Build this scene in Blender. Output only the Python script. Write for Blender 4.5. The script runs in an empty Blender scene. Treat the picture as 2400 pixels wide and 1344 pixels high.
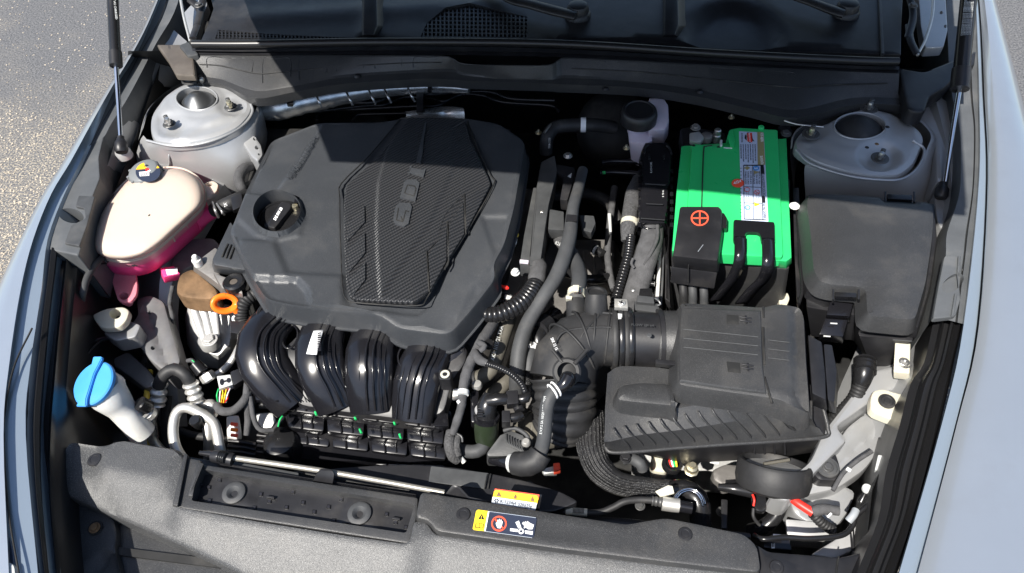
import bpy, bmesh, math, random
import numpy as np
from mathutils import Vector, Matrix
from mathutils.geometry import delaunay_2d_cdt
random.seed(7); np.random.seed(7)
S = bpy.context.scene
COL = S.collection

# ---------------------------------------------------------------- camera
# world axes: x to the right of the picture, y towards the windscreen, z up; z=0 is the top of the engine cover
PITCH, YAW, ROLL, F = 50.0, 13.0, -4.0, 1714.0
CAM = Vector((0, 0, 0.87))
ROT = (Matrix.Rotation(math.radians(YAW), 3, 'Z') @ Matrix.Rotation(math.radians(90-PITCH), 3, 'X')
       @ Matrix.Rotation(math.radians(ROLL), 3, 'Z'))
cd = bpy.data.cameras.new('camera'); co = bpy.data.objects.new('camera', cd); COL.objects.link(co)
co.matrix_world = Matrix.Translation(CAM) @ ROT.to_4x4()
cd.sensor_width = 36; cd.lens = F/2400*36; cd.clip_start = 0.02; cd.clip_end = 400
S.camera = co

# ---------------------------------------------------------------- sky and sun
SUN = Vector((0.34, 0.62, -1.0)).normalized()        # the way the light travels: from the front left, high
el = math.asin(-SUN.z); az = math.atan2(-SUN.x, -SUN.y)
w = bpy.data.worlds.new('World'); S.world = w; w.use_nodes = True
nt = w.node_tree; bg = nt.nodes['Background']
sk = nt.nodes.new('ShaderNodeTexSky'); sk.sky_type = 'NISHITA'; sk.sun_disc = False
sk.sun_elevation = el; sk.sun_rotation = az; sk.dust_density = 1.2
nt.links.new(sk.outputs[0], bg.inputs[0]); bg.inputs[1].default_value = 0.105
sl = bpy.data.lights.new('sun', 'SUN'); sl.energy = 5.0; sl.angle = math.radians(0.5); sl.color = (1, .955, .88)
so = bpy.data.objects.new('sun', sl); COL.objects.link(so); so.location = (-2, -3, 5)
so.rotation_euler = SUN.to_track_quat('-Z', 'Y').to_euler()
S.view_settings.view_transform = 'Standard'; S.view_settings.look = 'None'
S.view_settings.exposure = 0.85; S.view_settings.gamma = 1

# ---------------------------------------------------------------- helpers
def W(x, y, z=0.0):
    """point of the place that the photograph shows at (x, y), at height z"""
    d = ROT @ Vector(((x-1200)/F, (672-y)/F, -1)); return CAM + d*((z-CAM.z)/d.z)
def PX(p):
    q = ROT.transposed() @ (Vector(p)-CAM); return (1200+F*q.x/-q.z, 672-F*q.y/-q.z)
def SC(p):
    """metres per photograph pixel at a point"""
    return -(ROT.transposed() @ (Vector(p)-CAM)).z/F
ORG = {}
def base(o, loc, parent):
    ORG[o.name] = Vector(loc)
    if parent is not None:
        o.parent = parent; o.location = Vector(loc)-ORG[parent.name]
    else: o.location = loc
def thing(name, label, cat, at, group=None):
    o = bpy.data.objects.new(name, None); COL.objects.link(o); o.empty_display_size = .02
    base(o, W(*at) if isinstance(at, tuple) else at, None)
    o['label'] = label; o['category'] = cat
    if group: o['group'] = group
    return o
def tag(o, label=None, cat=None, group=None, kind=None):
    if label: o['label'] = label
    if cat: o['category'] = cat
    if group: o['group'] = group
    if kind: o['kind'] = kind
    return o
def link(name, me, loc, parent=None):
    o = bpy.data.objects.new(name, me); COL.objects.link(o); base(o, loc, parent); return o
def finish(name, bm, mat, parent=None, smooth=True, sharp=38, wn=False):
    bmesh.ops.recalc_face_normals(bm, faces=bm.faces) if not wn else None
    vs = [v.co for v in bm.verts]
    c = Vector((sum(v.x for v in vs)/len(vs), sum(v.y for v in vs)/len(vs), min(v.z for v in vs)))
    for v in bm.verts: v.co -= c
    for f in bm.faces: f.smooth = smooth
    if smooth:
        lim = math.radians(sharp)
        for e in bm.edges:
            if len(e.link_faces) == 2 and e.calc_face_angle(0) > lim: e.smooth = False
    me = bpy.data.meshes.new(name); bm.to_mesh(me); bm.free()
    me.materials.append(mat if not isinstance(mat, str) else M[mat])
    o = link(name, me, c, parent)
    if wn:
        m = o.modifiers.new('n', 'WEIGHTED_NORMAL'); m.keep_sharp = True
    return o
def poly2(pts, z):
    return [(p if isinstance(p, Vector) else W(p[0], p[1], p[2] if len(p) > 2 else z)) for p in pts]
def fillet(ps, r, k=3):
    if r <= 0: return [p.copy() for p in ps]
    out = []; n = len(ps)
    for i in range(n):
        a, b, c = ps[i-1], ps[i], ps[(i+1) % n]
        u = a-b; v = c-b; lu, lv = u.length, v.length
        if lu < 1e-6 or lv < 1e-6: continue
        d = min(r, lu*.42, lv*.42); p = b+u/lu*d; q = b+v/lv*d
        for j in range(k+1):
            t = j/k; out.append(p*(1-t)**2 + b*2*t*(1-t) + q*t*t)
    return out
def ccw(ps):
    a = sum(ps[i-1].x*ps[i].y-ps[i].x*ps[i-1].y for i in range(len(ps)))
    return ps if a > 0 else ps[::-1]
def offs(ps, d):
    """inset by d (positive = inwards) in plan"""
    n = len(ps); out = []
    for i in range(n):
        e1 = (ps[i]-ps[i-1]).xy; e2 = (ps[(i+1) % n]-ps[i]).xy
        n1 = Vector((-e1.y, e1.x)).normalized(); n2 = Vector((-e2.y, e2.x)).normalized()
        m = n1+n2
        if m.length < .3: m = n1
        m.normalize(); k = min(1/max(m.dot(n1), .5), 2)
        out.append(Vector((ps[i].x+m.x*d*k, ps[i].y+m.y*d*k, ps[i].z)))
    return out
def inside(P, poly):
    x, y = P[:, 0], P[:, 1]; r = np.zeros(len(P), bool); n = len(poly)
    for i in range(n):
        x1, y1 = poly[i-1]; x2, y2 = poly[i]
        c = ((y1 > y) != (y2 > y))
        with np.errstate(divide='ignore', invalid='ignore'):
            xi = (x2-x1)*(y-y1)/(y2-y1+1e-15)+x1
        r ^= c & (x < xi)
    return r
def dist(P, poly, closed=True):
    D = np.full(len(P), 9.0); n = len(poly)
    for i in range(0 if closed else 1, n):
        a = np.array(poly[i-1]); b = np.array(poly[i]); ab = b-a
        t = np.clip(((P-a)@ab)/(ab@ab+1e-12), 0, 1)
        D = np.minimum(D, np.linalg.norm(P-(a+t[:, None]*ab), axis=1))
    return D
def xy(ps): return [(p.x, p.y) for p in ps]
def relief(P, rel, z):
    """rel: (pts_px, height, blend width[, line half width]) -> height offsets; with the 4th item the points are a line"""
    h = np.zeros(len(P))
    for r in rel:
        pl = xy(poly2(r[0], z))
        if len(r) > 3: s = r[3]-dist(P, pl, False)
        else:
            s = dist(P, pl); s = np.where(inside(P, pl), s, -s)
        t = np.clip(s/r[2]+.5, 0, 1); h += r[1]*t*t*(3-2*t)
    return h
def sheet(name, pts, z, depth, mat, parent=None, bev=.003, cr=.006, taper=0, grid=None, rel=(), holes=(), hdepth=.02,
          dome=None, lip=None, bottom=False, zf=None):
    """plate traced at height z with rounded edge, side walls going down `depth`; optional stamped relief and holes"""
    ps = ccw(fillet(poly2(pts, z), cr)); n = len(ps)
    if zf:
        for p in ps: p.z = zf(p.x, p.y)
    bm = bmesh.new()
    rings = [[Vector((p.x, p.y, p.z)) for p in offs(ps, bev)]]
    if bev > 0:
        rings.append([p-Vector((0, 0, bev*.29)) for p in offs(ps, bev*.29)])
        rings.append([p-Vector((0, 0, bev)) for p in ps])
    if depth > 0:
        rings.append([p-Vector((0, 0, depth)) for p in offs(ps, -taper)])
    if lip:
        rings.append([p-Vector((0, 0, depth)) for p in offs(ps, -taper-lip)])
        rings.append([p-Vector((0, 0, depth+.003)) for p in offs(ps, -taper-lip)])
    H = []
    for h in holes:
        hp = ccw(fillet(poly2(h, z), cr)); H.append(hp)
    top = rings[0]; allp = list(top); edges = [(i, (i+1) % n) for i in range(n)]
    hidx = []
    for hp in H:
        s = len(allp); m = len(hp); allp += hp; edges += [(s+i, s+(i+1) % m) for i in range(m)]; hidx.append((s, m))
    B = np.array([(p.x, p.y, p.z) for p in allp]); nb = len(B)
    extra = np.zeros((0, 2))
    if grid:
        mn = B[:, :2].min(0); mx = B[:, :2].max(0)
        gx, gy = np.meshgrid(np.arange(mn[0], mx[0], grid), np.arange(mn[1], mx[1], grid*.866))
        gx[1::2] += grid/2
        G = np.stack([gx.ravel(), gy.ravel()], 1)
        ok = inside(G, xy(top)) & (dist(G, xy(top)) > grid*.45)
        for hp in H: ok &= ~inside(G, xy(hp)) & (dist(G, xy(hp)) > grid*.45)
        extra = G[ok]
    V2 = [Vector((a, b)) for a, b in np.vstack([B[:, :2], extra])]
    vo, eo, fo, ov, oe, of = delaunay_2d_cdt(V2, edges, [], 0, 1e-7)
    VV = np.array([(v.x, v.y) for v in vo])
    Z = np.full(len(VV), z, float); known = np.zeros(len(VV), bool)
    for i, o in enumerate(ov):
        for k in o:
            if k < nb: Z[i] = B[k, 2]; known[i] = True
    bz = B[:n, 2]
    un = ~known
    if un.any():
        if bz.max()-bz.min() > 1e-5:
            A = np.c_[B[:n, :2], np.ones(n)]; co_, *_ = np.linalg.lstsq(A, bz, rcond=None)
            res = bz-A@co_; Pq = VV[un]
            d2 = ((Pq[:, None, :]-B[None, :n, :2])**2).sum(2)+1e-9; wt = 1/d2**1.5
            Z[un] = np.c_[Pq, np.ones(len(Pq))]@co_ + (wt*res).sum(1)/wt.sum(1)
        else: Z[un] = bz.mean()
    if zf: Z = np.array([zf(a, b) for a, b in VV])
    if dome:
        d = dist(VV, xy(top)); t = np.clip(d/dome[1], 0, 1); Z = Z + dome[0]*np.sin(t*math.pi/2)
    if rel: Z = Z + relief(VV, rel, z)
    bv = [bm.verts.new((VV[i, 0], VV[i, 1], Z[i])) for i in range(len(VV))]
    C = np.array([VV[list(f)].mean(0) for f in fo]); ok = inside(C, xy(top))
    for hp in H: ok &= ~inside(C, xy(hp))
    for f, k in zip(fo, ok):
        if k:
            try: bm.faces.new([bv[i] for i in f])
            except ValueError: pass
    idx = {}
    for i, o in enumerate(ov):
        for k in o:
            if k < nb: idx[k] = bv[i]
    prev = [idx[i] for i in range(n)]
    for r in rings[1:]:
        cur = [bm.verts.new(p) for p in r]
        for i in range(n):
            j = (i+1) % n
            bm.faces.new((prev[i], cur[i], cur[j], prev[j]))
        prev = cur
    if bottom: bm.faces.new(prev[::-1])
    for (s, m), hp in zip(hidx, H):
        a = [idx[s+i] for i in range(m)]; b = [bm.verts.new(v.co-Vector((0, 0, hdepth))) for v in a]
        for i in range(m):
            j = (i+1) % m; bm.faces.new((a[j], b[j], b[i], a[i]))
    bm.normal_update()
    return finish(name, bm, mat, parent, wn=True)
def cr_spline(ps, m):
    if len(ps) == 2: return [ps[0].lerp(ps[1], i/m) for i in range(m+1)]
    out = []; q = [ps[0]*2-ps[1]]+list(ps)+[ps[-1]*2-ps[-2]]
    for i in range(1, len(q)-2):
        a, b, c, d = q[i-1:i+3]
        for k in range(m):
            t = k/m
            out.append(.5*((2*b)+(c-a)*t+(2*a-5*b+4*c-d)*t*t+(3*b-a-3*c+d)*t**3))
    out.append(q[-2].copy()); return out
def surf(name, rails, mat, parent=None, m=6, k=1, thick=0, sharp=38):
    """skin over rails (each a list of (px,py,z) or Vectors, all the same length)"""
    R = [cr_spline(poly2(r, 0), m) for r in rails]
    if k > 1: R = [list(x) for x in zip(*[cr_spline(list(c), k) for c in zip(*R)])]
    bm = bmesh.new(); V = [[bm.verts.new(p) for p in r] for r in R]
    for i in range(len(V)-1):
        for j in range(len(V[0])-1):
            bm.faces.new((V[i][j], V[i][j+1], V[i+1][j+1], V[i+1][j]))
    o = finish(name, bm, mat, parent, sharp=sharp)
    if thick:
        md = o.modifiers.new('s', 'SOLIDIFY'); md.thickness = thick; md.offset = 0
    return o
def sweep(bm, path, rad, n=12, caps=True, flat=1.0, up=None):
    """tube along world points; rad per point; flat<1 squashes along the up direction"""
    N = len(path); T = []
    for i in range(N): T.append((path[min(i+1, N-1)]-path[max(i-1, 0)]).normalized())
    u = (up or Vector((0, 0, 1))); u = (u-T[0]*u.dot(T[0]))
    if u.length < 1e-3: u = Vector((1, 0, 0))-T[0]*T[0].x
    u.normalize(); rings = []
    for i in range(N):
        u = (u-T[i]*u.dot(T[i])).normalized(); v = T[i].cross(u)
        rings.append([bm.verts.new(path[i]+u*(math.cos(a)*rad[i]*flat)+v*(math.sin(a)*rad[i])) for a in
                      [2*math.pi*k/n for k in range(n)]])
    for i in range(N-1):
        for k in range(n):
            l = (k+1) % n; bm.faces.new((rings[i][k], rings[i+1][k], rings[i+1][l], rings[i][l]))
    if caps:
        bm.faces.new(rings[0]); bm.faces.new(rings[-1][::-1])
def resample(ps, rs, step):
    L = [0]
    for a, b in zip(ps, ps[1:]): L.append(L[-1]+(b-a).length)
    n = max(2, int(L[-1]/step)); out = []; ro = []; j = 0
    for i in range(n+1):
        t = L[-1]*i/n
        while j < len(L)-2 and L[j+1] < t: j += 1
        f = (t-L[j])/max(L[j+1]-L[j], 1e-9); out.append(ps[j].lerp(ps[j+1], min(f, 1))); ro.append(rs[j]+(rs[j+1]-rs[j])*min(f, 1))
    return out, ro
def tube(name, pts, r, mat, parent=None, rib=None, n=12, flat=1.0, caps=True, m=8, noise=0, up=None):
    """pts (px,py,z), r radius in photograph pixels (or a list); rib=(pitch px, depth fraction) for convoluted tubing"""
    P = poly2(pts, 0); rr = r if isinstance(r, (list, tuple)) else [r]*len(P)
    rr = [a*SC(p) for a, p in zip(rr, P)]
    ps = cr_spline(P, m)
    if len(P) == 2: rs = [rr[0]+(rr[1]-rr[0])*i/m for i in range(m+1)]
    else: rs = [rr[min(i//m, len(rr)-1)]*(1-(i % m)/m)+rr[min(i//m+1, len(rr)-1)]*(i % m)/m for i in range(len(ps))]
    s0 = SC(P[0])
    if rib:
        pitch = rib[0]*s0; ps, rs = resample(ps, rs, pitch/5)
        pr = [1, 1, .96, 1-rib[1], .96]
        rs = [a*pr[i % 5] for i, a in enumerate(rs)]
    else: ps, rs = resample(ps, rs, max(min(rs)*.7, 4*s0))
    if noise: rs = [a*(1+random.uniform(-noise, noise)) for a in rs]
    bm = bmesh.new(); sweep(bm, ps, rs, n, caps, flat, up)
    return finish(name, bm, mat, parent, sharp=60)
def frame(ax):
    ax = Vector(ax).normalized(); u = ax.orthogonal().normalized(); return u, ax.cross(u), ax
def lathe(name, at, prof, mat, parent=None, axis=(0, 0, 1), seg=28, squash=1.0, sharp=38):
    """prof: (radius, height) in photograph pixels at the point"""
    c = poly2([at], 0)[0]; s = SC(c); u, v, a = frame(axis); bm = bmesh.new(); prev = None
    for r, h in prof:
        if r <= 0: ring = [bm.verts.new(c+a*h*s)]
        else: ring = [bm.verts.new(c+a*h*s+(u*math.cos(t)+v*math.sin(t)*squash)*r*s) for t in [2*math.pi*i/seg for i in range(seg)]]
        if prev:
            for i in range(seg):
                j = (i+1) % seg
                q = [prev[i % len(prev)], prev[j % len(prev)], ring[j % len(ring)], ring[i % len(ring)]]
                q = list(dict.fromkeys(q))
                if len(q) > 2: bm.faces.new(q)
        prev = ring
    return finish(name, bm, mat, parent, sharp=sharp)
def prism(name, pts_top, pts_bot, mat, parent=None, bev=0.0015):
    """solid between two traced outlines (px,py,z) with the same number of points"""
    a = poly2(pts_top, 0); b = poly2(pts_bot, 0); bm = bmesh.new()
    A = [bm.verts.new(p) for p in a]; B = [bm.verts.new(p) for p in b]; n = len(a)
    bm.faces.new(A); bm.faces.new(B[::-1])
    for i in range(n): bm.faces.new((A[i], B[i], B[(i+1) % n], A[(i+1) % n]))
    bmesh.ops.recalc_face_normals(bm, faces=bm.faces)
    if bev: bmesh.ops.bevel(bm, geom=list(bm.edges), offset=bev, segments=2, profile=.6, affect='EDGES', clamp_overlap=True)
    return finish(name, bm, mat, parent, sharp=32)
_bc = {}
def bolt(name, at, r, mat='steel', parent=None, stud=0, washer=1.35, axis=(0, 0, 1), h=.8, wmat=None, rot=0):
    """hex head of radius r px with flange and optional stud; mesh shared between alike ones"""
    key = (round(r), mat, stud, washer, h)
    if key not in _bc:
        bm = bmesh.new()
        def ring(rad, z, n, ph=0): return [bm.verts.new((rad*math.cos(2*math.pi*i/n+ph), rad*math.sin(2*math.pi*i/n+ph), z)) for i in range(n)]
        def skin(a, b):
            for i in range(len(a)): bm.faces.new((a[i], a[(i+1) % len(a)], b[(i+1) % len(a)], b[i]))
        w0 = ring(washer, 0, 24); w1 = ring(washer, .18, 24); w2 = ring(washer*.93, .26, 24); skin(w0, w1); skin(w1, w2); bm.faces.new(w2)
        a = ring(.95, .2, 6); b = ring(.95, h-.1, 6); c = ring(.82, h, 6); skin(a, b); skin(b, c); bm.faces.new(c)
        if stud:
            d = [ring(.42 if k % 2 else .48, h-.1+(stud-.1)*k/8, 14) for k in range(9)]
            for x, y in zip(d, d[1:]): skin(x, y)
            e = ring(.3, h+stud-.1, 14); skin(d[-1], e); bm.faces.new(e)
        bmesh.ops.recalc_face_normals(bm, faces=bm.faces)
        for f in bm.faces: f.smooth = False
        me = bpy.data.meshes.new(name); bm.to_mesh(me); bm.free(); me.materials.append(M[mat]); _bc[key] = me
    c = poly2([at], 0)[0]; o = link(name, _bc[key], c, parent); s = SC(c)*r
    o.scale = (s, s, s); o.rotation_euler = (Matrix.Rotation(rot, 3, 'Z')).to_euler() if tuple(axis) == (0, 0, 1) else Vector(axis).to_track_quat('Z', 'Y').to_euler()
    return o
def flat(name, polys, z, mat, parent=None, th=.0004):
    """thin printed or stuck-on shapes: list of px outlines at height z (number or function of px,py)"""
    zf = z if callable(z) else (lambda a, b: z); bm = bmesh.new()
    for pl in polys:
        v = [bm.verts.new(W(a, b, zf(a, b))) for a, b in pl]
        f = bm.faces.new(v)
        f.normal_update()
        if f.normal.z < 0: f.normal_flip()
        r = bmesh.ops.extrude_face_region(bm, geom=[f])
        for g in r['geom']:
            if isinstance(g, bmesh.types.BMVert): g.co.z += th
        if f.is_valid: f.normal_flip()
    bm2 = bm; bmesh.ops.triangulate(bm2, faces=[f for f in bm2.faces if len(f.verts) > 4])
    return finish(name, bm2, mat, parent, smooth=False)
def circ(x, y, r, n=20, ry=None, a0=0, a1=360, rot=0):
    ry = ry or r; o = []; full = abs(a1-a0) >= 360
    for i in range(n if full else n+1):
        t = math.radians(a0+(a1-a0)*i/n); u, v = r*math.cos(t), ry*math.sin(t)
        c, s = math.cos(math.radians(rot)), math.sin(math.radians(rot)); o.append((x+u*c-v*s, y+u*s+v*c))
    return o
def ringpolys(x, y, r0, r1, n=24, sq=1.0, rot=0):
    o = []
    for i in range(n):
        a, b = 360*i/n, 360*(i+1)/n
        o.append([circ(x, y, r0, 1, r0*sq, a, b, rot)[0], circ(x, y, r1, 1, r1*sq, a, b, rot)[0], circ(x, y, r1, 1, r1*sq, a, b, rot)[1], circ(x, y, r0, 1, r0*sq, a, b, rot)[1]])
    return o
def seg(x0, y0, x1, y1, w):
    d = math.hypot(x1-x0, y1-y0) or 1; nx, ny = -(y1-y0)/d*w/2, (x1-x0)/d*w/2
    return [(x0+nx, y0+ny), (x1+nx, y1+ny), (x1-nx, y1-ny), (x0-nx, y0-ny)]
def text(name, s, p0, p1, h, z, mat, parent=None, th=.0004, bold=0):
    """lettering: baseline from p0 to p1 in px, cap height h px, lying at height z"""
    cu = bpy.data.curves.new('t', 'FONT'); cu.body = s; cu.resolution_u = 2; cu.offset = bold
    ob = bpy.data.objects.new('t', cu); COL.objects.link(ob); bpy.context.view_layer.update()
    me = bpy.data.meshes.new_from_object(ob); bpy.data.objects.remove(ob)
    bm = bmesh.new(); bm.from_mesh(me); bpy.data.meshes.remove(me)
    if not bm.verts: return None
    x0 = min(v.co.x for v in bm.verts); x1 = max(v.co.x for v in bm.verts)
    dx, dy = p1[0]-p0[0], p1[1]-p0[1]; L = math.hypot(dx, dy); ux, uy = dx/L, dy/L; nx, ny = uy, -ux
    zf = z if callable(z) else (lambda a, b: z)
    if th: 
        r = bmesh.ops.extrude_face_region(bm, geom=bm.faces[:])
        for g in r['geom']:
            if isinstance(g, bmesh.types.BMVert): g.co.z = 1
    for v in bm.verts:
        t = (v.co.x-x0)/(x1-x0)*L; k = v.co.y/.7*h; a, b = p0[0]+ux*t+nx*k, p0[1]+uy*t+ny*k; zz = v.co.z
        v.co = W(a, b, zf(a, b)); v.co.z += th*(1 if zz > .5 else 0)
    return finish(name, bm, mat, parent, smooth=False)

# ---------------------------------------------------------------- materials
M = {}
def mat(name, col, rough=.5, metal=0, bump=None, var=0, vs=30, coat=0, fleck=0, spec=.5, trans=0, sss=0, ior=1.45, dust=0, rvar=0):
    m = bpy.data.materials.new(name); m.use_nodes = True; nt = m.node_tree; b = nt.nodes['Principled BSDF']
    b.inputs['Base Color'].default_value = (*col, 1); b.inputs['Roughness'].default_value = rough
    b.inputs['Metallic'].default_value = metal; b.inputs['Specular IOR Level'].default_value = spec
    b.inputs['Coat Weight'].default_value = coat; b.inputs['Coat Roughness'].default_value = .06
    b.inputs['Transmission Weight'].default_value = trans; b.inputs['IOR'].default_value = ior
    if sss:
        b.inputs['Subsurface Weight'].default_value = sss; b.inputs['Subsurface Radius'].default_value = (1, .6, .5); b.inputs['Subsurface Scale'].default_value = .02
    tc = nt.nodes.new('ShaderNodeTexCoord')
    def noise(sc, det=2, ro=.5):
        n = nt.nodes.new('ShaderNodeTexNoise'); n.inputs['Scale'].default_value = sc; n.inputs['Detail'].default_value = det
        n.inputs['Roughness'].default_value = ro; nt.links.new(tc.outputs['Object'], n.inputs['Vector']); return n
    if bump:
        n = noise(bump[0]); p = nt.nodes.new('ShaderNodeBump'); p.inputs['Strength'].default_value = bump[1]; p.inputs['Distance'].default_value = bump[2] if len(bump) > 2 else .0006
        nt.links.new(n.outputs[0], p.inputs['Height']); nt.links.new(p.outputs[0], b.inputs['Normal'])
    last = None
    if var:
        n = noise(vs, 5, .6); r = nt.nodes.new('ShaderNodeValToRGB')
        r.color_ramp.elements[0].position = .3; r.color_ramp.elements[1].position = .7
        r.color_ramp.elements[0].color = (*[c*(1-var) for c in col], 1); r.color_ramp.elements[1].color = (*[min(1, c*(1+var)) for c in col], 1)
        nt.links.new(n.outputs[0], r.inputs[0]); nt.links.new(r.outputs[0], b.inputs['Base Color']); last = r
    if dust:
        n = noise(14, 6, .65); r = nt.nodes.new('ShaderNodeMapRange'); r.inputs[1].default_value = .52; r.inputs[2].default_value = .78; r.inputs[4].default_value = dust
        nt.links.new(n.outputs[0], r.inputs[0]); x = nt.nodes.new('ShaderNodeMix'); x.data_type = 'RGBA'
        nt.links.new(r.outputs[0], x.inputs[0]); x.inputs[7].default_value = (.22, .2, .17, 1)
        if last: nt.links.new(last.outputs[0], x.inputs[6])
        else: x.inputs[6].default_value = (*col, 1)
        nt.links.new(x.outputs[2], b.inputs['Base Color'])
    if fleck:      # pale specks in the colour: sun glints on the moulding grain, plus settled dust
        n = noise(1150, 1, .5); r = nt.nodes.new('ShaderNodeMapRange'); r.inputs[1].default_value = .56; r.inputs[2].default_value = .74; r.inputs[4].default_value = fleck
        nt.links.new(n.outputs[0], r.inputs[0]); x = nt.nodes.new('ShaderNodeMix'); x.data_type = 'RGBA'; src = b.inputs['Base Color'].links
        if src: nt.links.new(src[0].from_socket, x.inputs[6])
        else: x.inputs[6].default_value = (*col, 1)
        nt.links.new(r.outputs[0], x.inputs[0]); x.inputs[7].default_value = (.34, .34, .33, 1); nt.links.new(x.outputs[2], b.inputs['Base Color'])
    if rvar:
        n = noise(22, 4, .6); r = nt.nodes.new('ShaderNodeMapRange'); r.inputs[3].default_value = max(0, rough-rvar); r.inputs[4].default_value = rough+rvar
        nt.links.new(n.outputs[0], r.inputs[0]); nt.links.new(r.outputs[0], b.inputs['Roughness'])
    M[name] = m; return m
mat('grain', (.030, .0305, .032), .40, bump=(950, 1.0, .00034), var=.2, vs=9, dust=.12, rvar=.08, fleck=.14)
mat('grain_coarse', (.045, .046, .048), .42, bump=(900, 1.0, .0004), var=.18, vs=8, dust=.15, fleck=.5)
mat('cover', (.036, .039, .044), .40, bump=(950, 1.0, .0003), var=.12, vs=7, dust=.08, rvar=.08, fleck=.12)
mat('plastic', (.015, .015, .017), .42, bump=(300, .2, .0003), var=.25, dust=.12, rvar=.1)
mat('plastic_grey', (.05, .052, .054), .5, bump=(350, .3, .0004), var=.25, dust=.15)
mat('trim', (.085, .09, .095), .5, bump=(350, .35, .0004), var=.2, vs=14, dust=.2)
mat('gloss', (.009, .009, .011), .19, spec=.6, rvar=.07, bump=(60, .12, .0006), dust=.05)
mat('gloss_soft', (.012, .012, .013), .26, spec=.55, rvar=.08, bump=(120, .15, .0004))
mat('rubber', (.02, .02, .021), .58, bump=(200, .3, .0004), var=.35, dust=.3)
mat('rubber_grey', (.05, .052, .055), .62, bump=(260, .4, .0004), var=.3, vs=18, dust=.3)
mat('hose_brown', (.095, .088, .072), .65, bump=(260, .4, .0004), var=.25)
mat('tape', (.065, .065, .068), .85, bump=(520, .9, .0009), var=.35, vs=60)
mat('foam', (.06, .06, .062), .9, bump=(330, 1.0, .0018), var=.5, vs=300)
mat('deep', (.014, .014, .014), .65, var=.5, vs=14, dust=.15)
mat('silver', (.39, .395, .40), .38, metal=.45, var=.12, vs=7, dust=.25, rvar=.08, bump=(18, .12, .002))
mat('silver_dirty', (.42, .42, .42), .45, metal=.3, var=.25, vs=9, dust=.5, rvar=.1)
mat('paint', (.35, .385, .43), .30, metal=.55, coat=1, var=.05, vs=3, bump=(2200, .25, .0001), dust=.10, rvar=.05)
mat('paint_flange', (.30, .36, .42), .28, metal=.5, coat=.6)
mat('seal', (.012, .012, .013), .34, spec=.5, rvar=.08)
mat('steel', (.55, .54, .52), .35, metal=.9, var=.2, vs=80)
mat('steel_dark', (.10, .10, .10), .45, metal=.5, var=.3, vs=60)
mat('chrome', (.75, .76, .78), .12, metal=1)
mat('zinc', (.55, .50, .36), .35, metal=.85, var=.25, vs=60)
mat('rail_grey', (.17, .17, .175), .45, metal=.3, var=.35, vs=10, dust=.5, rvar=.1)
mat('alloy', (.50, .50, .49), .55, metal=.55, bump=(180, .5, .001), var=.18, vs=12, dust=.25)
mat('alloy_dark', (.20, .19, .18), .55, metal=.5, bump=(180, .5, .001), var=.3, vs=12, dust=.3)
mat('pipe', (.62, .61, .58), .42, metal=.7, var=.15, vs=25)
mat('rod', (.30, .285, .25), .4, metal=.5, var=.15, vs=30)
mat('foil', (.72, .72, .70), .26, metal=.8, bump=(900, .5, .0005), var=.15, vs=40)
mat('rust', (.19, .115, .06), .7, metal=.3, bump=(150, .5, .001), var=.5, vs=25)
mat('green', (.03, .52, .15), .3, var=.08, vs=9, dust=.08, rvar=.08, spec=.45)
mat('bottle', (.56, .46, .38), .38, sss=.35, var=.05, vs=7, dust=.08)
mat('pink', (.90, .07, .25), .38, sss=.35, var=.15, vs=9)
mat('pink_pale', (.62, .22, .27), .4, sss=.25, var=.2, vs=12)
mat('cream', (.56, .53, .43), .45, sss=.2, var=.12, vs=12, dust=.15)
mat('white_plastic', (.62, .62, .60), .42, sss=.15, var=.12, vs=10, dust=.35)
mat('lilac', (.62, .56, .64), .35, sss=.3, var=.05)
mat('blue', (.055, .28, .66), .42, var=.12, vs=12, dust=.2, rvar=.08)
mat('orange', (.95, .20, .015), .35)
mat('red', (.75, .03, .02), .42, var=.1)
mat('brightred', (.90, .10, .05), .4)
mat('yellow', (.93, .68, .03), .4)
mat('amber', (.93, .48, .02), .4)
mat('white', (.8, .8, .8), .45)
mat('ink', (.015, .015, .02), .4)
mat('navy', (.025, .032, .055), .4)
mat('grey_label', (.42, .46, .52), .4)
mat('sky_label', (.55, .62, .78), .35)
mat('tan_label', (.33, .28, .13), .35)
mat('cap_grey', (.16, .17, .175), .45, bump=(400, .3, .0003))
mat('grey_plastic', (.28, .30, .32), .45, var=.1)
mat('light_grey', (.5, .51, .5), .5, var=.15)
mat('green_tube', (.02, .45, .12), .4)
mat('olive', (.022, .032, .018), .3, rvar=.08)
mat('yellow_tube', (.75, .55, .08), .4)
mat('lens', (.02, .03, .06), .08, coat=1)
mat('glass_lens', (.5, .55, .6), .05, trans=.6, ior=1.5)
mat('brown', (.085, .072, .06), .5, var=.2, dust=.25)
GR0, GR1 = W(120, 520, -.86).y, W(120, 120, -.86).y     # the spilled pale grit lies nearer, the bare asphalt farther
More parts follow.
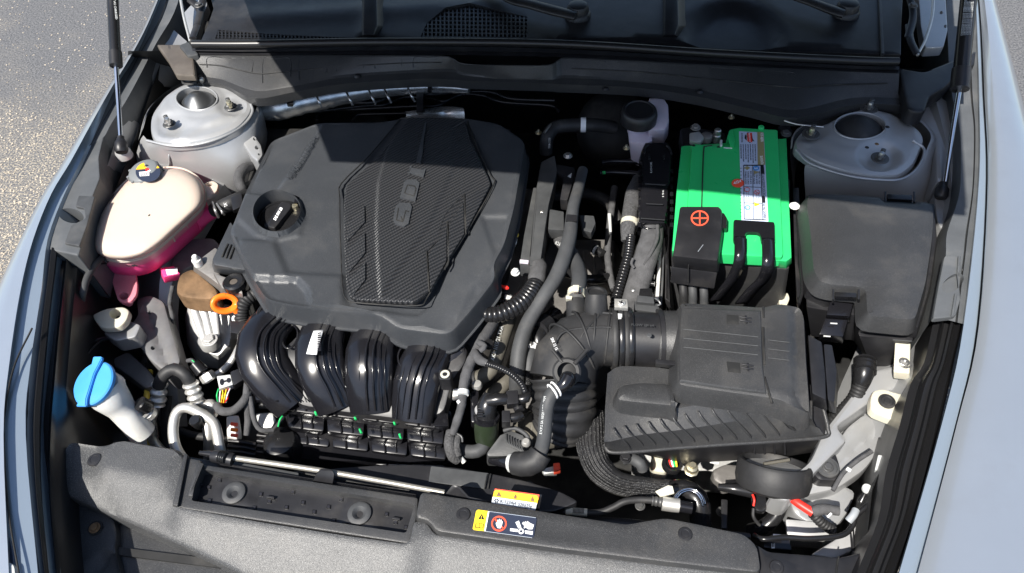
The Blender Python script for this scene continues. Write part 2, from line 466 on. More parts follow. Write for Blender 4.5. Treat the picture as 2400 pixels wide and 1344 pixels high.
def special():
    # carbon-look weave: fine slanted bands whose tows differ in relief and gloss
    m = mat('carbon', (.030, .032, .036), .42); nt = m.node_tree; b = nt.nodes['Principled BSDF']
    tc = nt.nodes.new('ShaderNodeTexCoord'); mp = nt.nodes.new('ShaderNodeMapping'); mp.inputs['Rotation'].default_value = (0, 0, math.radians(42))
    wv = nt.nodes.new('ShaderNodeTexWave'); wv.inputs['Scale'].default_value = 52; wv.bands_direction = 'X'
    nt.links.new(tc.outputs['Object'], mp.inputs[0]); nt.links.new(mp.outputs[0], wv.inputs[0])
    mp2 = nt.nodes.new('ShaderNodeMapping'); mp2.inputs['Rotation'].default_value = (0, 0, math.radians(-28))
    w2 = nt.nodes.new('ShaderNodeTexWave'); w2.inputs['Scale'].default_value = 75; nt.links.new(tc.outputs['Object'], mp2.inputs[0]); nt.links.new(mp2.outputs[0], w2.inputs[0])
    mx = nt.nodes.new('ShaderNodeMath'); mx.operation = 'MULTIPLY_ADD'; mx.inputs[1].default_value = .12
    nt.links.new(w2.outputs['Fac'], mx.inputs[0]); nt.links.new(wv.outputs['Fac'], mx.inputs[2])
    bp = nt.nodes.new('ShaderNodeBump'); bp.inputs['Strength'].default_value = .9; bp.inputs['Distance'].default_value = .0016
    nt.links.new(mx.outputs[0], bp.inputs['Height']); nt.links.new(bp.outputs[0], b.inputs['Normal'])
    r = nt.nodes.new('ShaderNodeValToRGB'); r.color_ramp.elements[0].color = (.010, .011, .013, 1); r.color_ramp.elements[1].color = (.034, .034, .036, 1)
    nt.links.new(wv.outputs['Fac'], r.inputs[0]); nt.links.new(r.outputs[0], b.inputs['Base Color'])
    # braided sleeve
    m = mat('braid', (.05, .05, .052), .5); nt = m.node_tree; b = nt.nodes['Principled BSDF']
    tc = nt.nodes.new('ShaderNodeTexCoord'); v = nt.nodes.new('ShaderNodeTexVoronoi'); v.inputs['Scale'].default_value = 520
    nt.links.new(tc.outputs['Object'], v.inputs['Vector'])
    r = nt.nodes.new('ShaderNodeValToRGB'); r.color_ramp.elements[0].color = (.13, .13, .13, 1); r.color_ramp.elements[1].color = (.015, .015, .016, 1)
    r.color_ramp.elements[0].position = .15; r.color_ramp.elements[1].position = .42
    nt.links.new(v.outputs['Distance'], r.inputs[0]); nt.links.new(r.outputs[0], b.inputs['Base Color'])
    # asphalt with pale grit
    m = mat('asphalt', (.11, .11, .115), .9); nt = m.node_tree; b = nt.nodes['Principled BSDF']
    tc = nt.nodes.new('ShaderNodeTexCoord')
    def N(sc, d=4, ro=.6):
        n = nt.nodes.new('ShaderNodeTexNoise'); n.inputs['Scale'].default_value = sc; n.inputs['Detail'].default_value = d; n.inputs['Roughness'].default_value = ro
        nt.links.new(tc.outputs['Object'], n.inputs['Vector']); return n
    a = N(130, 3); c = N(1.3, 4)
    r = nt.nodes.new('ShaderNodeValToRGB'); r.color_ramp.elements[0].position = .32; r.color_ramp.elements[1].position = .72
    r.color_ramp.elements[0].color = (.042, .044, .050, 1); r.color_ramp.elements[1].color = (.18, .178, .178, 1)
    nt.links.new(a.outputs[0], r.inputs[0])
    mr = nt.nodes.new('ShaderNodeMapRange'); mr.inputs[1].default_value = .40; mr.inputs[2].default_value = .66
    sx = nt.nodes.new('ShaderNodeSeparateXYZ'); nt.links.new(tc.outputs['Object'], sx.inputs[0])
    g1 = nt.nodes.new('ShaderNodeMapRange'); g1.inputs[1].default_value = GR0; g1.inputs[2].default_value = GR1; g1.inputs[3].default_value = .30; g1.inputs[4].default_value = -.12; nt.links.new(sx.outputs[1], g1.inputs[0])
    ad = nt.nodes.new('ShaderNodeMath'); nt.links.new(c.outputs[0], ad.inputs[0]); nt.links.new(g1.outputs[0], ad.inputs[1]); nt.links.new(ad.outputs[0], mr.inputs[0])
    a2 = N(140, 3, .7); mr2 = nt.nodes.new('ShaderNodeMapRange'); mr2.inputs[1].default_value = .50; mr2.inputs[2].default_value = .60
    nt.links.new(a2.outputs[0], mr2.inputs[0])
    mu = nt.nodes.new('ShaderNodeMath'); mu.operation = 'MULTIPLY'; nt.links.new(mr.outputs[0], mu.inputs[0]); nt.links.new(mr2.outputs[0], mu.inputs[1])
    x = nt.nodes.new('ShaderNodeMix'); x.data_type = 'RGBA'; nt.links.new(mu.outputs[0], x.inputs[0]); nt.links.new(r.outputs[0], x.inputs[6]); x.inputs[7].default_value = (.38, .33, .25, 1)
    nt.links.new(x.outputs[2], b.inputs['Base Color'])
    bp = nt.nodes.new('ShaderNodeBump'); bp.inputs['Strength'].default_value = .8; bp.inputs['Distance'].default_value = .006
    nt.links.new(a.outputs[0], bp.inputs['Height']); nt.links.new(bp.outputs[0], b.inputs['Normal'])
    for nm, z0, z1, c0 in (('tank_upper', 0.0, .020, (.72, .27, .28)), ('tank_mid', -.004, .026, (.90, .07, .25))):
        m = mat(nm, (.56, .46, .38), .4, sss=.3); nt = m.node_tree; b = nt.nodes['Principled BSDF']; tc = nt.nodes.new('ShaderNodeTexCoord'); sp = nt.nodes.new('ShaderNodeSeparateXYZ')
        mr = nt.nodes.new('ShaderNodeMapRange'); mr.inputs[1].default_value = z0; mr.inputs[2].default_value = z1; nt.links.new(tc.outputs['Object'], sp.inputs[0]); nt.links.new(sp.outputs[2], mr.inputs[0])
        x = nt.nodes.new('ShaderNodeMix'); x.data_type = 'RGBA'; nt.links.new(mr.outputs[0], x.inputs[0]); x.inputs[6].default_value = (*c0, 1); x.inputs[7].default_value = (.53, .44, .37, 1)
        nt.links.new(x.outputs[2], b.inputs['Base Color'])
    mat('cowl', (.030, .031, .034), .40, bump=(500, .5, .0004), var=.15, vs=8, dust=.08)
    mat('dome_steel', (.13, .135, .14), .36, metal=.8)
    mat('stone', (.42, .36, .28), .9, var=.35, vs=3)
special()
# ================================================================ ground
def ground():
    bm = bmesh.new(); s = 60
    for a, b in ((-s, -s), (s, -s), (s, s), (-s, s)): bm.verts.new((a, b, -.86))
    bm.faces.new(bm.verts[:])
    tag(finish('ground', bm, 'asphalt', smooth=False), kind='structure')
    bm = bmesh.new(); rnd = random.Random(3)
    for i in range(5200):
        px, py = rnd.uniform(-150, 420), rnd.uniform(-60, 700)
        dens = (1 if py > 230+px*.35 else .25)
        if rnd.random() > dens: continue
        p = W(px, py, -.86); r = rnd.uniform(.0013, .0042)
        mt = Matrix.Translation(p+Vector((0, 0, r*.2))) @ Matrix.Rotation(rnd.uniform(0, 6), 4, 'Z') @ Matrix.Diagonal((r*rnd.uniform(.8, 1.5), r, r*.6, 1))
        bmesh.ops.create_icosphere(bm, subdivisions=1, radius=1, matrix=mt)
    tag(finish('gravel', bm, 'stone', smooth=False), kind='stuff', label='loose pale grit scattered over the dark asphalt')
ground()

# ================================================================ fenders
def zrail(pts, z, n=None): return [(a, b, z) for a, b in pts]
def shift(pts, z, d): return [W(a, b, z)+Vector(d) for a, b in pts]
lf = thing('left_fender', 'silver blue front fender beside the asphalt and gravel, on the coolant tank side', 'fender', (60, 600, -.3))
LS = [(392, -60), (345, 55), (300, 135), (256, 205), (205, 285), (150, 375), (95, 462), (40, 570), (-10, 680), (-60, 830), (-90, 1020), (-120, 1420)]
LM = [(394, -60), (347, 55), (303, 138), (262, 205), (215, 288), (166, 378), (120, 455), (78, 560), (48, 680), (22, 850), (8, 1020), (24, 1420)]
LI = [(398, -60), (352, 55), (308, 140), (270, 205), (228, 290), (188, 380), (151, 455), (112, 560), (97, 680), (72, 850), (60, 1020), (96, 1420)]
ZL = .015
surf('fender_skin', [shift(LS, ZL, (-.10, 0, -.5)), shift(LS, ZL, (-.045, 0, -.12)), shift(LS, ZL, (-.012, 0, -.015)), zrail(LM, ZL+.004)], 'paint', lf, m=4, k=3)
surf('fender_flange', [zrail(LM, ZL+.0035), zrail([(a*.92+c*.08, b) for (a, b), (c, d) in zip(LM, LI)], ZL-.006), zrail(LI, ZL-.012), shift(LI, ZL, (.004, 0, -.05))], 'paint_flange', lf, m=4)
tube('panel_gap', [(75, 770, ZL+.001), (33, 860, ZL+.001), (11, 970, ZL), (10, 1060, ZL), (20, 1200, ZL), (44, 1344, ZL), (50, 1400, ZL)], 2.2, 'deep', lf)
hl = thing('headlight', 'dark headlight lens corner in front of the left fender, at the bottom left', 'headlight', (0, 1300, -.05))
sheet('lens', [(-60, 1120), (-6, 1195), (14, 1235), (34, 1290), (44, 1380), (-60, 1400)], ZL-.004, .05, 'lens', hl, bev=.004)
sheet('trim_strip', [(2, 1312), (33, 1322), (40, 1380), (2, 1380)], ZL+.001, .01, 'light_grey', hl, bev=.002)

rf = thing('right_fender', 'silver blue front fender beside the fuse box, in front of the windscreen', 'fender', (2350, 700, -.3))
RO = [(2318, -60), (2350, 60), (2392, 220), (2440, 420), (2490, 700), (2520, 1000), (2540, 1420)]
RM = [(2290, -60), (2300, 60), (2307, 220), (2315, 420), (2294, 760), (2243, 1000), (2136, 1420)]
RI = [(2282, -60), (2287, 60), (2292, 220), (2292, 420), (2256, 760), (2203, 1000), (2082, 1420)]
ZR = .03
surf('fender_skin', [zrail(RM, ZR), zrail([(a+8, b) for a, b in RM], ZR+.007), zrail([((a*.6+c*.4), (b*.6+d*.4)) for (a, b), (c, d) in zip(RM, RO)], ZR+.014), zrail(RO, ZR-.004),
     shift(RO, ZR, (.03, 0, -.10)), shift(RO, ZR, (.05, 0, -.5))], 'paint', rf, m=5, k=3)
surf('fender_flange', [zrail(RI, ZR-.02), zrail([(a+3, b) for a, b in RI], ZR-.008), zrail([(a-5, b) for a, b in RM], ZR-.006), zrail([(a-1, b) for a, b in RM], ZR-.015)], 'paint_flange', rf, m=5)
surf('gap_shadow', [zrail([(a-3, b) for a, b in RM], ZR-.014), zrail([(a+3, b) for a, b in RM], ZR-.014)], 'deep', rf, m=5)

# ================================================================ inner wings, gutters and seals
bay = thing('body_shell', 'painted inner body of the open engine bay around the engine', 'car body', (1200, 700, -.55))
# left gutter (matte strip beside the paint)
LG = [(436, -60), (408, 30), (366, 102), (334, 165), (297, 234), (262, 288), (246, 318), (232, 330)]
LI2 = [(392, -60), (356, 45), (316, 118), (280, 185), (246, 247), (222, 295), (205, 330), (195, 350)]
gut = surf('gutter', [zrail(LI2, ZL-.012), zrail([(a*.75+c*.25, b*.75+d*.25) for (a, b), (c, d) in zip(LI2, LG)], ZL-.016), zrail(LG, ZL-.018), shift(LG, ZL-.018, (.006, 0, -.20))], 'trim', None, m=4, sharp=30)
tag(gut, 'matte grey gutter strip between left fender paint and hood hinge', 'gutter')
surf('edge_line', [zrail([(a*.62+c*.38, b*.62+d*.38) for (a, b), (c, d) in zip(LI2, LG)], ZL-.0135), zrail([(a*.57+c*.43, b*.57+d*.43) for (a, b), (c, d) in zip(LI2, LG)], ZL-.0135)], 'deep', gut, m=4)
lt = thing('fender_trim', 'dark grey plastic trim with a round stop hole, beside the coolant tank', 'trim panel', (180, 500, -.05))
sheet('panel', [(255, 288), (240, 330), (231, 370), (234, 417), (216, 462), (203, 528), (184, 600), (106, 583), (130, 512), (152, 452), (190, 372), (222, 295)], ZL-.018, .12, 'trim', lt, bev=.003,
      holes=[circ(167, 506, 30, 20, 17, rot=12)], hdepth=.05, taper=-.004)
sheet('raised_plate', [(184, 458), (222, 460), (203, 530), (186, 577), (150, 570), (166, 528), (200, 512), (196, 488), (176, 484)], ZL-.013, .006, 'plastic_grey', lt, bev=.002, cr=.003)
lathe('stop_cup', (172, 510, ZL-.06), [(10, -30), (10, 0), (15, 8), (22, 12), (26, 30), (27, 36), (23, 37)], 'rubber', lt, squash=.8)
# left seal channel
LC0 = [(104, 575), (96, 640), (82, 750), (67, 900), (62, 1010), (70, 1150), (92, 1344), (104, 1420)]
def mix(A, B, t): return [(a*(1-t)+c*t, b*(1-t)+d*t) for (a, b), (c, d) in zip(A, B)]
LC1 = [(184, 598), (178, 660), (168, 760), (156, 900), (146, 1010), (140, 1150), (152, 1344), (160, 1420)]
ls = surf('hood_seal', [zrail(LC0, ZL-.013), zrail(mix(LC0, LC1, .16), ZL-.028), zrail(mix(LC0, LC1, .22), ZL-.016), zrail(mix(LC0, LC1, .36), ZL-.020), zrail(mix(LC0, LC1, .42), ZL-.042),
      zrail(mix(LC0, LC1, .62), ZL-.046), zrail(mix(LC0, LC1, .68), ZL-.036), zrail(mix(LC0, LC1, .84), ZL-.05), zrail(LC1, ZL-.055), shift(LC1, ZL-.055, (.002, 0, -.26))], 'seal', None, m=4, sharp=50)
tag(ls, 'glossy black rubber seal channel running down beside the left fender', 'seal')
# right trim + seal
rt = thing('fender_trim', 'matte grey plastic trim with a cupped stop, between fuse box and right fender', 'trim panel', (2230, 650, -.05))
RT0 = [(2214, -60), (2216, 60), (2224, 200), (2246, 300), (2250, 400), (2243, 467), (2216, 545), (2213, 601), (2200, 670), (2189, 742)]
RT1 = [(2284, -60), (2288, 60), (2293, 220), (2296, 300), (2293, 400), (2289, 467), (2282, 545), (2275, 601), (2266, 680), (2258, 760)]
surf('panel', [shift(RT0, ZR-.03, (-.004, 0, -.20)), zrail(RT0, ZR-.03), zrail(mix(RT0, RT1, .06), ZR-.022), zrail(mix(RT0, RT1, .72), ZR-.02), zrail(mix(RT0, RT1, .75), ZR-.026), zrail(mix(RT0, RT1, .80), ZR-.018), zrail(RT1, ZR-.02)], 'trim', rt, m=4, sharp=30)
sheet('stop_plate', [(2214, 598), (2246, 599), (2246, 640), (2252, 700), (2240, 742), (2186, 748), (2200, 668)], ZR-.014, .008, 'trim', rt, bev=.002, holes=[circ(2233, 664, 30, 20, 17, rot=-38)], hdepth=.03)
lathe('stop_cup', (2232, 666, ZR-.045), [(0, 8), (6, 8), (7, 14), (14, 15), (15, 21), (22, 24), (24, 31)], 'light_grey', rt, squash=.8)
tube('ridge', [(2248, 602, ZR-.012), (2246, 640, ZR-.012)], 3, 'trim', rt)
tube('ridge', [(2240, 690, ZR-.012), (2232, 742, ZR-.012)], 3, 'trim', rt)
surf('lug', [[(2160+75, 300, -.02), (2262, 312, -.02), (2272, 340, -.02), (2266, 372, -.02)], [(2246, 340, -.06), (2252, 350, -.06), (2256, 365, -.06), (2252, 380, -.06)]], 'plastic', rt, thick=.003)
RC0 = [(2190, 742), (2166, 850), (2134, 900), (2108, 1000), (2076, 1107), (2058, 1218), (2008, 1344), (1985, 1420)]
RC1 = [(2258, 757), (2236, 850), (2226, 900), (2203, 1000), (2178, 1107), (2148, 1218), (2103, 1344), (2082, 1420)]
rs = surf('hood_seal', [shift(RC0, ZR-.05, (-.002, 0, -.3)), zrail(RC0, ZR-.055), zrail(mix(RC0, RC1, .22), ZR-.05), zrail(mix(RC0, RC1, .30), ZR-.035), zrail(mix(RC0, RC1, .38), ZR-.05), zrail(mix(RC0, RC1, .52), ZR-.05),
      zrail(mix(RC0, RC1, .58), ZR-.032), zrail(mix(RC0, RC1, .66), ZR-.03), zrail(mix(RC0, RC1, .72), ZR-.04), zrail(mix(RC0, RC1, .90), ZR-.03), zrail(mix(RC0, RC1, .95), ZR-.036), zrail(RC1, ZR-.02)], 'seal', None, m=4, sharp=50)
tag(rs, 'black rubber seal channel running down beside the right fender', 'seal')

# bay floor and dark inner faces far below
TUB = [(-1.16, 1.66), (-1.0, .98), (-.93, .69), (-.755, .36), (-.615, .10), (.27, .10), (.355, .48), (.47, .73), (.57, 1.07), (.68, 1.66)]
def tubwall():
    bm = bmesh.new(); lo = [bm.verts.new((x, y, -.45)) for x, y in TUB]; hi = [bm.verts.new((x, y, -.06 if 0 < i < 9 else -.0)) for i, (x, y) in enumerate(TUB)]
    bm.faces.new(lo)
    for i in range(len(TUB)):
        j = (i+1) % len(TUB)
        if i == 4: continue
        bm.faces.new((lo[i], lo[j], hi[j], hi[i]))
    finish('undertray', bm, 'deep', bay, smooth=False)
tubwall()
prism('front_baffle', [Vector((-.70, .26, -.10)), Vector((.30, .30, -.10)), Vector((.30, .29, -.10)), Vector((-.70, .25, -.10))], [Vector((-.70, .26, -.45)), Vector((.30, .30, -.45)), Vector((.30, .29, -.45)), Vector((-.70, .25, -.45))], 'deep', bay, bev=0)
surf('firewall', [[(300, 120, .03), (900, 120, .03), (1500, 130, .03), (2200, 165, .03)], [(300, 300, -.5), (900, 320, -.5), (1500, 330, -.5), (2200, 350, -.5)]], 'deep', bay, m=4)
# left apron (wheel arch side) and rail
surf('left_apron', [[(395, 60, -.02), (330, 200, -.02), (275, 320, -.03), (235, 450, -.05), (196, 610, -.13), (172, 800, -.20), (158, 1010, -.24)],
     [(455, 120, -.06), (360, 240, -.08), (330, 360, -.10), (285, 460, -.14), (235, 620, -.2), (205, 800, -.28), (190, 990, -.33)],
     [(470, 200, -.2), (420, 300, -.24), (400, 430, -.3), (380, 560, -.33), (330, 700, -.36), (270, 850, -.4), (230, 1000, -.45)]], 'silver', bay, m=4, k=3)
surf('left_rail', [[(560, 430, -.14), (480, 560, -.17), (420, 700, -.22), (430, 860, -.27), (440, 1000, -.32)],
     [(500, 420, -.10), (400, 560, -.13), (372, 700, -.20), (390, 860, -.26), (400, 1000, -.3)],
     [(430, 420, -.16), (330, 560, -.19), (300, 700, -.26), (330, 860, -.32), (350, 1000, -.38)]], 'silver', bay, m=4, k=2)
# right apron and rail
surf('right_apron', [[(2250, 260, -.02), (2262, 400, -.03), (2225, 560, -.03), (2200, 745, -.05), (2130, 930, -.07), (2098, 1020, -.09)],
     [(2160, 210, -.03), (2205, 400, -.05), (2190, 560, -.07), (2160, 760, -.10), (2072, 930, -.12), (2040, 1030, -.14)],
     [(2080, 250, -.2), (2100, 400, -.25), (2050, 600, -.25), (2020, 780, -.22), (1960, 930, -.20), (1930, 1060, -.22)]], 'silver', bay, m=4, k=3)
sheet('panel_crease', [(2040, 870), (2120, 850), (2108, 905), (2060, 930), (1960, 1000), (1990, 1030), (1880, 1140), (1850, 1180), (1800, 1160), (1900, 1080), (1930, 1010)], -.105, .05, 'silver', bay, bev=.006, cr=.012)

# ================================================================ scuttle / cowl
cw = thing('cowl_cover', 'black plastic cowl cover with mesh vents below the windscreen', 'cowl cover', (1280, 60, .03))
ZC = .05
def cowl_z(y): return ZC
TOP = [(478, -70), (870, -85), (1570, -85), (2116, -70), (2116, 0), (2113, 60), (2112, 128), (1700, 116), (1300, 93), (900, 91), (470, 97), (486, 60), (500, 20)]
hole1 = [(512, 68), (600, 76), (700, 82), (838, 92), (838, 92.5), (700, 93), (502, 93)]
sheet('top_panel', TOP, ZC, .03, 'plastic', cw, bev=.002, grid=.02, rel=[(circ(1715, 108, 112, 24, 98), -.018, .03), ([(600, 40), (1180, 10)], .006, .08, .02), ([(880, -60), (860, 80)], .01, .02, .01)],
      holes=[[(512, 70), (600, 78), (700, 84), (836, 89.5), (700, 91), (504, 91)], [(1045, 22), (1100, 12), (1236, 40), (1234, 88), (985, 88), (1000, 55)]], cr=.002, hdepth=.008)
def mesh_grid(name, outline, z, dx, dy, wx, mat_='plastic', skew=0):
    """plastic lattice: bars in both directions clipped to the outline"""
    xs = [p[0] for p in outline]; ys = [p[1] for p in outline]; bm = bmesh.new(); P = outline
    def runs(pts):
        A = np.array(pts); return inside(A, P)
    def bar(a, b, w_, z0):
        p, q = W(a[0], a[1], z0), W(b[0], b[1], z0); d = (q-p).normalized(); n = Vector((-d.y, d.x, 0))*w_/2
        v = [bm.verts.new(x) for x in (p+n, q+n, q-n, p-n)]; u = [bm.verts.new(x-Vector((0, 0, .006))) for x in (p+n, q+n, q-n, p-n)]
        bm.faces.new(v); 
        for i in range(4): bm.faces.new((v[i], u[i], u[(i+1) % 4], v[(i+1) % 4]))
    for ver in (0, 1):
        c = min(xs) if ver else min(ys)
        while c < (max(xs) if ver else max(ys)):
            t = np.arange(min(ys) if ver else min(xs), (max(ys) if ver else max(xs)), 2.0)
            pts = [(c+skew*(k-min(ys)), k) if ver else (k, c+(k-min(xs))*.02) for k in t]; r = runs(pts); i = 0
            while i < len(t):
                if r[i]:
                    j = i
                    while j+1 < len(t) and r[j+1]: j += 1
                    if j > i: bar(pts[i], pts[j], wx[ver], z+.0006*ver)
                    i = j
                i += 1
            c += dx if ver else dy
    return finish(name, bm, mat_, cw, smooth=False)
v1 = mesh_grid('vent_mesh', [(512, 68), (600, 76), (700, 82), (838, 90), (700, 92), (503, 92)], ZC-.001, 8.6, 6.2, (.0022, .0030))
v2 = mesh_grid('vent_mesh', [(1045, 20), (1100, 10), (1238, 38), (1236, 90), (983, 90), (998, 55)], ZC-.001, 9.8, 9.4, (.0035, .0034))
tag(v1, 'narrow mesh vent at the left end of the cowl'); tag(v2, 'wide mesh vent near the middle of the cowl')
sheet('vent_floor', [(480, 50), (860, 60), (860, 99), (480, 99)], ZC-.028, .002, 'deep', cw, bev=0, cr=0)
# below the middle vent a paler filter shows through the holes
flt = sheet('filter_tray', [(1068, 20), (1240, 30), (1238, 94), (1062, 94)], ZC-.012, .002, 'white', cw, bev=0, cr=0)
sheet('vent_floor', [(960, 0), (1060, 0), (1060, 99), (960, 99)], ZC-.03, .002, 'deep', cw, bev=0, cr=0)
for x, sgn in ((868, 1), (1574, -1)):
    prism('rib', [(x-14, -30, ZC+.03), (x+14, -30, ZC+.03), (x+16, 60, ZC+.012), (x+8, 82, ZC+.012), (x-16, 82, ZC+.012)],
          [(x-22, -30, ZC-.005), (x+34, -30, ZC-.005), (x+36, 62, ZC-.005), (x+16, 88, ZC-.005), (x-22, 88, ZC-.005)], 'plastic', cw, bev=.002)
sheet('end_post', [(2058, -40), (2064, -40), (2073, 125), (2066, 125)], ZC+.006, .006, 'plastic_grey', cw, bev=.001, cr=0)
SEAL = [(452, 104), (600, 104), (900, 99), (1300, 103), (1700, 127), (2000, 142), (2106, 145)]
tube('cowl_seal', [(a, b, ZC+.006) for a, b in SEAL], 9.5, 'seal', cw)
up = [(448, 112), (600, 113), (900, 109), (1300, 115), (1700, 138), (2000, 154), (2108, 156)]
dn = [(455, 128), (600, 130), (900, 128), (1300, 134), (1700, 154), (2000, 168), (2108, 172)]
surf('seal_step', [zrail(up, ZC-.004), zrail(mix(up, dn, .5), ZC-.006), zrail(mix(up, dn, .55), ZC-.012), zrail(dn, ZC-.012)], 'plastic', cw, m=6)
A = [(446, 129), (520, 130), (607, 131), (700, 130), (900, 130), (1036, 131), (1062, 138), (1090, 150), (1190, 153), (1284, 152), (1308, 141), (1335, 135), (1500, 143), (1640, 150), (1760, 156), (1867, 160), (1960, 164), (2108, 169)]
Bf = [(461, 172), (520, 182), (600, 206), (682, 198), (800, 176), (980, 164), (1062, 162), (1090, 172), (1190, 184), (1284, 184), (1310, 178), (1340, 177), (1500, 187), (1640, 205), (1760, 232), (1867, 250), (1990, 224), (2105, 222)]
Cl = [(461, 194), (520, 198), (596, 231), (690, 216), (800, 198), (980, 186), (1062, 187), (1090, 190), (1190, 193), (1284, 196), (1310, 198), (1340, 199), (1500, 207), (1640, 228), (1760, 256), (1867, 277), (2012, 244), (2138, 250)]
fp = surf('front_panel', [zrail(A, ZC-.012), zrail(mix(A, Bf, .07), ZC-.013), zrail(mix(A, Bf, .5), ZC-.024), zrail(Bf, ZC-.037), zrail(mix(Bf, Cl, .3), ZC-.040), zrail(Cl, ZC-.042), shift(Cl, ZC-.042, (0, .004, -.022))], 'grain', cw, m=4, sharp=16)
def pz(a, b): return ZC-.0135
# embossed outlines on the front panel
def ymix(x, t):
    i = max(k for k in range(len(A)-1) if A[k][0] <= x); u = (x-A[i][0])/(A[i+1][0]-A[i][0]); ya = A[i][1]*(1-u)+A[i+1][1]*u
    j = max(k for k in range(len(Bf)-1) if Bf[k][0] <= x); u = (x-Bf[j][0])/(Bf[j+1][0]-Bf[j][0]); yb = Bf[j][1]*(1-u)+Bf[j+1][1]*u
    return ya*(1-t)+yb*t
def pc(x, t): return (x, ymix(x, t), ZC-.0125-.0235*t+.0008)
for x0, x1, t0, t1 in ((485, 590, .12, .62), (615, 680, .12, .86), (700, 765, .12, .9), (788, 852, .12, .8), (878, 940, .12, .78), (968, 1034, .12, .82), (1345, 1418, .12, .5), (1450, 1522, .12, .5), (1556, 1630, .12, .5), (1668, 1740, .12, .5), (1780, 1860, .12, .5)):
    pts = [pc(x0, t1), pc(x0+3, t0), pc((x0+x1)/2, t0), pc(x1, t0), pc(x1, t1*.85)] if x0 < 1100 else [pc(x0, t0+.05), pc(x0+4, t0), pc(x1-3, t0), pc(x1, t0+.08)]
    tube('embossed_line', pts, .9, 'cowl', cw, n=6, m=3)
tube('embossed_line', [pc(x, t) for x, t in ((468, .5), (520, .48), (600, .55), (660, .56), (730, .55), (800, .58), (940, .5), (1034, .5))], 1.4, 'deep', cw, n=6)
tube('embossed_line', [pc(x, t) for x, t in ((1340, .62), (1500, .6), (1640, .6), (1760, .52), (1867, .50), (1960, .52), (2080, .5))], 1.4, 'deep', cw, n=6)
for x, y in ((838, 178), (1420, 208), (2128, 238), (1640, 214)): lathe('clip', (x, y, ZC-.038), [(0, 3), (5, 3), (7, 1), (9, -1)], 'plastic', cw)
sheet('end_cap', [(2106, 158), (2165, 168), (2290, 118), (2286, 150), (2240, 178), (2215, 205), (2180, 225), (2168, 262), (2142, 262), (2128, 255), (2120, 225)], ZC-.02, .03, 'plastic', cw, cr=.008, bev=.006)
sheet('end_cap', [(366, 104), (440, 104), (452, 128), (458, 178), (430, 177), (412, 176), (392, 140)], ZC-.012, .012, 'brown', cw, cr=.006, bev=.004)
sheet('seal_clip', [(418, 106), (442, 97), (466, 128), (440, 132)], ZC-.006, .02, 'plastic_grey', cw, bev=.003)
lathe('foot', (446, 184, ZC-.035), [(0, 3), (12, 3), (14, 0), (20, 0), (22, -4)], 'rubber', cw)

# windscreen edge and wipers
for nm, lab, pts, e in (('wiper_arm', 'black wiper arm with its pivot near the middle of the cowl', [(1130, -60, .075), (1190, -6, .075), (1250, 12, .074), (1300, 26, .072), (1350, 38, .068)], (1354, 38)),
                   ('wiper_arm', 'black wiper arm with its pivot at the right end of the cowl', [(1780, -60, .075), (1850, -14, .075), (1900, 5, .073), (1950, 24, .070), (1978, 33, .068)], (1982, 33))):
    t = thing(nm, lab, 'wiper arm', (e[0], e[1], .05))
    tube('arm', pts, [16, 16, 17, 18, 16] if e[0] < 1500 else [12, 13, 15, 17, 16], 'plastic', t, flat=.45, n=14)
    lathe('pivot', (e[0], e[1], .05), [(31, 0), (30, 8), (26, 12), (25, 22), (22, 28), (15, 30), (0, 30)], 'plastic', t)

# ================================================================ hood (overhead, only its shade reaches the picture)
def hood():
    t = thing('hood', 'raised silver blue hood above the bay, seen only by its shade', 'hood', W(1250, 0, .05))
    A_, B_ = W(425, -45, .06)+Vector((0, .06, .13)), W(2215, -45, .06)+Vector((0, .06, .13))
    c = (W(770, 370, 0) - SUN*(.70/-SUN.z)); c2 = (W(2262, 505, 0)-SUN*(.70/-SUN.z))
    out = []
    for z0, mt, nm in ((.012, 'paint', 'outer_skin'), (-.006, 'deep', 'inner_frame')):
        bm = bmesh.new(); n = 14; rows = []
        for j in range(n+1):
            v = j/n; row = []
            for i in range(n+1):
                u = i/n
                a = A_.lerp(B_, u); b = c.lerp(c2, u); b = b+Vector((0, -.015*math.sin(math.pi*u), 0)); p = a.lerp(b, v)
                p += Vector((0, .45, .8)).normalized()*(z0+.03*math.sin(math.pi*u)*math.sin(math.pi*min(v, .6)))
                row.append(bm.verts.new(p))
            rows.append(row)
        for j in range(n):
            for i in range(n): bm.faces.new((rows[j][i], rows[j][i+1], rows[j+1][i+1], rows[j+1][i]))
        finish(nm, bm, mt, t)
    return A_, B_, c, c2
HD = hood()

# ================================================================ gas struts
def strut(lab, cyl, rod, end, r1, r2, writing):
    t = thing('gas_strut', lab, 'gas strut', end)
    tube('cylinder', cyl, r1, 'gloss_soft', t, m=4)
    a = cyl[-1]
    tube('collar', [tuple(np.array(cyl[-2])*.28+np.array(cyl[-1])*.72), cyl[-1]], r1*1.16, 'plastic', t, m=4)
    tube('rod', rod, r2, 'chrome', t, m=4)
    lathe('ball_socket', end, [(0, -14), (12, -14), (15, -8), (15, 8), (12, 14), (8, 20), (8, 26), (0, 26)], 'plastic', t, axis=(W(*rod[0])-W(*rod[-1])))
    lathe('bracket', (end[0]+4, end[1]+12, end[2]-.02), [(0, 10), (14, 9), (18, 2), (18, -14)], 'silver_dirty', t)
    return t
ls_ = strut('left gas strut with a black cylinder and bright rod above the left fender', [(262, -60, .17), (266, 40, .12), (272, 155, .07)], [(272, 150, .072), (278, 240, .03), (283, 332, -.01)], (284, 345, -.012), 12.5, 5.4, 0)
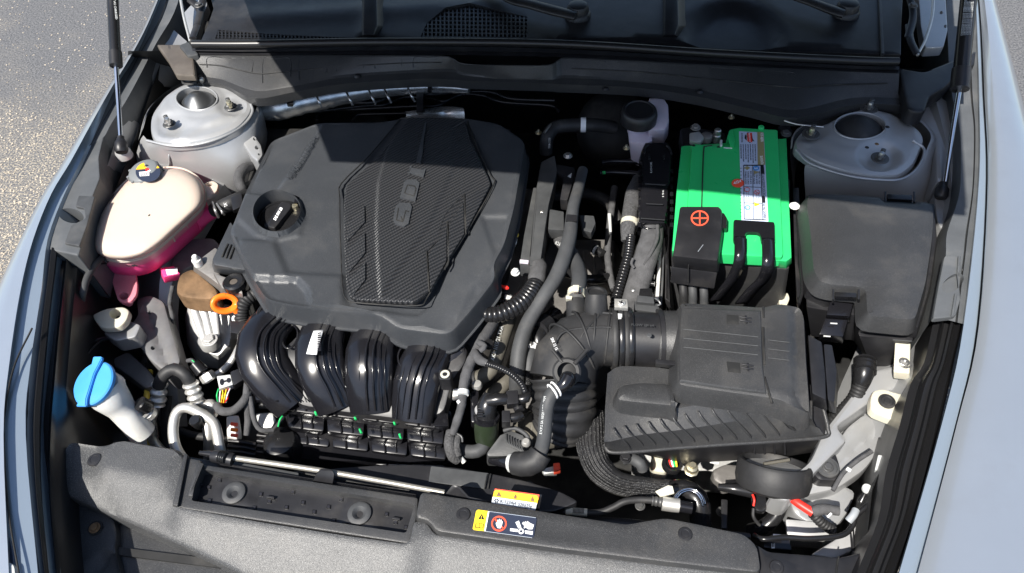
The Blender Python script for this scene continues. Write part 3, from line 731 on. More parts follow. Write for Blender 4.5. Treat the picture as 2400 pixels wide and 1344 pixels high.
rs_ = strut('right gas strut with a black cylinder and bright rod beside the fuse box', [(2276, -60, .17), (2266, 40, .13), (2249, 210, .06)], [(2250, 200, .063), (2232, 310, .02), (2214, 436, -.03)], (2207, 452, -.035), 18, 6, 0)
for k in range(7):
    text('printing', 'CAUTION DO NOT OPEN HIGH PRESSURE', (2254+k*3.6, 84-k*.4), (2266+k*3.2, -30), 2.6, .152, 'light_grey', rs_, th=.0003)
text('printing', 'GAS CHARGED', (266, 0), (271, 46), 5, .142, 'light_grey', ls_, th=.0003)

# ================================================================ hood hinges
for lab, arms, rod_ in (('left hood hinge of black arms beside the cowl end', [[(446, 0, .06), (470, 30, .05), (452, 90, .05)], [(480, -40, .08), (474, 10, .06), (462, 60, .05)]], [(417, -40, .08), (430, 35, .06), (446, 98, .045)]),
                        ('right hood hinge with bright edged arms behind the gas strut', [[(2120, -40, .08), (2140, 30, .06), (2128, 90, .05)], [(2130, 60, .05), (2134, 95, .05), (2150, 128, .045)]], [(2186, -40, .08), (2186, 30, .06), (2170, 90, .05), (2150, 130, .045)])):
    t = bpy.data.objects.new('hood_hinge', None); COL.objects.link(t); base(t, W(arms[0][-1][0], arms[0][-1][1], .03), bay); t['label'] = lab
    for a in arms: tube('arm', a, 9, 'plastic', t, flat=.5)
    tube('link', rod_, 3.2, 'pipe', t); bolt('bolt', (arms[0][0][0]+20, max(arms[0][0][1], 14), .07), 8, 'steel_dark', t)
sheet('hinge_plate', [(430, 30), (476, -20), (486, 10), (458, 84), (444, 90)], .035, .02, 'silver', bay, bev=.003)
sheet('hinge_plate', [(2150, -60), (2215, -60), (2222, 70), (2212, 110), (2168, 112), (2158, 60)], .035, .02, 'silver', bay, bev=.003, holes=[circ(2206, 30, 4, 8), circ(2216, 62, 4, 8)])
# ================================================================ strut towers
def tower(nm, label, top, wall, z, hole, reliefs, bolts, dome_mat, dome_r, seam, matn):
    t = thing(nm, label, 'strut tower', (hole[0], hole[1], z-.2))
    sheet('tower_top', top, z, .02, matn, t, bev=.010, cr=.03, grid=.006, rel=reliefs, holes=[circ(hole[0], hole[1], hole[2], 30, hole[3])], hdepth=.05)
    surf('tower_wall', wall, matn, t, m=4, k=3)
    tube('hole_rim', [W(a, b, z)+Vector((0, 0, hole[4])) for a, b in circ(hole[0], hole[1], hole[2]+1.5, 24, hole[3]+1)+[(hole[0]+hole[2]+1.5, hole[1])]], 2.2, matn, t, n=8, m=3)
    lathe('well', (hole[0], hole[1], z-.055), [(0, 0), (hole[2]*1.05, 2)], 'deep', t)
    lathe('strut_dome', (hole[0]-1, hole[1], z-.004), [(dome_r*1.12, -24), (dome_r*1.1, -6), (dome_r, -4), (dome_r*.99, 2), (dome_r*.9, 6), (dome_r*.62, 15), (dome_r*.36, 22), (dome_r*.22, 25), (0, 25.5)], dome_mat, t, sharp=60)
    if seam: tube('seam_sealer', seam, 3.4, matn, t, n=8)
    for i, (bx, by, tip) in enumerate(bolts):
        b = bolt('nut', (bx, by, z+.004), 11 if by < 400 and bx < 1000 else 12, 'steel_dark', t, stud=1.5, washer=1.35 if bx < 1000 else 1.7, h=.9)
        lathe('stud', (bx, by, z+.010), [(4.2, 0), (4.6, 6), (6.2, 8), (6.2, 15), (5, 18), (0, 18.5)], tip, t, seg=12)
    return t
L1 = [(348, 300), (352, 268), (372, 238), (412, 208), (452, 194), (500, 192), (545, 205), (578, 222), (592, 240), (586, 266), (560, 296), (510, 320), (455, 332), (400, 336), (358, 330)]
lt_ = tower('strut_tower', 'sunlit silver strut tower with a steel dome, behind the coolant tank', L1,
      [[(336, 300, -.02), (352, 252, -.02), (400, 208, -.02), (470, 186, -.02), (560, 205, -.02), (600, 240, -.02), (592, 270, -.02), (552, 305, -.02), (500, 326, -.02), (430, 340, -.02), (360, 338, -.02), (336, 318, -.02)],
       [(330, 315, -.035), (345, 262, -.035), (398, 214, -.035), (470, 192, -.035), (566, 212, -.035), (610, 252, -.035), (604, 290, -.035), (562, 324, -.035), (505, 346, -.035), (430, 356, -.035), (352, 352, -.035), (328, 332, -.035)],
       [(320, 350, -.09), (338, 300, -.09), (395, 240, -.09), (470, 220, -.09), (575, 240, -.09), (622, 290, -.09), (618, 350, -.09), (578, 396, -.09), (520, 410, -.09), (430, 410, -.09), (345, 400, -.09), (318, 378, -.09)],
       [(322, 440, -.2), (340, 380, -.2), (395, 320, -.2), (470, 290, -.2), (575, 310, -.2), (632, 370, -.2), (620, 430, -.2), (585, 480, -.2), (520, 500, -.2), (430, 500, -.2), (350, 490, -.2), (320, 470, -.2)]],
      -.01, (465, 240, 47, 27, .009), [(circ(468, 238, 92, 20, 58), .006, .03), (circ(465, 240, 60, 20, 38), .003, .012), (circ(398, 292, 36, 14, 24), -.005, .02), (circ(545, 252, 30, 14, 22), -.005, .016), ([(420, 330), (470, 300), (560, 270)], .003, .02, .006)],
      [(478, 199, 'steel'), (541, 252, 'zinc'), (397, 292, 'steel')], 'dome_steel', 39,
      [(344, 330, -.018), (400, 342, -.018), (455, 340, -.018), (505, 328, -.018), (552, 306, -.018), (580, 284, -.018), (592, 262, -.016), (588, 246, -.014)], 'silver')
sheet('side_gusset', [(556, 306), (574, 300), (590, 308), (612, 340), (616, 362), (604, 380), (588, 366), (566, 330)], -.045, .08, 'silver', lt_, bev=.004, holes=[circ(597, 326, 4), circ(602, 346, 5), circ(607, 362, 3)], hdepth=.01)
sheet('key_hole', [(490, 380), (500, 362), (514, 368), (512, 392), (494, 396)], -.075, .02, 'silver', lt_, bev=.003)
lathe('dark_hole', (503, 381, -.074), [(0, 1), (5, 1), (6, 0)], 'deep', lt_)
tube('stamped_edge', [(350, 342, -.035), (392, 336, -.03), (396, 366, -.045), (392, 392, -.07), (350, 388, -.07)], 2, 'silver', lt_)
R1 = [(1862, 345), (1866, 320), (1884, 300), (1930, 290), (1985, 262), (2038, 254), (2085, 262), (2130, 282), (2160, 305), (2170, 325), (2158, 352), (2146, 382), (2112, 410), (2060, 412), (1990, 402), (1905, 375)]
rt_ = tower('strut_tower', 'shaded silver strut tower with a black dome, behind the fuse box', R1,
      [[(1856, 348, -.018), (1862, 318, -.018), (1885, 296, -.018), (1930, 280, -.018), (1990, 252, -.018), (2048, 246, -.018), (2130, 268, -.018), (2180, 312, -.018), (2172, 350, -.018), (2156, 390, -.018), (2118, 420, -.018), (2062, 420, -.018), (1985, 410, -.018), (1895, 384, -.018)],
       [(1852, 362, -.03), (1857, 325, -.03), (1880, 300, -.03), (1930, 284, -.03), (1990, 256, -.03), (2050, 250, -.03), (2140, 272, -.03), (2192, 320, -.03), (2184, 360, -.03), (2166, 402, -.03), (2124, 432, -.03), (2060, 434, -.03), (1975, 424, -.03), (1885, 400, -.03)],
       [(1862, 470, -.12), (1865, 400, -.12), (1885, 360, -.12), (1930, 330, -.12), (1990, 310, -.12), (2050, 300, -.12), (2150, 320, -.12), (2205, 380, -.12), (2200, 440, -.12), (2180, 490, -.12), (2130, 520, -.12), (2060, 520, -.12), (1970, 510, -.12), (1890, 500, -.12)]],
      -.008, (2013, 302, 59, 30, .006), [(circ(2010, 305, 108, 20, 60), .004, .03), (circ(2013, 302, 76, 20, 42), .002, .014), (circ(2062, 368, 44, 14, 30), -.008, .02), (circ(1899, 310, 34, 14, 20), -.006, .02)],
      [(1900, 316, 'zinc'), (2036, 256, 'steel'), (2062, 372, 'steel')], 'rubber', 52,
      [(1866, 352, -.012), (1900, 384, -.014), (1985, 412, -.014), (2060, 422, -.014), (2114, 420, -.014), (2152, 392, -.014), (2166, 352, -.014), (2140, 330, -.006)], 'silver')
for nm, q in (('paint_spot', (2055, 338, .004)), ('spot_hole', (2032, 346, .003)), ('spot_hole', (2080, 298, .004))): lathe(nm, q, [(0, 1), (4, 1), (5, 0)], 'rust' if nm[0] == 'p' else 'deep', rt_, seg=10)
tube('wire_edge', [(1838, 283, .0), (1860, 290, .0), (1885, 294, .0), (1930, 298, .0)], 2.2, 'steel', rt_)
sheet('rear_panel', [(2120, 250), (2150, 262), (2175, 230), (2215, 205), (2245, 182), (2252, 260), (2252, 300), (2220, 420), (2195, 430), (2190, 320), (2150, 275)], -.03, .1, 'silver', bay, bev=.008, cr=.015)
sheet('lower_bracket', [(2196, 430), (2216, 470), (2222, 500), (2212, 545), (2196, 520), (2190, 470)], -.05, .1, 'silver', bay, bev=.004)

# ================================================================ foil sleeve, pipes behind the engine
fo = tube('foil_wrap', [(600, 255, -.07), (650, 252, -.06), (700, 240, -.055), (760, 228, -.055), (820, 218, -.055), (880, 210, -.055), (960, 204, -.055), (1040, 203, -.055), (1100, 208, -.055)], [26, 32, 30, 28, 24, 21, 18, 15, 12], 'foil', noise=.05, n=20)
tag(fo, 'crinkled silver foil heat wrap under the cowl behind the engine cover', 'heat wrap')
for x in (742, 815, 868, 905, 960): tube('crease', [(x-4, 205+(1000-x)*.05, -.034), (x+4, 222+(1000-x)*.05, -.030), (x+12, 236+(1000-x)*.06, -.045)], 2.5, 'foil', fo, n=6)
prism('clip', [(672, 226, -.02), (688, 226, -.02), (688, 244, -.02), (672, 244, -.02)], [(674, 240, -.05), (686, 240, -.05), (686, 252, -.05), (674, 252, -.05)], 'plastic', fo)
prism('clip', [(1003, 196, -.02), (1014, 196, -.02), (1012, 212, -.02), (1001, 212, -.02)], [(1003, 208, -.05), (1012, 208, -.05), (1012, 218, -.05), (1003, 218, -.05)], 'plastic', fo)
fs = surf('foil_shield', [[(948, 262, -.10), (990, 256, -.09), (1040, 250, -.10), (1085, 252, -.09)], [(952, 270, -.10), (995, 268, -.085), (1045, 262, -.1), (1088, 262, -.09)], [(950, 290, -.12), (1000, 286, -.11), (1050, 286, -.12), (1090, 288, -.11)]], 'foil', None, m=5, k=3)
tag(fs, 'small foil heat shield showing above the back edge of the engine cover', 'heat shield')
for k, (lab, pts) in enumerate((('uppermost thin black brake pipe along the firewall behind the engine', [(690, 262, -.09), (800, 243, -.08), (880, 240, -.08), (930, 218, -.08), (1000, 222, -.08), (1070, 216, -.08), (1150, 216, -.08), (1200, 232, -.08), (1300, 236, -.08)]),
                 ('second thin black pipe along the firewall behind the engine', [(740, 262, -.1), (860, 248, -.1), (900, 246, -.1), (950, 228, -.1), (1010, 232, -.1), (1040, 238, -.1), (1080, 222, -.1), (1130, 224, -.1), (1180, 240, -.1), (1290, 248, -.1), (1310, 262, -.1)]),
                 ('lowest thin black pipe along the firewall behind the engine', [(742, 282, -.11), (745, 262, -.11), (760, 258, -.11), (850, 256, -.11), (960, 250, -.11), (1000, 250, -.11), (1030, 246, -.11), (1060, 228, -.11)]),
                 ('thin black pipe looping up behind the engine cover edge', [(826, 284, -.10), (838, 270, -.10), (870, 268, -.1), (950, 266, -.1)]))):
    tag(tube('brake_pipe', pts, 4.2 if k < 3 else 2.6, 'gloss_soft'), lab, 'pipe', 'thin pipes along the firewall')
pb = prism('pipe_clamp', [(976, 214, -.06), (992, 214, -.06), (992, 262, -.06), (976, 262, -.06)], [(976, 222, -.1), (992, 222, -.1), (992, 266, -.1), (976, 266, -.1)], 'plastic')
tag(pb, 'black clamp holding the thin pipes together on the firewall', 'clamp')
sh = sheet('sound_pad', [(640, 262), (760, 255), (900, 262), (920, 300), (780, 330), (640, 330)], -.2, .02, 'deep', bay, bev=.005)

# ================================================================ engine body under the cover
en = thing('engine_block', 'dark engine block under the black cover', 'engine', (900, 700, -.5))
prism('block', [(600, 300, -.10), (1200, 300, -.10), (1195, 640, -.10), (1120, 760, -.10), (640, 740, -.10), (560, 560, -.10)], [(600, 420, -.45), (1180, 420, -.45), (1180, 860, -.45), (1080, 960, -.45), (640, 940, -.45), (580, 760, -.45)], 'deep', en, bev=.01)
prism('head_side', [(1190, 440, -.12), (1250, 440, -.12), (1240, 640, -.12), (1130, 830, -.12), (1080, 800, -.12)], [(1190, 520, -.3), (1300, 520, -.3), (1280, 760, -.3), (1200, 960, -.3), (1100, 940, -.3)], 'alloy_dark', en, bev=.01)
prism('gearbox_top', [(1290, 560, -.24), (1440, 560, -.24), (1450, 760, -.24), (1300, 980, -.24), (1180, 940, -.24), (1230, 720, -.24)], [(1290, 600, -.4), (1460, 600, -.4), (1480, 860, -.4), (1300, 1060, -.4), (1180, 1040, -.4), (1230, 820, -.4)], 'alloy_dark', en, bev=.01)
prism('bell_housing', [(1480, 1000, -.30), (1760, 1020, -.30), (1770, 1110, -.30), (1480, 1100, -.30)], [(1480, 1040, -.42), (1760, 1060, -.42), (1770, 1160, -.42), (1480, 1160, -.42)], 'alloy', en, bev=.012)

# ================================================================ engine cover
ec = thing('engine_cover', 'large black textured plastic engine cover with a carbon look centre and raised letters', 'engine cover', (880, 540, -.05))
CO = [(746, 286, -.012), (891, 285, -.006), (946, 275, 0), (1095, 275, 0), (1170, 288, -.004), (1231, 329, -.008), (1226, 373, -.006), (1207, 485, -.006), (1184, 572, -.008), (1158, 618, -.010), (1163, 652, -.012), (1110, 722, -.018), (1054, 786, -.026), (930, 770, -.026), (890, 738, -.016), (700, 718, -.018), (622, 703, -.018), (592, 655, -.012), (562, 604, -.008), (535, 545, -.010), (548, 515, -.008), (574, 448, -.008), (634, 329, -.014)]
CI = [(939, 278), (863, 368), (800, 430), (796, 466), (798, 578), (803, 675), (813, 702), (835, 710), (975, 717), (1000, 700), (1040, 630), (1092, 548), (1157, 434), (1150, 412), (1112, 329), (1096, 288), (1090, 280)]
crel = [([(500, 400), (560, 440), (612, 452), (640, 446), (700, 360), (746, 286), (760, 240), (500, 240)], -.004, .007),
        ([(560, 556), (640, 560), (668, 628), (800, 634), (800, 760), (500, 760)], .005, .013),
        ([(500, 640), (690, 642), (712, 664), (735, 730), (720, 800), (500, 800)], -.009, .009),
        ([(1128, 500), (1164, 600), (1112, 655), (1070, 730), (1000, 820), (1300, 820), (1300, 500)], -.004, .011),
        ([(905, 735), (948, 762), (1046, 770), (1096, 712), (1110, 830), (880, 830)], -.005, .008),
        (CI, -.003, .005),
        ([(500, 460), (600, 445), (640, 440), (700, 465), (712, 505), (700, 545), (640, 560), (596, 545)], .0035, .008)]
sheet('cover_shell', CO, 0, .040, 'cover', ec, bev=.006, cr=.016, taper=.004, grid=.0042, rel=crel, holes=[circ(650, 497, 56, 32, 49, rot=-12)], hdepth=.045, lip=.004)
def czi(a, b): return -.0015
CR = [(960, 278), (888, 366), (812, 434), (806, 466), (807, 578), (812, 675), (820, 697), (838, 703), (973, 710), (996, 693), (1034, 626), (1085, 545), (1150, 432), (1143, 412), (1104, 330), (1090, 285)]
irel = [([(945, 278), (905, 360), (886, 430), (882, 520), (884, 600), (892, 720), (1200, 760), (1200, 200)], .0035, .006),
        ([(1060, 300), (1062, 400), (1010, 520), (930, 640), (880, 720), (1100, 760), (1300, 500), (1200, 250)], -.0022, .008),
        ([(1010, 760), (1000, 590), (1048, 520), (1088, 455), (1130, 400), (1300, 500), (1100, 760)], -.0012, .008)]
for g in ([(1088, 455), (1092, 548)], [(1048, 520), (1052, 606), (1042, 632)], [(1000, 590), (1006, 684)]): tube('panel_slot', [(a, b, .0026) for a, b in g], 2.2, 'deep', ec, n=6)
for g in ([(1088, 455), (1046, 500), (1030, 540)], [(1000, 590), (1034, 556)], [(856, 470), (858, 520), (820, 560)], [(858, 560), (858, 640), (826, 668)]): tube('panel_crease', [(a, b, .0028 if a > 900 else .0008) for a, b in g], 1.2, 'carbon', ec, n=6)
sheet('carbon_panel', CR, .0015, .006, 'carbon', ec, bev=.0015, cr=.006, grid=.0034, rel=irel)
tube('panel_groove', [(a, b, -.0015) for a, b in CI]+[(CI[0][0], CI[0][1], -.0015)], 1.7, 'deep', ec, n=6, m=3)
for g in ([(1091, 462, .0034), (1147, 438, .0016), (1093, 540, .0034)], [(1053, 524, .0048), (1086, 474, .0034), (1088, 548, .0022), (1051, 606, .0040)], [(1004, 596, .0052), (1047, 534, .0036), (1046, 612, .0022), (1009, 680, .0040)],
          [(960, 652, .0050), (1000, 604, .0036), (1004, 684, .0024), (975, 700, .0036)], [(814, 524, .0024), (854, 480, .0044), (855, 520, .0044), (814, 566, .0024)], [(814, 588, .0024), (855, 544, .0044), (856, 592, .0044), (817, 640, .0024)], [(819, 656, .0024), (856, 614, .0044), (856, 655, .0044), (828, 692, .0024)]):
    sheet('slanted_slat', [(a, b, c+.0008) for a, b, c in g], 0, .004, 'carbon', ec, bev=.0006, cr=.002)
# raised letters running up the panel
def lz(a, b): return .0058
def strokes(name, segs, wpx, z=.0055, th=.0022):
    flat(name, [seg(*s, wpx) for s in segs], z, 'cover', ec, th=th)
# letter outlines, read from the left side of the car
flat('letter_g', [[(928, 486), (938, 478), (962, 480), (966, 488), (958, 527), (948, 534), (926, 528), (922, 518)]], .0050, 'cover', ec, th=.0032)
flat('letter_g_slot', [seg(934, 488, 929, 516, 2.2), seg(929, 516, 944, 520, 2.2), seg(944, 520, 951, 494, 2.2), seg(951, 494, 958, 497, 2.2), seg(940, 508, 943, 520, 2.4)], .0084, 'deep', ec)
flat('letter_d', [[(938, 466), (948, 430), (954, 424), (976, 424), (984, 432), (974, 474)]], .0050, 'cover', ec, th=.0032)
flat('letter_d_slot', [seg(948, 453, 955, 434, 2.2), seg(955, 434, 972, 437, 2.2), seg(972, 437, 975, 443, 2.2), seg(975, 443, 970, 460, 2.2), seg(970, 460, 948, 453, 1.6)], .0084, 'deep', ec)
flat('letter_i', [[(957, 407), (962, 396), (994, 402), (990, 416)], [(957, 409), (962, 392), (966, 392), (961, 410)], [(989, 417), (994, 399), (998, 400), (993, 418)]], .0050, 'cover', ec, th=.0032)
flat('letter_bar', [[(976, 382), (980, 360), (988, 330), (996, 290), (1000, 290), (993, 335), (991, 362), (986, 384)]], .0050, 'cover', ec, th=.0032)
for s, a, b, h in (('ENGINE OIL', (676, 420), (700, 376), 7), ('SMARTSTREAM', (688, 416), (738, 322), 9), ('GASOLINE DIRECT INJECTION', (700, 398), (742, 320), 5), ('CAUTION HOT', (682, 420), (690, 396), 10)):
    text('embossed_text', s, a, b, h, -.0042, 'plastic_grey' if 0 else 'cover', ec, th=.0006, bold=.0)
# ribbed corner piece, left of the cover
cp = thing('side_shroud', 'small ribbed black shroud at the left edge of the engine cover', 'shroud', (530, 600, -.06))
prism('shell', [(540, 520, -.028), (498, 608, -.028), (502, 622, -.030), (575, 634, -.030), (572, 560, -.028)], [(540, 535, -.07), (496, 624, -.07), (502, 642, -.07), (578, 652, -.07), (574, 580, -.07)], 'cover', cp, bev=.003)
for k in range(3): tube('rib', [(534+k*8, 572+k*2, -.027), (520+k*9, 603+k*2, -.027)], 2, 'deep', cp, n=6)
# oil filler
oc = thing('oil_filler_cap', 'round black oil filler cap with a grip bar and white lettering', 'oil cap', (654, 506, -.05))
lathe('cap_disc', (654, 508, -.020), [(54, -30), (54, 0), (50, 2), (47, 2), (46, -1), (30, -1), (28, 0), (0, 0)], 'gloss_soft', oc)
sheet('grip', [(627, 532), (643, 536), (682, 487), (682, 476), (662, 471), (655, 476), (627, 522)], -.010, .022, 'plastic', oc, bev=.003, cr=.004)
text('lettering', 'SAE 0W-20', (646, 518), (663, 489), 7, -.0095, 'white', oc, th=.0003, bold=.03)
for k in range(9): flat('tick', [seg(*circ(654, 508, 41, 1, 35, 10+k*12)[0], *circ(654, 508, 44, 1, 38, 10+k*12)[0], 1.6)], -.025, 'light_grey', oc)
sheet('tab', [(684, 478), (697, 477), (698, 482), (692, 486), (684, 486)], -.012, .01, 'zinc', oc, bev=.001, cr=.001)
prism('tab_notch', [(692, 458, -.006), (700, 462, -.006), (698, 476, -.006), (689, 476, -.006)], [(692, 462, -.03), (702, 466, -.03), (698, 480, -.03), (689, 480, -.03)], 'gloss', oc, bev=0)

# ================================================================ intake manifold
im = thing('intake_manifold', 'glossy black intake manifold with four curved runners, below the engine cover', 'manifold', (830, 950, -.35))
ZM = -.075
sp = [[(654, 742, -.075), (622, 775, -.072), (610, 815, -.075), (620, 860, -.09), (655, 905, -.11), (690, 945, -.135)],
      [(770, 750, -.075), (752, 790, -.070), (748, 825, -.072), (755, 870, -.085), (775, 910, -.105), (795, 955, -.13)],
      [(888, 768, -.075), (872, 800, -.070), (866, 835, -.072), (866, 880, -.085), (868, 925, -.11), (872, 965, -.13)],
      [(1014, 800, -.078), (1002, 830, -.075), (988, 860, -.078), (976, 900, -.09), (970, 940, -.11), (966, 985, -.13)]]
for k, s in enumerate(sp):
    t = tube('runner', s, [50, 56, 58, 58, 55, 51], 'gloss', im, n=26, flat=.47, m=10, up=Vector((0, -.25, 1)), caps=True)
    for j, o in enumerate((-9, 8, 22, -24, 36, -38)):
        tube('runner_rib', [(a+o*(1 if k < 2 else 1)+(0), b+o*.06, c+(.0188 if abs(o) < 10 else .0165 if abs(o) < 23 else .0145 if abs(o) < 30 else .0105)) for a, b, c in s[:5]]+[(s[5][0]+o, s[5][1]-2, s[5][2]+(.016 if abs(o) < 23 else .011))], 2.6 if j < 2 else 1.2, 'gloss', im, n=8)
    tube('runner_collar', [(a, b, -.060) for a, b in circ(s[0][0]+2, s[0][1]+2, 52, 16, 40, 175, 350)], [5]*17, 'gloss_soft', im, n=8, m=2)
# webs between runners with slots
web = [(590, 785, -0.073), (600, 752, -0.073), (700, 752, -0.070), (830, 762, -0.070), (930, 790, -0.070), (1060, 808, -0.070), (1098, 812, -0.073), (1092, 850, -0.078), (1060, 890, -0.088), (1040, 970, -0.123), (960, 985, -0.126), (800, 965, -0.126), (700, 950, -0.126), (650, 890, -0.106), (605, 850, -0.083)]
sheet('web', web, -.094, .03, 'plastic', im, bev=.005, cr=.015, holes=[circ(680, 788, 15, 16, 26, rot=15), [(800, 800), (822, 790), (834, 800), (826, 845), (820, 872), (802, 880), (786, 866), (790, 846), (800, 830)], circ(950, 836, 15, 16, 22, rot=8)], hdepth=.04,
      grid=.008, rel=[(circ(808, 860, 38, 20, 46), .006, .006)])
for a in ((680, 790, 17, 28, 15), (950, 836, 17, 25, 8)): tube('slot_rim', [(x, y, -.072) for x, y in circ(a[0], a[1], a[2], 18, a[3], 0, 360, a[4])]+[(circ(a[0], a[1], a[2], 18, a[3], 0, 360, a[4])[0][0], circ(a[0], a[1], a[2], 18, a[3], 0, 360, a[4])[0][1], -.072)], 2.6, 'gloss', im, n=8, m=2)
lathe('token', (812, 900, -.098), [(0, 2), (10, 2), (11, 0)], 'light_grey', im)
surf('right_flank', [[(1030, 845, -.085), (1060, 810, -.07), (1090, 800, -.07)], [(1005, 900, -.10), (1048, 860, -.085), (1086, 850, -.085)], [(1000, 985, -.13), (1038, 940, -.12), (1062, 890, -.12)]], 'gloss', im, m=6, k=4, thick=.003)
sheet('mount_pad', [(1028, 866), (1054, 864), (1058, 870), (1057, 890), (1028, 890)], -.052, .03, 'plastic', im, bev=.002, cr=.004)
lathe('insert', (1043, 878, -.052), [(11, 0), (11, 2), (6, 2), (6, -3), (0, -3)], 'cream', im)
surf('bar_code', [[(735, 776, -.040), (726, 802, -.039), (718, 830, -.040)], [(758, 768+5, -.040), (750, 800, -.039), (742, 832, -.040)]], 'white', im, m=4, thick=.0005)
flat('bar_code_ink', [seg(744, 782+k*5, 752, 781+k*5, 2.2+(k % 3)*.6) for k in range(9)], -.0385, 'ink', im)
# lower stepped body: rows of ribs
for r, (x0, x1, y0, y1, z0) in enumerate(((655, 1040, 926, 972, -.135), (672, 1046, 968, 1008, -.165), (686, 1052, 1004, 1044, -.195), (700, 1050, 1036, 1074, -.225))):
    xs = np.linspace(x0, x1, 5)
    for i in range(4):
        a, b = xs[i], xs[i+1]; ya = y0+(y1-y0)*(a-x0)/(x1-x0); yb = y0+(y1-y0)*(b-x0)/(x1-x0)
        prism('lobe', [(a, ya, z0), (b-4, yb-3, z0), (b-7, yb+34, z0-.004), (a+2, ya+34, z0-.004)], [(a+2, ya+22, z0-.04), (b-8, yb+16, z0-.04), (b-14, yb+50, z0-.044), (a+4, ya+50, z0-.044)], 'gloss', im, bev=.004)
        c = (a+b)/2
        for q in (-16, 10): tube('rib', [(c+q, (ya+yb)/2-4, z0+.002), (c+q+4, (ya+yb)/2+32, z0-.002)], 2.2, 'gloss', im, n=6)
    tube('edge_bead', [(x0+(x1-x0)*t/8, y0+(y1-y0)*t/8+(3 if t % 2 else -4)-2, z0+.0045) for t in range(9)], 2.6, 'gloss', im, n=8)
prism('lower_body', [(640, 900, -.145), (1060, 960, -.145), (1075, 1090, -.22), (700, 1080, -.22)], [(660, 960, -.33), (1060, 1000, -.33), (1070, 1130, -.33), (720, 1110, -.33)], 'gloss', im, bev=.01)
for x, y in ((712, 922), (812, 936), (922, 948), (740, 970), (832, 980), (924, 992), (845, 1012), (938, 1024)): tube('green_seal', [(x-9, y, -.128), (x+9, y+1, -.128)] if y < 950 else [(x-2, y-6, -.14), (x+2, y+4, -.14)], 3.0, 'green_tube', im, n=6)
prism('side_lug', [(592, 916, -.11), (648, 920, -.11), (655, 942, -.11), (600, 938, -.11)], [(592, 930, -.16), (650, 934, -.16), (658, 962, -.16), (600, 958, -.16)], 'gloss', im, bev=.003)
prism('side_lug', [(1014, 968, -.13), (1050, 968, -.13), (1052, 1000, -.13), (1016, 1000, -.13)], [(1014, 985, -.18), (1052, 985, -.18), (1054, 1016, -.18), (1016, 1016, -.18)], 'gloss', im, bev=.003)

# ================================================================ coolant expansion tank
ct = thing('coolant_tank', 'cream translucent coolant tank holding pink coolant, with a grey cap', 'coolant tank', (350, 560, -.14))
T1 = [(345, 402), (392, 394), (430, 398), (462, 416), (478, 442), (480, 468), (472, 486), (450, 508), (415, 540), (380, 572), (345, 596), (318, 606), (282, 610), (240, 602), (219, 582), (216, 552), (226, 518), (246, 484), (272, 452), (304, 420)]
zt = -.055
def ringz(pts, z, sx=1.0, c=(350, 505)): return [(c[0]+(a-c[0])*sx, c[1]+(b-c[1])*sx, z) for a, b in pts]
loop = lambda r: r+[r[0]]
def off(pts, dx, dy): return [(a+dx, b+dy) for a, b in pts]
surf('upper_shell', [loop(ringz(T1, zt+.030, .02)), loop(ringz(T1, zt+.030, .35)), loop(ringz(T1, zt+.029, .66)), loop(ringz(T1, zt+.025, .86)), loop(ringz(T1, zt+.014, .965)), loop(ringz(T1, zt-.008, 1.0))], 'tank_upper', ct, m=3, k=3, sharp=80)
tube('weld_seam', [(a, b, zt-.009) for a, b in loop(T1)], 3.6, 'bottle', ct, n=8, m=4)
tube('weld_seam', [(a+1, b+4, zt-.013) for a, b in loop(T1)], 2.6, 'bottle', ct, n=8, m=4)
surf('mid_shell', [loop(ringz(T1, zt-.010, .985)), loop(ringz(off(T1, 3, 12), zt-.024, .985)), loop(ringz(off(T1, 5, 22), zt-.036, .975))], 'tank_mid', ct, m=3, sharp=80)
surf('coolant_body', [loop(ringz(off(T1, 5, 21), zt-.035, .978)), loop(ringz(off(T1, 12, 36), zt-.055, .97)), loop(ringz(off(T1, 22, 52), zt-.085, .90)), loop(ringz(off(T1, 20, 60), zt-.10, .5))], 'pink', ct, m=3, k=2, sharp=80)
for x, y, x2, y2 in ((432, 520, 440, 534), (402, 550, 410, 566), (448, 500, 462, 512)): tube('mould_rib', [(x-8, y-14, zt-.004), (x, y, zt-.008), (x2, y2, zt-.03)], 2, 'bottle', ct, n=6)
tube('outlet', [(455, 520, zt-.045), (480, 505, zt-.045), (512, 492, zt-.045)], [24, 20, 14], 'pink', ct)
sheet('lug', [(470, 436), (482, 428), (500, 423), (512, 432), (508, 448), (492, 460), (478, 462)], -.065, .008, 'bottle', ct, bev=.002, cr=.006, holes=[circ(490, 432, 9, 12, 5)])
sheet('foot_bracket', [(250, 612), (262, 600), (316, 632), (322, 668), (320, 690), (308, 706), (290, 712), (276, 704), (268, 680), (256, 640)], -.12, .006, 'pink_pale', ct, bev=.002, holes=[circ(290, 694, 11, 14, 9)])  # pale pink is the tinted light under the tank, put into the colour
flat('level_marks', [seg(280, 612, 322, 624, 2.5), seg(286, 618, 304, 624, 4), seg(308, 622, 316, 625, 3)], -.083, 'ink', ct)
cap = lathe('cap', (350, 418, -.045), [(25, -8), (36, -8), (37, 0), (37, 20), (35, 26), (31, 29), (0, 30)], 'cap_grey', ct, axis=(-.10, -.12, 1), seg=36)
for k in range(10):
    a = math.radians(36*k); p = W(350, 418, -.045); s = SC(p)
    tube('cap_grip', [p+Vector((math.cos(a)*37, math.sin(a)*37, -4))*s, p+Vector((math.cos(a)*37-2, math.sin(a)*37-2, 22))*s], 3.6, 'cap_grey', ct, n=6)
zc = lambda a, b: -.0225-.10*0+(a-347)*-.00008+(402-b)*-.0001
zc = lambda a, b: -.0205
flat('cap_sticker', [circ(347, 404, 29, 28, 23)], zc, 'navy', ct)
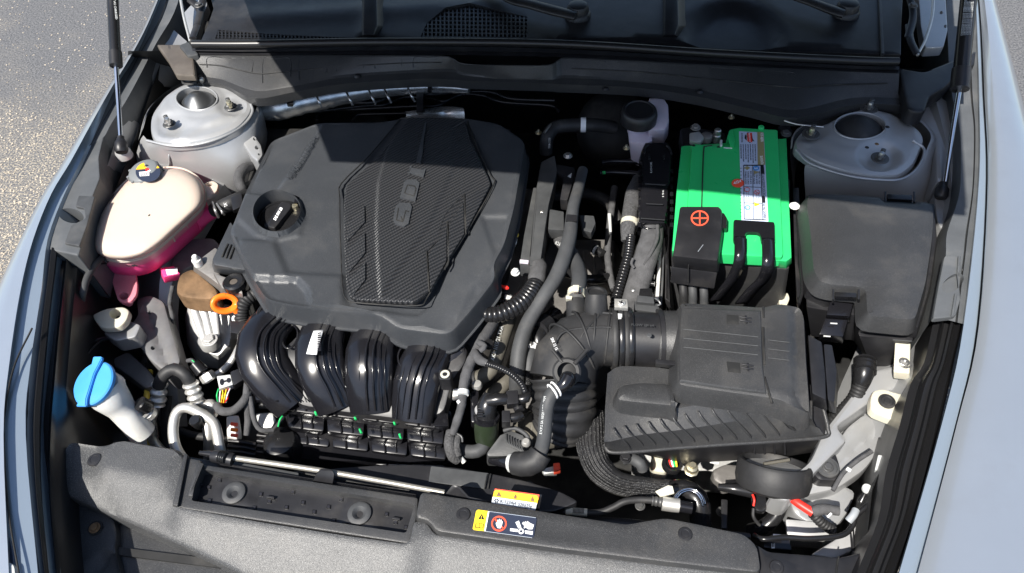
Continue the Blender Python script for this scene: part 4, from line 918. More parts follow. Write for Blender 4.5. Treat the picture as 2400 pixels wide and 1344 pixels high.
flat('cap_yellow', [circ(347, 404, 29, 14, 23, 195, 335)], lambda a, b: -.0200, 'amber', ct)
flat('cap_yellow_mark', [seg(338, 390, 352, 388, 2), seg(342, 387, 356, 390, 2)], -.0193, 'ink', ct)
flat('cap_white', [[(326, 404), (350, 402), (350, 412), (328, 414)], [(346, 396), (358, 394), (352, 402), (346, 402)]], -.0199, 'white', ct)
flat('cap_red', [[(340, 395), (350, 394), (350, 400), (342, 401)]], -.0198, 'red', ct)
text('cap_text', 'EEEE', (330, 413), (347, 411), 6, -.0193, 'ink', ct, th=.0002)
def tagtube(name, lab, cat, *a, **k):
    g = k.pop('group', None); return tag(tube(name, *a, **k), lab, cat, g)
# hose at the tank's left and right
vh = thing('overflow_hose', 'thin grey hose hanging from the front corner of the coolant tank', 'hose', (215, 640, -.15))
tube('hose', [(240, 605, -.06), (222, 622, -.05), (205, 650, -.05), (195, 685, -.055), (190, 715, -.08), (186, 780, -.14)], [7, 8, 8, 8, 8, 8], 'rubber_grey', vh)
lathe('fitting', (240, 604, -.068), [(0, 14), (12, 14), (17, 8), (17, -6), (12, -12)], 'gloss_soft', vh, axis=(-.4, -.6, .6))
for a in (0, 1, 2): tube('clip', [(226+a*10, 592+a*2, -.062), (224+a*10, 606, -.06), (230+a*10, 616, -.065)], 3, 'gloss_soft', vh, n=6)
ch = thing('coolant_hose', 'black hose with white lettering joining the coolant tank to the engine', 'hose', (530, 485, -.08))
tube('hose', [(500, 494, -.085), (525, 484, -.075), (550, 472, -.07), (585, 455, -.10), (640, 430, -.15)], [16, 18, 17, 16, 16], 'rubber', ch)
tube('clamp', [(498, 475, -.07), (504, 492, -.062), (512, 510, -.08)], 3.5, 'steel', ch); tube('clamp', [(508, 478, -.062), (520, 496, -.058), (526, 504, -.07)], 2.5, 'steel', ch)
text('lettering', 'TANK', (534, 484), (528, 466), 8, -.060, 'white', ch)
text('arrow', '>', (526, 496), (521, 490), 10, -.062, 'white', ch)
prism('connector', [(540, 462, -.055), (566, 452, -.055), (570, 482, -.055), (546, 494, -.055)], [(542, 470, -.09), (568, 460, -.09), (572, 492, -.09), (548, 502, -.09)], 'plastic', ch)
# loop of harness right of the tank
wl = tagtube('wiring_loop', 'loop of taped wiring between left strut tower and engine cover', 'wiring', [(600, 388, -.09), (572, 396, -.07), (560, 418, -.07), (568, 440, -.08), (590, 430, -.1)], [10, 13, 13, 12, 8], 'tape')
tag(prism('coolant_label_box', [(374, 628, -.125), (408, 624, -.125), (422, 642, -.125), (384, 650, -.125)], [(374, 640, -.15), (408, 636, -.15), (424, 656, -.15), (386, 664, -.15)], 'pink'), 'small block with a label below the coolant tank, pink light put into its colour', 'block')  # pink of sunlight coming through the tank, painted as the block's colour
prism_lab = flat('print', [[(388, 632), (416, 628), (416, 642), (392, 646)]], -.1245, 'white', None)
tag(prism_lab, 'small white label on the pink block below the coolant tank', 'label')
wt = tagtube('wheel_arch_cable', 'thin black taped cable beside the engine mount, below the coolant tank', 'cable', [(405, 670, -.14), (398, 710, -.16), (404, 745, -.16), (400, 780, -.2), (410, 840, -.24), (440, 870, -.2)], 5, 'tape')

# ================================================================ engine mount
mo = thing('engine_mount', 'alloy engine mount with a rusty brown cup and two bolts', 'engine mount', (490, 720, -.25))
sheet('cup', [(412, 662), (420, 640), (452, 626), (478, 650), (505, 672), (512, 690), (492, 702), (450, 700), (424, 696), (410, 684)], -.085, .035, 'rust', mo, bev=.008, cr=.015, dome=(.01, .03))
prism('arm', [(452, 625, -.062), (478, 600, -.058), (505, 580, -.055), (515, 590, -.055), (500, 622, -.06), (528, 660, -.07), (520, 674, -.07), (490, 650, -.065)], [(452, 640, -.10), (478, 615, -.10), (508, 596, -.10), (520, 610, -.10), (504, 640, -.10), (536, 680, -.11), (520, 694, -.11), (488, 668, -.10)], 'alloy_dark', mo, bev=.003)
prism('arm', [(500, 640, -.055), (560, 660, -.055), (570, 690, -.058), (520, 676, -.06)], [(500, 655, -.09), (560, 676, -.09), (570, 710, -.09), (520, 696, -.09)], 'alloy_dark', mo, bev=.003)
lathe('bush', (548, 662, -.05), [(10, -2), (10, 4), (22, 6), (26, 2), (26, -14)], 'gloss_soft', mo, squash=1); lathe('bush_core', (548, 662, -.049), [(0, 2), (9, 2), (10, 0)], 'brown', mo)
lathe('bolt_head', (458, 606, -.045), [(11, -22), (11, -4), (7, -3), (7, 6), (5, 9), (0, 9)], 'white_plastic', mo, seg=14)
prism('bracket_foot', [(436, 716, -.17), (470, 708, -.17), (540, 712, -.16), (556, 740, -.17), (540, 810, -.2), (512, 836, -.21), (474, 826, -.21), (450, 780, -.2)], [(432, 736, -.26), (470, 726, -.26), (548, 730, -.26), (566, 770, -.26), (552, 850, -.27), (512, 872, -.27), (460, 860, -.27), (436, 810, -.27)], 'alloy', mo, bev=.012)
for a, b in (((448, 706), (480, 800)), ((472, 704), (494, 796)), ((500, 702), (508, 790))): tube('web', [(a[0], a[1], -.12), (b[0], b[1], -.165)], 9, 'alloy', mo, flat=.6)
bolt('bolt', (492, 798, -.155), 13, 'alloy', mo, washer=1.45); lathe('boss', (492, 802, -.19), [(24, -10), (24, 12), (21, 16), (0, 16)], 'alloy', mo)
tag(sheet('white_bracket', [(222, 752), (214, 738), (248, 722), (290, 718), (304, 728), (296, 752), (278, 768), (236, 770)], -.10, .012, 'cream', None, bev=.004, cr=.012, holes=[circ(270, 736, 14, 16, 12)]), 'cream coloured plate with a dark hole beside the inner left rail', 'plate')
sheet('rail_bracket', [(300, 750), (330, 762), (318, 790), (270, 800), (240, 780)], -.12, .03, 'silver', bay, bev=.003)
# dipstick ring
ds = thing('dipstick', 'orange dipstick ring beside the engine cover', 'dipstick', (530, 715, -.12))
p = W(527, 712, -.075); s = SC(p); ax = Vector((.55, -.45, .5)).normalized(); u, v, _ = frame(ax)
loop_ = [p+(u*math.cos(t)*18+v*math.sin(t)*25)*s for t in [2*math.pi*k/24 for k in range(25)]]
tube('ring', loop_, 6, 'orange', ds, m=2, n=10, flat=1.5)
tube('stem', [(548, 722, -.08), (566, 740, -.1)], 9, 'orange', ds); tube('socket', [(552, 752, -.10), (575, 742, -.11)], 13, 'white_plastic', ds)
tagtube('convoluted_tube', 'short ribbed black tube curving beside the orange dipstick ring', 'tube', [(572, 770, -.11), (566, 745, -.10), (572, 712, -.085), (592, 692, -.08), (620, 688, -.09)], 17, 'rubber', rib=(8, .14))
tag(prism('block_connector', [(540, 752, -.09), (575, 754, -.09), (572, 785, -.09), (540, 780, -.09)], [(540, 760, -.13), (578, 765, -.13), (575, 800, -.13), (540, 795, -.13)], 'plastic'), 'plain black block below the short ribbed tube', 'connector')

# ================================================================ washer bottle
wb = thing('washer_filler', 'white washer filler neck with a bright blue cap', 'washer filler', (270, 960, -.2))
axc = Vector((-.20, -.28, 1)).normalized()
tube('neck', [(243, 915, -.055), (262, 934, -.07), (282, 955, -.09), (306, 984, -.11), (334, 1016, -.14)], [44, 42, 32, 29, 30], 'white_plastic', wb, m=8, n=20)
lathe('collar', (240, 912, -.055), [(44, -24), (46, -4), (46, 4), (40, 6), (0, 6)], 'white_plastic', wb, axis=axc)
lathe('cap', (228, 903, -.045), [(50, 0), (54, 4), (54, 12), (51, 15), (0, 17)], 'blue', wb, axis=axc, seg=40)
pc_ = W(228, 903, -.045); s_ = SC(pc_)
dirb = (W(248, 856, -.03)-W(212, 955, -.045)).normalized(); dirb = (dirb-axc*dirb.dot(axc)).normalized(); sd = dirb.cross(axc).normalized()
bm = bmesh.new()
q = [pc_+dirb*a*s_+sd*b*s_+axc*17*s_ for a, b in ((-62, -7), (-62, 16), (-50, 22), (0, 3), (58, 14), (60, -14), (0, -4), (-50, -22))]
q = [pc_+dirb*a*s_+sd*b*s_+axc*16*s_ for a, b in ((-58, -16), (-58, 14), (-40, 8), (20, 6), (58, 14), (62, 10), (62, -14), (20, -9), (-40, -9))]
vv = [bm.verts.new(x) for x in q]; bm.faces.new(vv); r_ = bmesh.ops.extrude_face_region(bm, geom=bm.faces[:])
for g in r_['geom']:
    if isinstance(g, bmesh.types.BMVert): g.co += axc*9*s_
bmesh.ops.recalc_face_normals(bm, faces=bm.faces); bmesh.ops.bevel(bm, geom=list(bm.edges), offset=2*s_, segments=2, affect='EDGES')
finish('grip', bm, 'blue', wb)
bot = surf('bottle', [[(260, 1000, -.25), (310, 1000, -.25), (350, 1010, -.25)], [(240, 1060, -.25), (300, 1070, -.25), (350, 1070, -.25)]], 'white_plastic', wb, m=4)
tagtube('wheel_liner_edge', 'curved grey edge of the wheel liner around the washer filler neck', 'liner edge', [(186, 930, -.17), (190, 970, -.18), (205, 1010, -.19), (235, 1040, -.19), (290, 1052, -.2)], 13, 'foam', flat=.5)
surf('liner', [[(160, 900, -.12), (160, 960, -.12), (170, 1010, -.12), (200, 1060, -.12)], [(184, 900, -.16), (186, 960, -.17), (200, 1010, -.18), (240, 1050, -.18)]], 'trim', bay, m=5)
cn = thing('sensor_connector', 'grey and black connector on a wire, above the blue washer cap', 'connector', (178, 860, -.11))
prism('grey_half', [(166, 840, -.09), (196, 832, -.09), (200, 850, -.09), (170, 862, -.09)], [(168, 846, -.11), (198, 838, -.11), (202, 858, -.11), (172, 870, -.11)], 'light_grey', cn)
prism('black_half', [(158, 858, -.09), (184, 862, -.09), (176, 886, -.09), (152, 880, -.09)], [(160, 866, -.115), (186, 870, -.115), (178, 896, -.115), (154, 890, -.115)], 'gloss_soft', cn)
tube('wire', [(192, 838, -.10), (205, 815, -.10), (225, 798, -.12), (255, 790, -.14)], 3.2, 'rubber_grey', cn); tube('wire', [(198, 845, -.10), (212, 822, -.10), (236, 800, -.12), (262, 794, -.14)], 2.6, 'rubber', cn)
tube('wire', [(152, 900, -.11), (160, 925, -.11), (168, 955, -.11), (162, 985, -.12), (146, 1012, -.14), (146, 1050, -.2)], 5, 'rubber', cn)
tube('white_clip', [(215, 800, -.16), (232, 815, -.16), (232, 840, -.17)], 9, 'cream', cn)

# ================================================================ air conditioning pipes
ac = thing('refrigerant_hose', 'black refrigerant hose arched between two crimped silver fittings', 'hose', (420, 900, -.2))
tube('hose', [(372, 905, -.12), (384, 880, -.10), (408, 866, -.095), (436, 880, -.10), (448, 905, -.12)], 15, 'rubber', ac)
def crimp(a, b, par):
    p, q = W(*a), W(*b); r0 = [17, 19, 16, 19, 16, 20, 15]; pts = [p.lerp(q, k/6) for k in range(7)]
    bm = bmesh.new(); ps = []; rs = []
    for k in range(25):
        t = k/24; ps.append(p.lerp(q, t)); rs.append((17+2.6*math.sin(t*math.pi*6))*SC(p))
    sweep(bm, ps, rs, 16); finish('crimp', bm, 'pipe', par, sharp=60)
crimp((374, 898, -.12), (370, 950, -.15), ac); crimp((446, 898, -.11), (462, 940, -.14), ac)
tube('pipe', [(368, 945, -.15), (358, 975, -.17), (352, 1000, -.18), (358, 1030, -.2), (380, 1060, -.22)], 11, 'pipe', ac)
tube('pipe', [(460, 935, -.14), (478, 948, -.15), (498, 950, -.15), (500, 962, -.16), (488, 985, -.18), (490, 1030, -.2), (490, 1075, -.24)], [11, 12, 14, 15, 13, 13, 13], 'pipe', ac)
lathe('service_cap', (336, 950, -.095), [(0, 14), (14, 14), (17, 11), (17, -14), (14, -18)], 'gloss_soft', ac, axis=(-.35, -.1, .8)); lathe('service_valve', (348, 968, -.115), [(16, 14), (18, 8), (12, 4), (16, 0), (15, -12)], 'pipe', ac, axis=(-.35, -.1, .8))
lathe('service_cap', (462, 990, -.125), [(0, 14), (12, 14), (14, 11), (14, -12), (12, -16)], 'gloss_soft', ac, axis=(-.1, -.1, .9))
sq = thing('bent_pipe', 'thick silver pipe bent into a square arch above the front panel', 'pipe', (460, 1000, -.2))
tube('pipe', [(440, 1090, -.17), (415, 1055, -.155), (406, 1015, -.14), (412, 972, -.13), (432, 956, -.125), (460, 964, -.125), (498, 988, -.13), (508, 1012, -.135), (514, 1045, -.145), (526, 1090, -.17)], 12, 'pipe', sq, n=16)
tagtube('yellow_cable', 'yellow tube running down beside the radiator pipes', 'tube', [(352, 870, -.20), (346, 910, -.20), (344, 960, -.2), (350, 1010, -.22), (354, 1060, -.24)], 7, 'yellow_tube')
tagtube('return_pipe', 'thin silver pipe running from engine mount towards the taped harness', 'pipe', [(562, 810, -.14), (548, 838, -.14), (530, 862, -.15), (505, 880, -.16), (480, 880, -.17)], 8, 'pipe')
ps_ = thing('pressure_sensor', 'black sensor plug on a steel nut beside the refrigerant hose', 'sensor', (470, 870, -.12))
tube('plug', [(456, 852, -.09), (474, 872, -.10)], [14, 16], 'gloss_soft', ps_); lathe('nut', (486, 882, -.11), [(0, 8), (16, 8), (18, 2), (18, -10), (12, -14)], 'pipe', ps_, axis=(-.5, .4, .6), seg=6); tube('wires', [(440, 846, -.09), (450, 845, -.085), (458, 855, -.09)], 5, 'tape', ps_); tube('green_wire', [(444, 842, -.085), (452, 846, -.083), (458, 852, -.088)], 1.6, 'green_tube', ps_)
wc = thing('wire_connector', 'grey clip connector with a bundle of coloured wires beside the manifold', 'connector', (525, 905, -.14))
prism('clip', [(508, 882, -.10), (540, 878, -.10), (546, 902, -.10), (514, 912, -.10)], [(510, 890, -.125), (542, 886, -.125), (548, 912, -.125), (516, 922, -.125)], 'light_grey', wc); flat('clip_slot', [circ(520, 896, 5, 10, 8), circ(536, 892, 5, 10, 6), seg(520, 896, 536, 892, 4)], -.0995, 'ink', wc)
prism('socket', [(540, 872, -.095), (560, 864, -.095), (570, 890, -.095), (548, 904, -.095)], [(540, 880, -.13), (562, 872, -.13), (572, 902, -.13), (550, 916, -.13)], 'plastic', wc)
for k, c in enumerate(('green_tube', 'white', 'yellow', 'orange', 'yellow', 'red', 'white')): tube('wire', [(512+k*5, 912-k, -.115), (508+k*4+(k%3)*3, 928+(k%2)*4, -.113-(k%2)*.004), (512+k*3, 946-k*.5, -.13)], 1.5, c, wc, n=6)
ha = thing('taped_harness', 'grey taped harness swinging from coloured wires down to the alternator', 'wiring harness', (560, 960, -.16))
tube('branch', [(508, 950, -.13), (520, 964, -.125), (548, 962, -.12), (572, 940, -.11), (582, 920, -.11)], 10, 'tape', ha); tube('branch', [(580, 880, -.10), (578, 930, -.11), (582, 975, -.14), (578, 1020, -.16)], [6, 9, 9, 7], 'tape', ha); tube('branch', [(586, 930, -.11), (596, 985, -.13), (612, 1008, -.14), (640, 1008, -.15)], 6, 'tape', ha)
tube('branch', [(640, 1008, -.15), (656, 990, -.14), (664, 978, -.14)], 5, 'rubber', ha); tube('green_wire', [(652, 1000, -.14), (656, 984, -.13), (662, 976, -.13)], 2, 'green_tube', ha)
al = thing('alternator', 'silver and black finned alternator below the taped harness', 'alternator', (600, 1030, -.25))
prism('rear_case', [(530, 975, -.17), (560, 972, -.17), (566, 1010, -.18), (556, 1030, -.18), (532, 1024, -.18)], [(532, 990, -.22), (562, 988, -.22), (568, 1030, -.23), (556, 1050, -.23), (534, 1040, -.23)], 'white_plastic', al, bev=.005)
for k in range(3): tube('orange_coil', [(542, 994+k*13, -.165), (556, 996+k*13, -.165)], 4.5, 'brightred' if k != 1 else 'orange', al, n=8); 
for k in range(5): tube('fin', [(536-k, 1034+k*12, -.19-.006*k), (566, 1036+k*12, -.19-.006*k), (598, 1042+k*12, -.2-.006*k)], 5.5, 'plastic', al)
for k in range(4): tube('fin', [(604, 1020+k*13, -.19-.004*k), (650, 1026+k*13, -.19-.004*k)], 5.0, 'plastic', al)
lathe('pulley_cover', (660, 1044, -.2), [(0, 30), (20, 29), (36, 22), (44, 4), (46, -20), (46, -60)], 'gloss_soft', al)
prism('starter_nose', [(598, 968, -.165), (640, 966, -.165), (648, 985, -.17), (636, 1006, -.175), (606, 1004, -.175)], [(600, 980, -.22), (642, 978, -.22), (652, 1000, -.23), (638, 1024, -.23), (606, 1020, -.23)], 'alloy', al, bev=.006)
prism('body', [(560, 990, -.22), (700, 1010, -.22), (700, 1100, -.24), (560, 1090, -.24)], [(560, 1010, -.4), (700, 1030, -.4), (700, 1130, -.4), (560, 1120, -.4)], 'deep', al, bev=.01)
# ================================================================ battery
ba = thing('battery', 'bright green car battery with a printed label on its lid', 'battery', (1715, 500, -.2))
zb = -.015
BT = [(1622, 337), (1719, 342), (1717, 330), (1704, 320), (1712, 303), (1731, 299), (1823, 304), (1836, 594), (1834, 603), (1690, 596), (1688, 590), (1604, 584), (1612, 470)]
sheet('lid', BT, zb, .022, 'green', ba, bev=.0025, cr=.004, grid=.012, rel=[([(1648, 345), (1700, 350), (1706, 590), (1640, 590)], .0008, .004)])
prism('lid_step', [(1597, 343, zb-.008), (1840, 325, zb-.008), (1843, 324, zb-.008), (1855, 604, zb-.008), (1843, 613, zb-.008), (1687, 602, zb-.008), (1575, 588, zb-.008), (1586, 445, zb-.008)],
      [(1597, 360, zb-.035), (1840, 342, zb-.035), (1843, 341, zb-.035), (1856, 618, zb-.035), (1843, 630, zb-.035), (1687, 618, zb-.035), (1576, 604, zb-.035), (1586, 460, zb-.035)], 'green', ba, bev=.002)
tube('vent_groove', [(1669, 341, zb+.0008), (1654, 344, zb+.0008), (1649, 356, zb+.0008), (1645, 470, zb+.0008), (1644, 520, zb+.0008)], 1.6, 'deep', ba, n=6)
lathe('lid_hole', (1626, 342, zb), [(0, .6), (4, .6)], 'deep', ba, seg=10); lathe('lid_hole', (1684, 346, zb), [(0, .6), (4, .6)], 'deep', ba, seg=10)
flat('lid_slot', [seg(1696, 347, 1716, 348, 2.5)], zb+.0004, 'white', ba)
lathe('vent_plug', (1783, 303, zb-.002), [(7, -6), (7, 6), (5, 8), (0, 8)], 'green', ba)
prism('terminal_wall', [(1709, 306, zb+.004), (1716, 303, zb+.004), (1722, 330, zb+.004), (1719, 346, zb+.004), (1712, 345, zb+.004), (1705, 322, zb+.004)], [(1709, 316, zb-.02), (1716, 313, zb-.02), (1722, 340, zb-.02), (1719, 354, zb-.02), (1712, 354, zb-.02), (1705, 332, zb-.02)], 'green', ba, bev=.001)
prism('case', [(1592, 420, -.05), (1852, 420, -.05), (1850, 628, -.05), (1842, 632, -.05), (1690, 620, -.05), (1576, 606, -.05)], [(1588, 500, -.2), (1830, 500, -.2), (1832, 745, -.2), (1826, 748, -.2), (1690, 732, -.2), (1588, 722, -.2)], 'grain', ba, bev=.003)
# label
lab = sheet('label', [(1732, 308), (1790, 311), (1801, 521), (1738, 519)], zb+.0006, .0005, 'sky_label', ba, bev=0, cr=.001)
L0 = zb+.0009
flat('tan_band', [[(1775, 310), (1789, 311), (1793, 387), (1776, 387)]], L0, 'tan_label', ba)
flat('frame_line', [seg(1743, 388, 1744, 514, 1.6), seg(1764, 388, 1766, 514, 1.0), seg(1783, 388, 1788, 515, 1.4), seg(1743, 388, 1790, 388, 2), seg(1744, 514, 1795, 516, 1.6), seg(1745, 438, 1784, 440, .8), seg(1745, 476, 1786, 478, .8)], L0, 'ink', ba)
flat('danger_band', [[(1783, 388), (1790, 389), (1792, 408), (1784, 408)], [(1785, 460), (1793, 461), (1794, 476), (1786, 476)]], L0, 'ink', ba)
text('danger_text', 'DANGER/POISON', (1785, 409), (1788, 459), 6.5, L0, 'ink', ba, th=.0002)
text('danger_text', 'NE PAS OUVRIR', (1787, 478), (1790, 512), 6, L0, 'ink', ba, th=.0002)
text('model_text', 'MTP-48/H6', (1781, 312), (1783, 333), 7, L0+.0004, 'white', ba, th=.0002); text('model_text', '30-MONTH', (1781, 366), (1783, 386), 7, L0+.0004, 'white', ba, th=.0002)
flat('emblem', [[(1746, 318), (1752, 311), (1762, 313), (1764, 326), (1768, 332), (1762, 330), (1758, 336), (1750, 330), (1745, 325)]], L0, 'ink', ba); flat('emblem_red', [[(1751, 313), (1762, 312), (1763, 334), (1752, 332)]], L0+.0004, 'red', ba)
text('emblem_text', 'INTERSTATE', (1754, 313), (1756, 334), 4, L0+.0008, 'white', ba, th=.0002); text('emblem_text', 'BATTERIES', (1748.5, 314), (1750, 333), 3.6, L0+.0004, 'white', ba, th=.0002)
text('small_text', 'AUTOMOTIVE', (1737, 312), (1737, 334), 4, L0, 'ink', ba, th=.0002)
for k in range(7): text('fine_print', 'BATTERY WARRANTY AND CARE TERMS', (1735+k*5.6, 339), (1736+k*5.6, 372+(k*7) % 12), 2.6, L0, 'ink', ba, th=.0002)
for k in range(6): text('fine_print', ('SHIELD EYES', 'GASES CAN', 'BURNS', 'KEEP OUT', 'FLUSH EYES', 'MEDICAL HELP')[k], (1746+(k % 3)*6+(20 if k > 2 else 0), 402), (1746+(k % 3)*6+(20 if k > 2 else 0), 432), 3.6, L0, 'ink', ba, th=.0002)
for x, y in ((1748, 448), (1753, 448), (1772, 452), (1777, 452), (1748, 486), (1755, 490), (1772, 492), (1779, 492)): text('fine_print', 'READ GUIDE', (x, y), (x, y+22), 2.6, L0, 'grey_plastic', ba, th=.0002)
flat('amber_sign', [[(1751, 389.5), (1758, 394), (1751, 399), (1744, 394)], [(1766, 400), (1780, 404), (1768, 409)]], L0+.0002, 'tan_label', ba); flat('amber_sign', [[(1767, 474), (1781, 480), (1768, 485)]], L0+.0002, 'yellow', ba)
flat('blue_sign', [circ(1772, 395, 7.5, 16, 5.5)], L0+.0002, 'blue', ba); flat('blue_mark', [seg(1769, 393, 1770, 397, 2), seg(1774, 393, 1774, 397, 2)], L0+.0007, 'white', ba)
flat('red_sign', ringpolys(1751, 445, 6, 7, 16, .75)+ringpolys(1774, 451, 6, 7, 16, .75)+[seg(1769, 448, 1779, 454, 1)], L0, 'red', ba)
flat('recycle_sign', ringpolys(1752, 487, 5, 7, 9, .75), L0, 'blue', ba)
flat('scale_marks', [seg(1735, 395+k*8, 1738, 395+k*8, 1) for k in range(15)], L0, 'ink', ba)
flat('date_sticker', [circ(1729, 430, 14.5, 24, 10)], L0+.0005, 'brightred', ba); text('date_text', '4/24', (1720, 433), (1738, 427), 6, L0+.001, 'white', ba, th=.0002, bold=.02)

tc_ = thing('terminal_cover', 'black battery terminal cover with a red plus sign in a circle', 'terminal cover', (1640, 600, -.05))
prism('cover_top', [(1594, 484, .012), (1684, 484, .012), (1692, 492, .012), (1692, 540, .012), (1682, 612, .012), (1577, 600, .012)], [(1592, 500, -.03), (1690, 502, -.03), (1696, 510, -.03), (1696, 560, -.03), (1684, 642, -.03), (1576, 628, -.03)], 'plastic', tc_, bev=.005)
prism('cover_skirt', [(1578, 590, -.028), (1684, 604, -.028), (1681, 640, -.028), (1574, 626, -.028)], [(1577, 630, -.062), (1676, 640, -.062), (1674, 678, -.062), (1571, 664, -.062)], 'plastic', tc_, bev=.002)
prism('clasp', [(1680, 500, .004), (1697, 500, .004), (1704, 512, .004), (1703, 536, .004), (1684, 534, .004)], [(1680, 508, -.012), (1697, 508, -.012), (1704, 520, -.012), (1703, 545, -.012), (1684, 543, -.012)], 'gloss_soft', tc_, bev=.001)
zp = .0128
flat('plus_ring', ringpolys(1640, 512, 17.5, 21, 32, .86), zp, 'brightred', tc_)
flat('plus_sign', [seg(1640, 497, 1640, 527, 3.2), seg(1622, 512, 1658, 512, 3.2)], zp, 'brightred', tc_); text('plus_text', 'SOLDERING', (1623, 514), (1657, 514), 4.5, zp+.0004, 'rust', tc_, th=.0002)
tube('seam', [(1614, 608, -.002), (1613, 660, -.045)], 1.4, 'deep', tc_, n=6); tube('scratch', [(1636, 590, zp), (1648, 574, zp)], .8, 'grey_plastic', tc_, n=4)
for x in (1600, 1622, 1648): tagtube('battery_cable', 'thick grey cable leaving the bottom of the terminal cover, '+{1600: 'leftmost', 1622: 'middle', 1648: 'rightmost'}[x]+' of three', 'cable', [(x, 660, -.075), (x+2, 690, -.09), (x+2, 712, -.11)], 10, 'rubber_grey' if x > 1610 else 'rubber', group='cables below the terminal cover')
hd_ = thing('hold_down', 'gloss black two legged bracket holding down the green battery', 'bracket', (1765, 600, -.05))
zh = -.004
sheet('clamp_plate', [(1720, 514), (1816, 520), (1817, 566), (1813, 572), (1786, 568), (1782, 548), (1776, 544), (1752, 543), (1747, 549), (1747, 570), (1722, 568), (1719, 560)], zh, .006, 'gloss', hd_, bev=.002, cr=.004)
def strap(cs, wl, wr):
    surf('leg', [[(a-wl, b, c) for a, b, c in cs], [(a, b-1, c+.002) for a, b, c in cs], [(a+wr, b, c) for a, b, c in cs]], 'gloss', hd_, m=6, thick=.003)
strap([(1735, 556, zh), (1735, 590, zh-.002), (1732, 618, -.02), (1720, 648, -.05), (1700, 676, -.08), (1676, 706, -.12)], 14, 13)
strap([(1800, 560, zh), (1801, 600, zh-.002), (1799, 630, -.02), (1788, 656, -.05), (1762, 682, -.08), (1738, 712, -.12)], 15, 14)
tm = thing('negative_terminal', 'grey metal battery clamp and bolts behind the green battery', 'battery clamp', (1660, 320, -.03))
sheet('tray_edge', [(1594, 300), (1616, 296), (1700, 310), (1704, 336), (1690, 344), (1600, 342)], -.032, .03, 'plastic', tm, bev=.004)
lathe('post', (1656, 322, -.02), [(13, -10), (13, 6), (10, 8), (0, 8)], 'alloy_dark', tm); lathe('post', (1680, 318, -.02), [(11, -14), (10, 2), (8, 4), (8, 16), (6, 18), (0, 18)], 'steel', tm, seg=12)
prism('clamp', [(1616, 312, -.012), (1640, 308, -.012), (1650, 322, -.012), (1640, 334, -.012), (1616, 330, -.012)], [(1616, 320, -.03), (1640, 316, -.03), (1652, 330, -.03), (1640, 344, -.03), (1616, 340, -.03)], 'alloy', tm, bev=.003)
bolt('bolt', (1630, 300, -.012), 9, 'alloy_dark', tm, washer=1.3); tube('clamp_edge', [(1690, 330, -.012), (1690, 342, -.012)], 3, 'light_grey', tm)
tr = thing('battery_tray', 'dark textured battery tray wall between the battery and the engine', 'battery tray', (1570, 650, -.15))
prism('left_wall', [(1562, 380, -.05), (1574, 380, -.05), (1566, 596, -.05), (1570, 710, -.1), (1558, 700, -.1)], [(1562, 460, -.2), (1576, 460, -.2), (1570, 700, -.2), (1588, 790, -.22), (1570, 790, -.22)], 'plastic', tr, bev=.002)
prism('front_wall', [(1560, 620, -.07), (1576, 626, -.07), (1600, 720, -.16), (1576, 720, -.16)], [(1560, 660, -.14), (1576, 664, -.14), (1602, 770, -.22), (1578, 770, -.22)], 'grain', tr, bev=.002)
for p in ((1842, 314, -.02), (1862, 484, -.02)): bolt('bolt', p, 9, 'white_plastic' if p[1] > 400 else 'steel_dark', tr, washer=1.35, rot=.3)
tube('tray_lug', [(1836, 300, -.03), (1846, 316, -.03)], 14, 'plastic', tr)
prism('right_wall', [(1858, 440, -.04), (1872, 440, -.04), (1878, 690, -.06), (1868, 700, -.06), (1862, 600, -.05)], [(1860, 500, -.2), (1876, 500, -.2), (1884, 790, -.2), (1874, 790, -.2), (1866, 700, -.2)], 'plastic', tr, bev=.002)
tag(sheet('pale_bracket', [(1826, 690), (1846, 684), (1852, 700), (1838, 730), (1826, 716)], -.14, .02, 'cream', None, bev=.002), 'small cream bracket showing between battery case and fuse box', 'bracket')

# ================================================================ brake fluid reservoir
br = thing('brake_reservoir', 'pale lilac brake fluid reservoir with a round black cap', 'fluid reservoir', (1510, 330, -.12))
prism('back_tank', [(1520, 230, -.02), (1556, 230, -.02), (1566, 246, -.02), (1568, 286, -.02), (1558, 304, -.02), (1520, 306, -.02)], [(1520, 262, -.09), (1556, 262, -.09), (1566, 280, -.09), (1566, 320, -.09), (1556, 338, -.09), (1520, 342, -.09)], 'lilac', br, bev=.005)
prism('front_tank', [(1470, 296, -.05), (1516, 296, -.05), (1530, 312, -.05), (1530, 330, -.05), (1512, 338, -.05), (1474, 332, -.05)], [(1478, 330, -.13), (1512, 330, -.13), (1518, 350, -.13), (1516, 384, -.13), (1500, 392, -.13), (1480, 386, -.13)], 'lilac', br, bev=.006)
tube('neck', [(1496, 300, -.06), (1497, 275, -.015)], [27, 29], 'lilac', br)
lathe('cap', (1497, 276, -.012), [(38, -12), (42, -10), (43, 8), (40, 20), (37, 23), (33, 24), (31, 22), (0, 22)], 'plastic', br, seg=40)
for k in range(5): tube('cap_lettering', [(1472, 243+k*7, .004), (1520, 243+k*7, .004)], .9, 'rubber_grey', br, n=4)
bo = lathe('brake_booster', (1440, 300, -.16), [(0, 60), (30, 58), (70, 44), (86, 20), (90, -20), (90, -70)], 'deep', None, axis=(0, -.5, .6), seg=36)
tag(bo, 'round dark brake booster behind the brake fluid reservoir', 'brake booster')
vh = thing('vacuum_hose', 'black hose with a white band running to the brake booster', 'hose', (1365, 300, -.08))
tube('hose', [(1280, 360, -.10), (1282, 325, -.07), (1300, 300, -.06), (1340, 294, -.06), (1400, 294, -.065), (1440, 300, -.08)], [15, 16, 16, 16, 16, 15], 'rubber', vh)
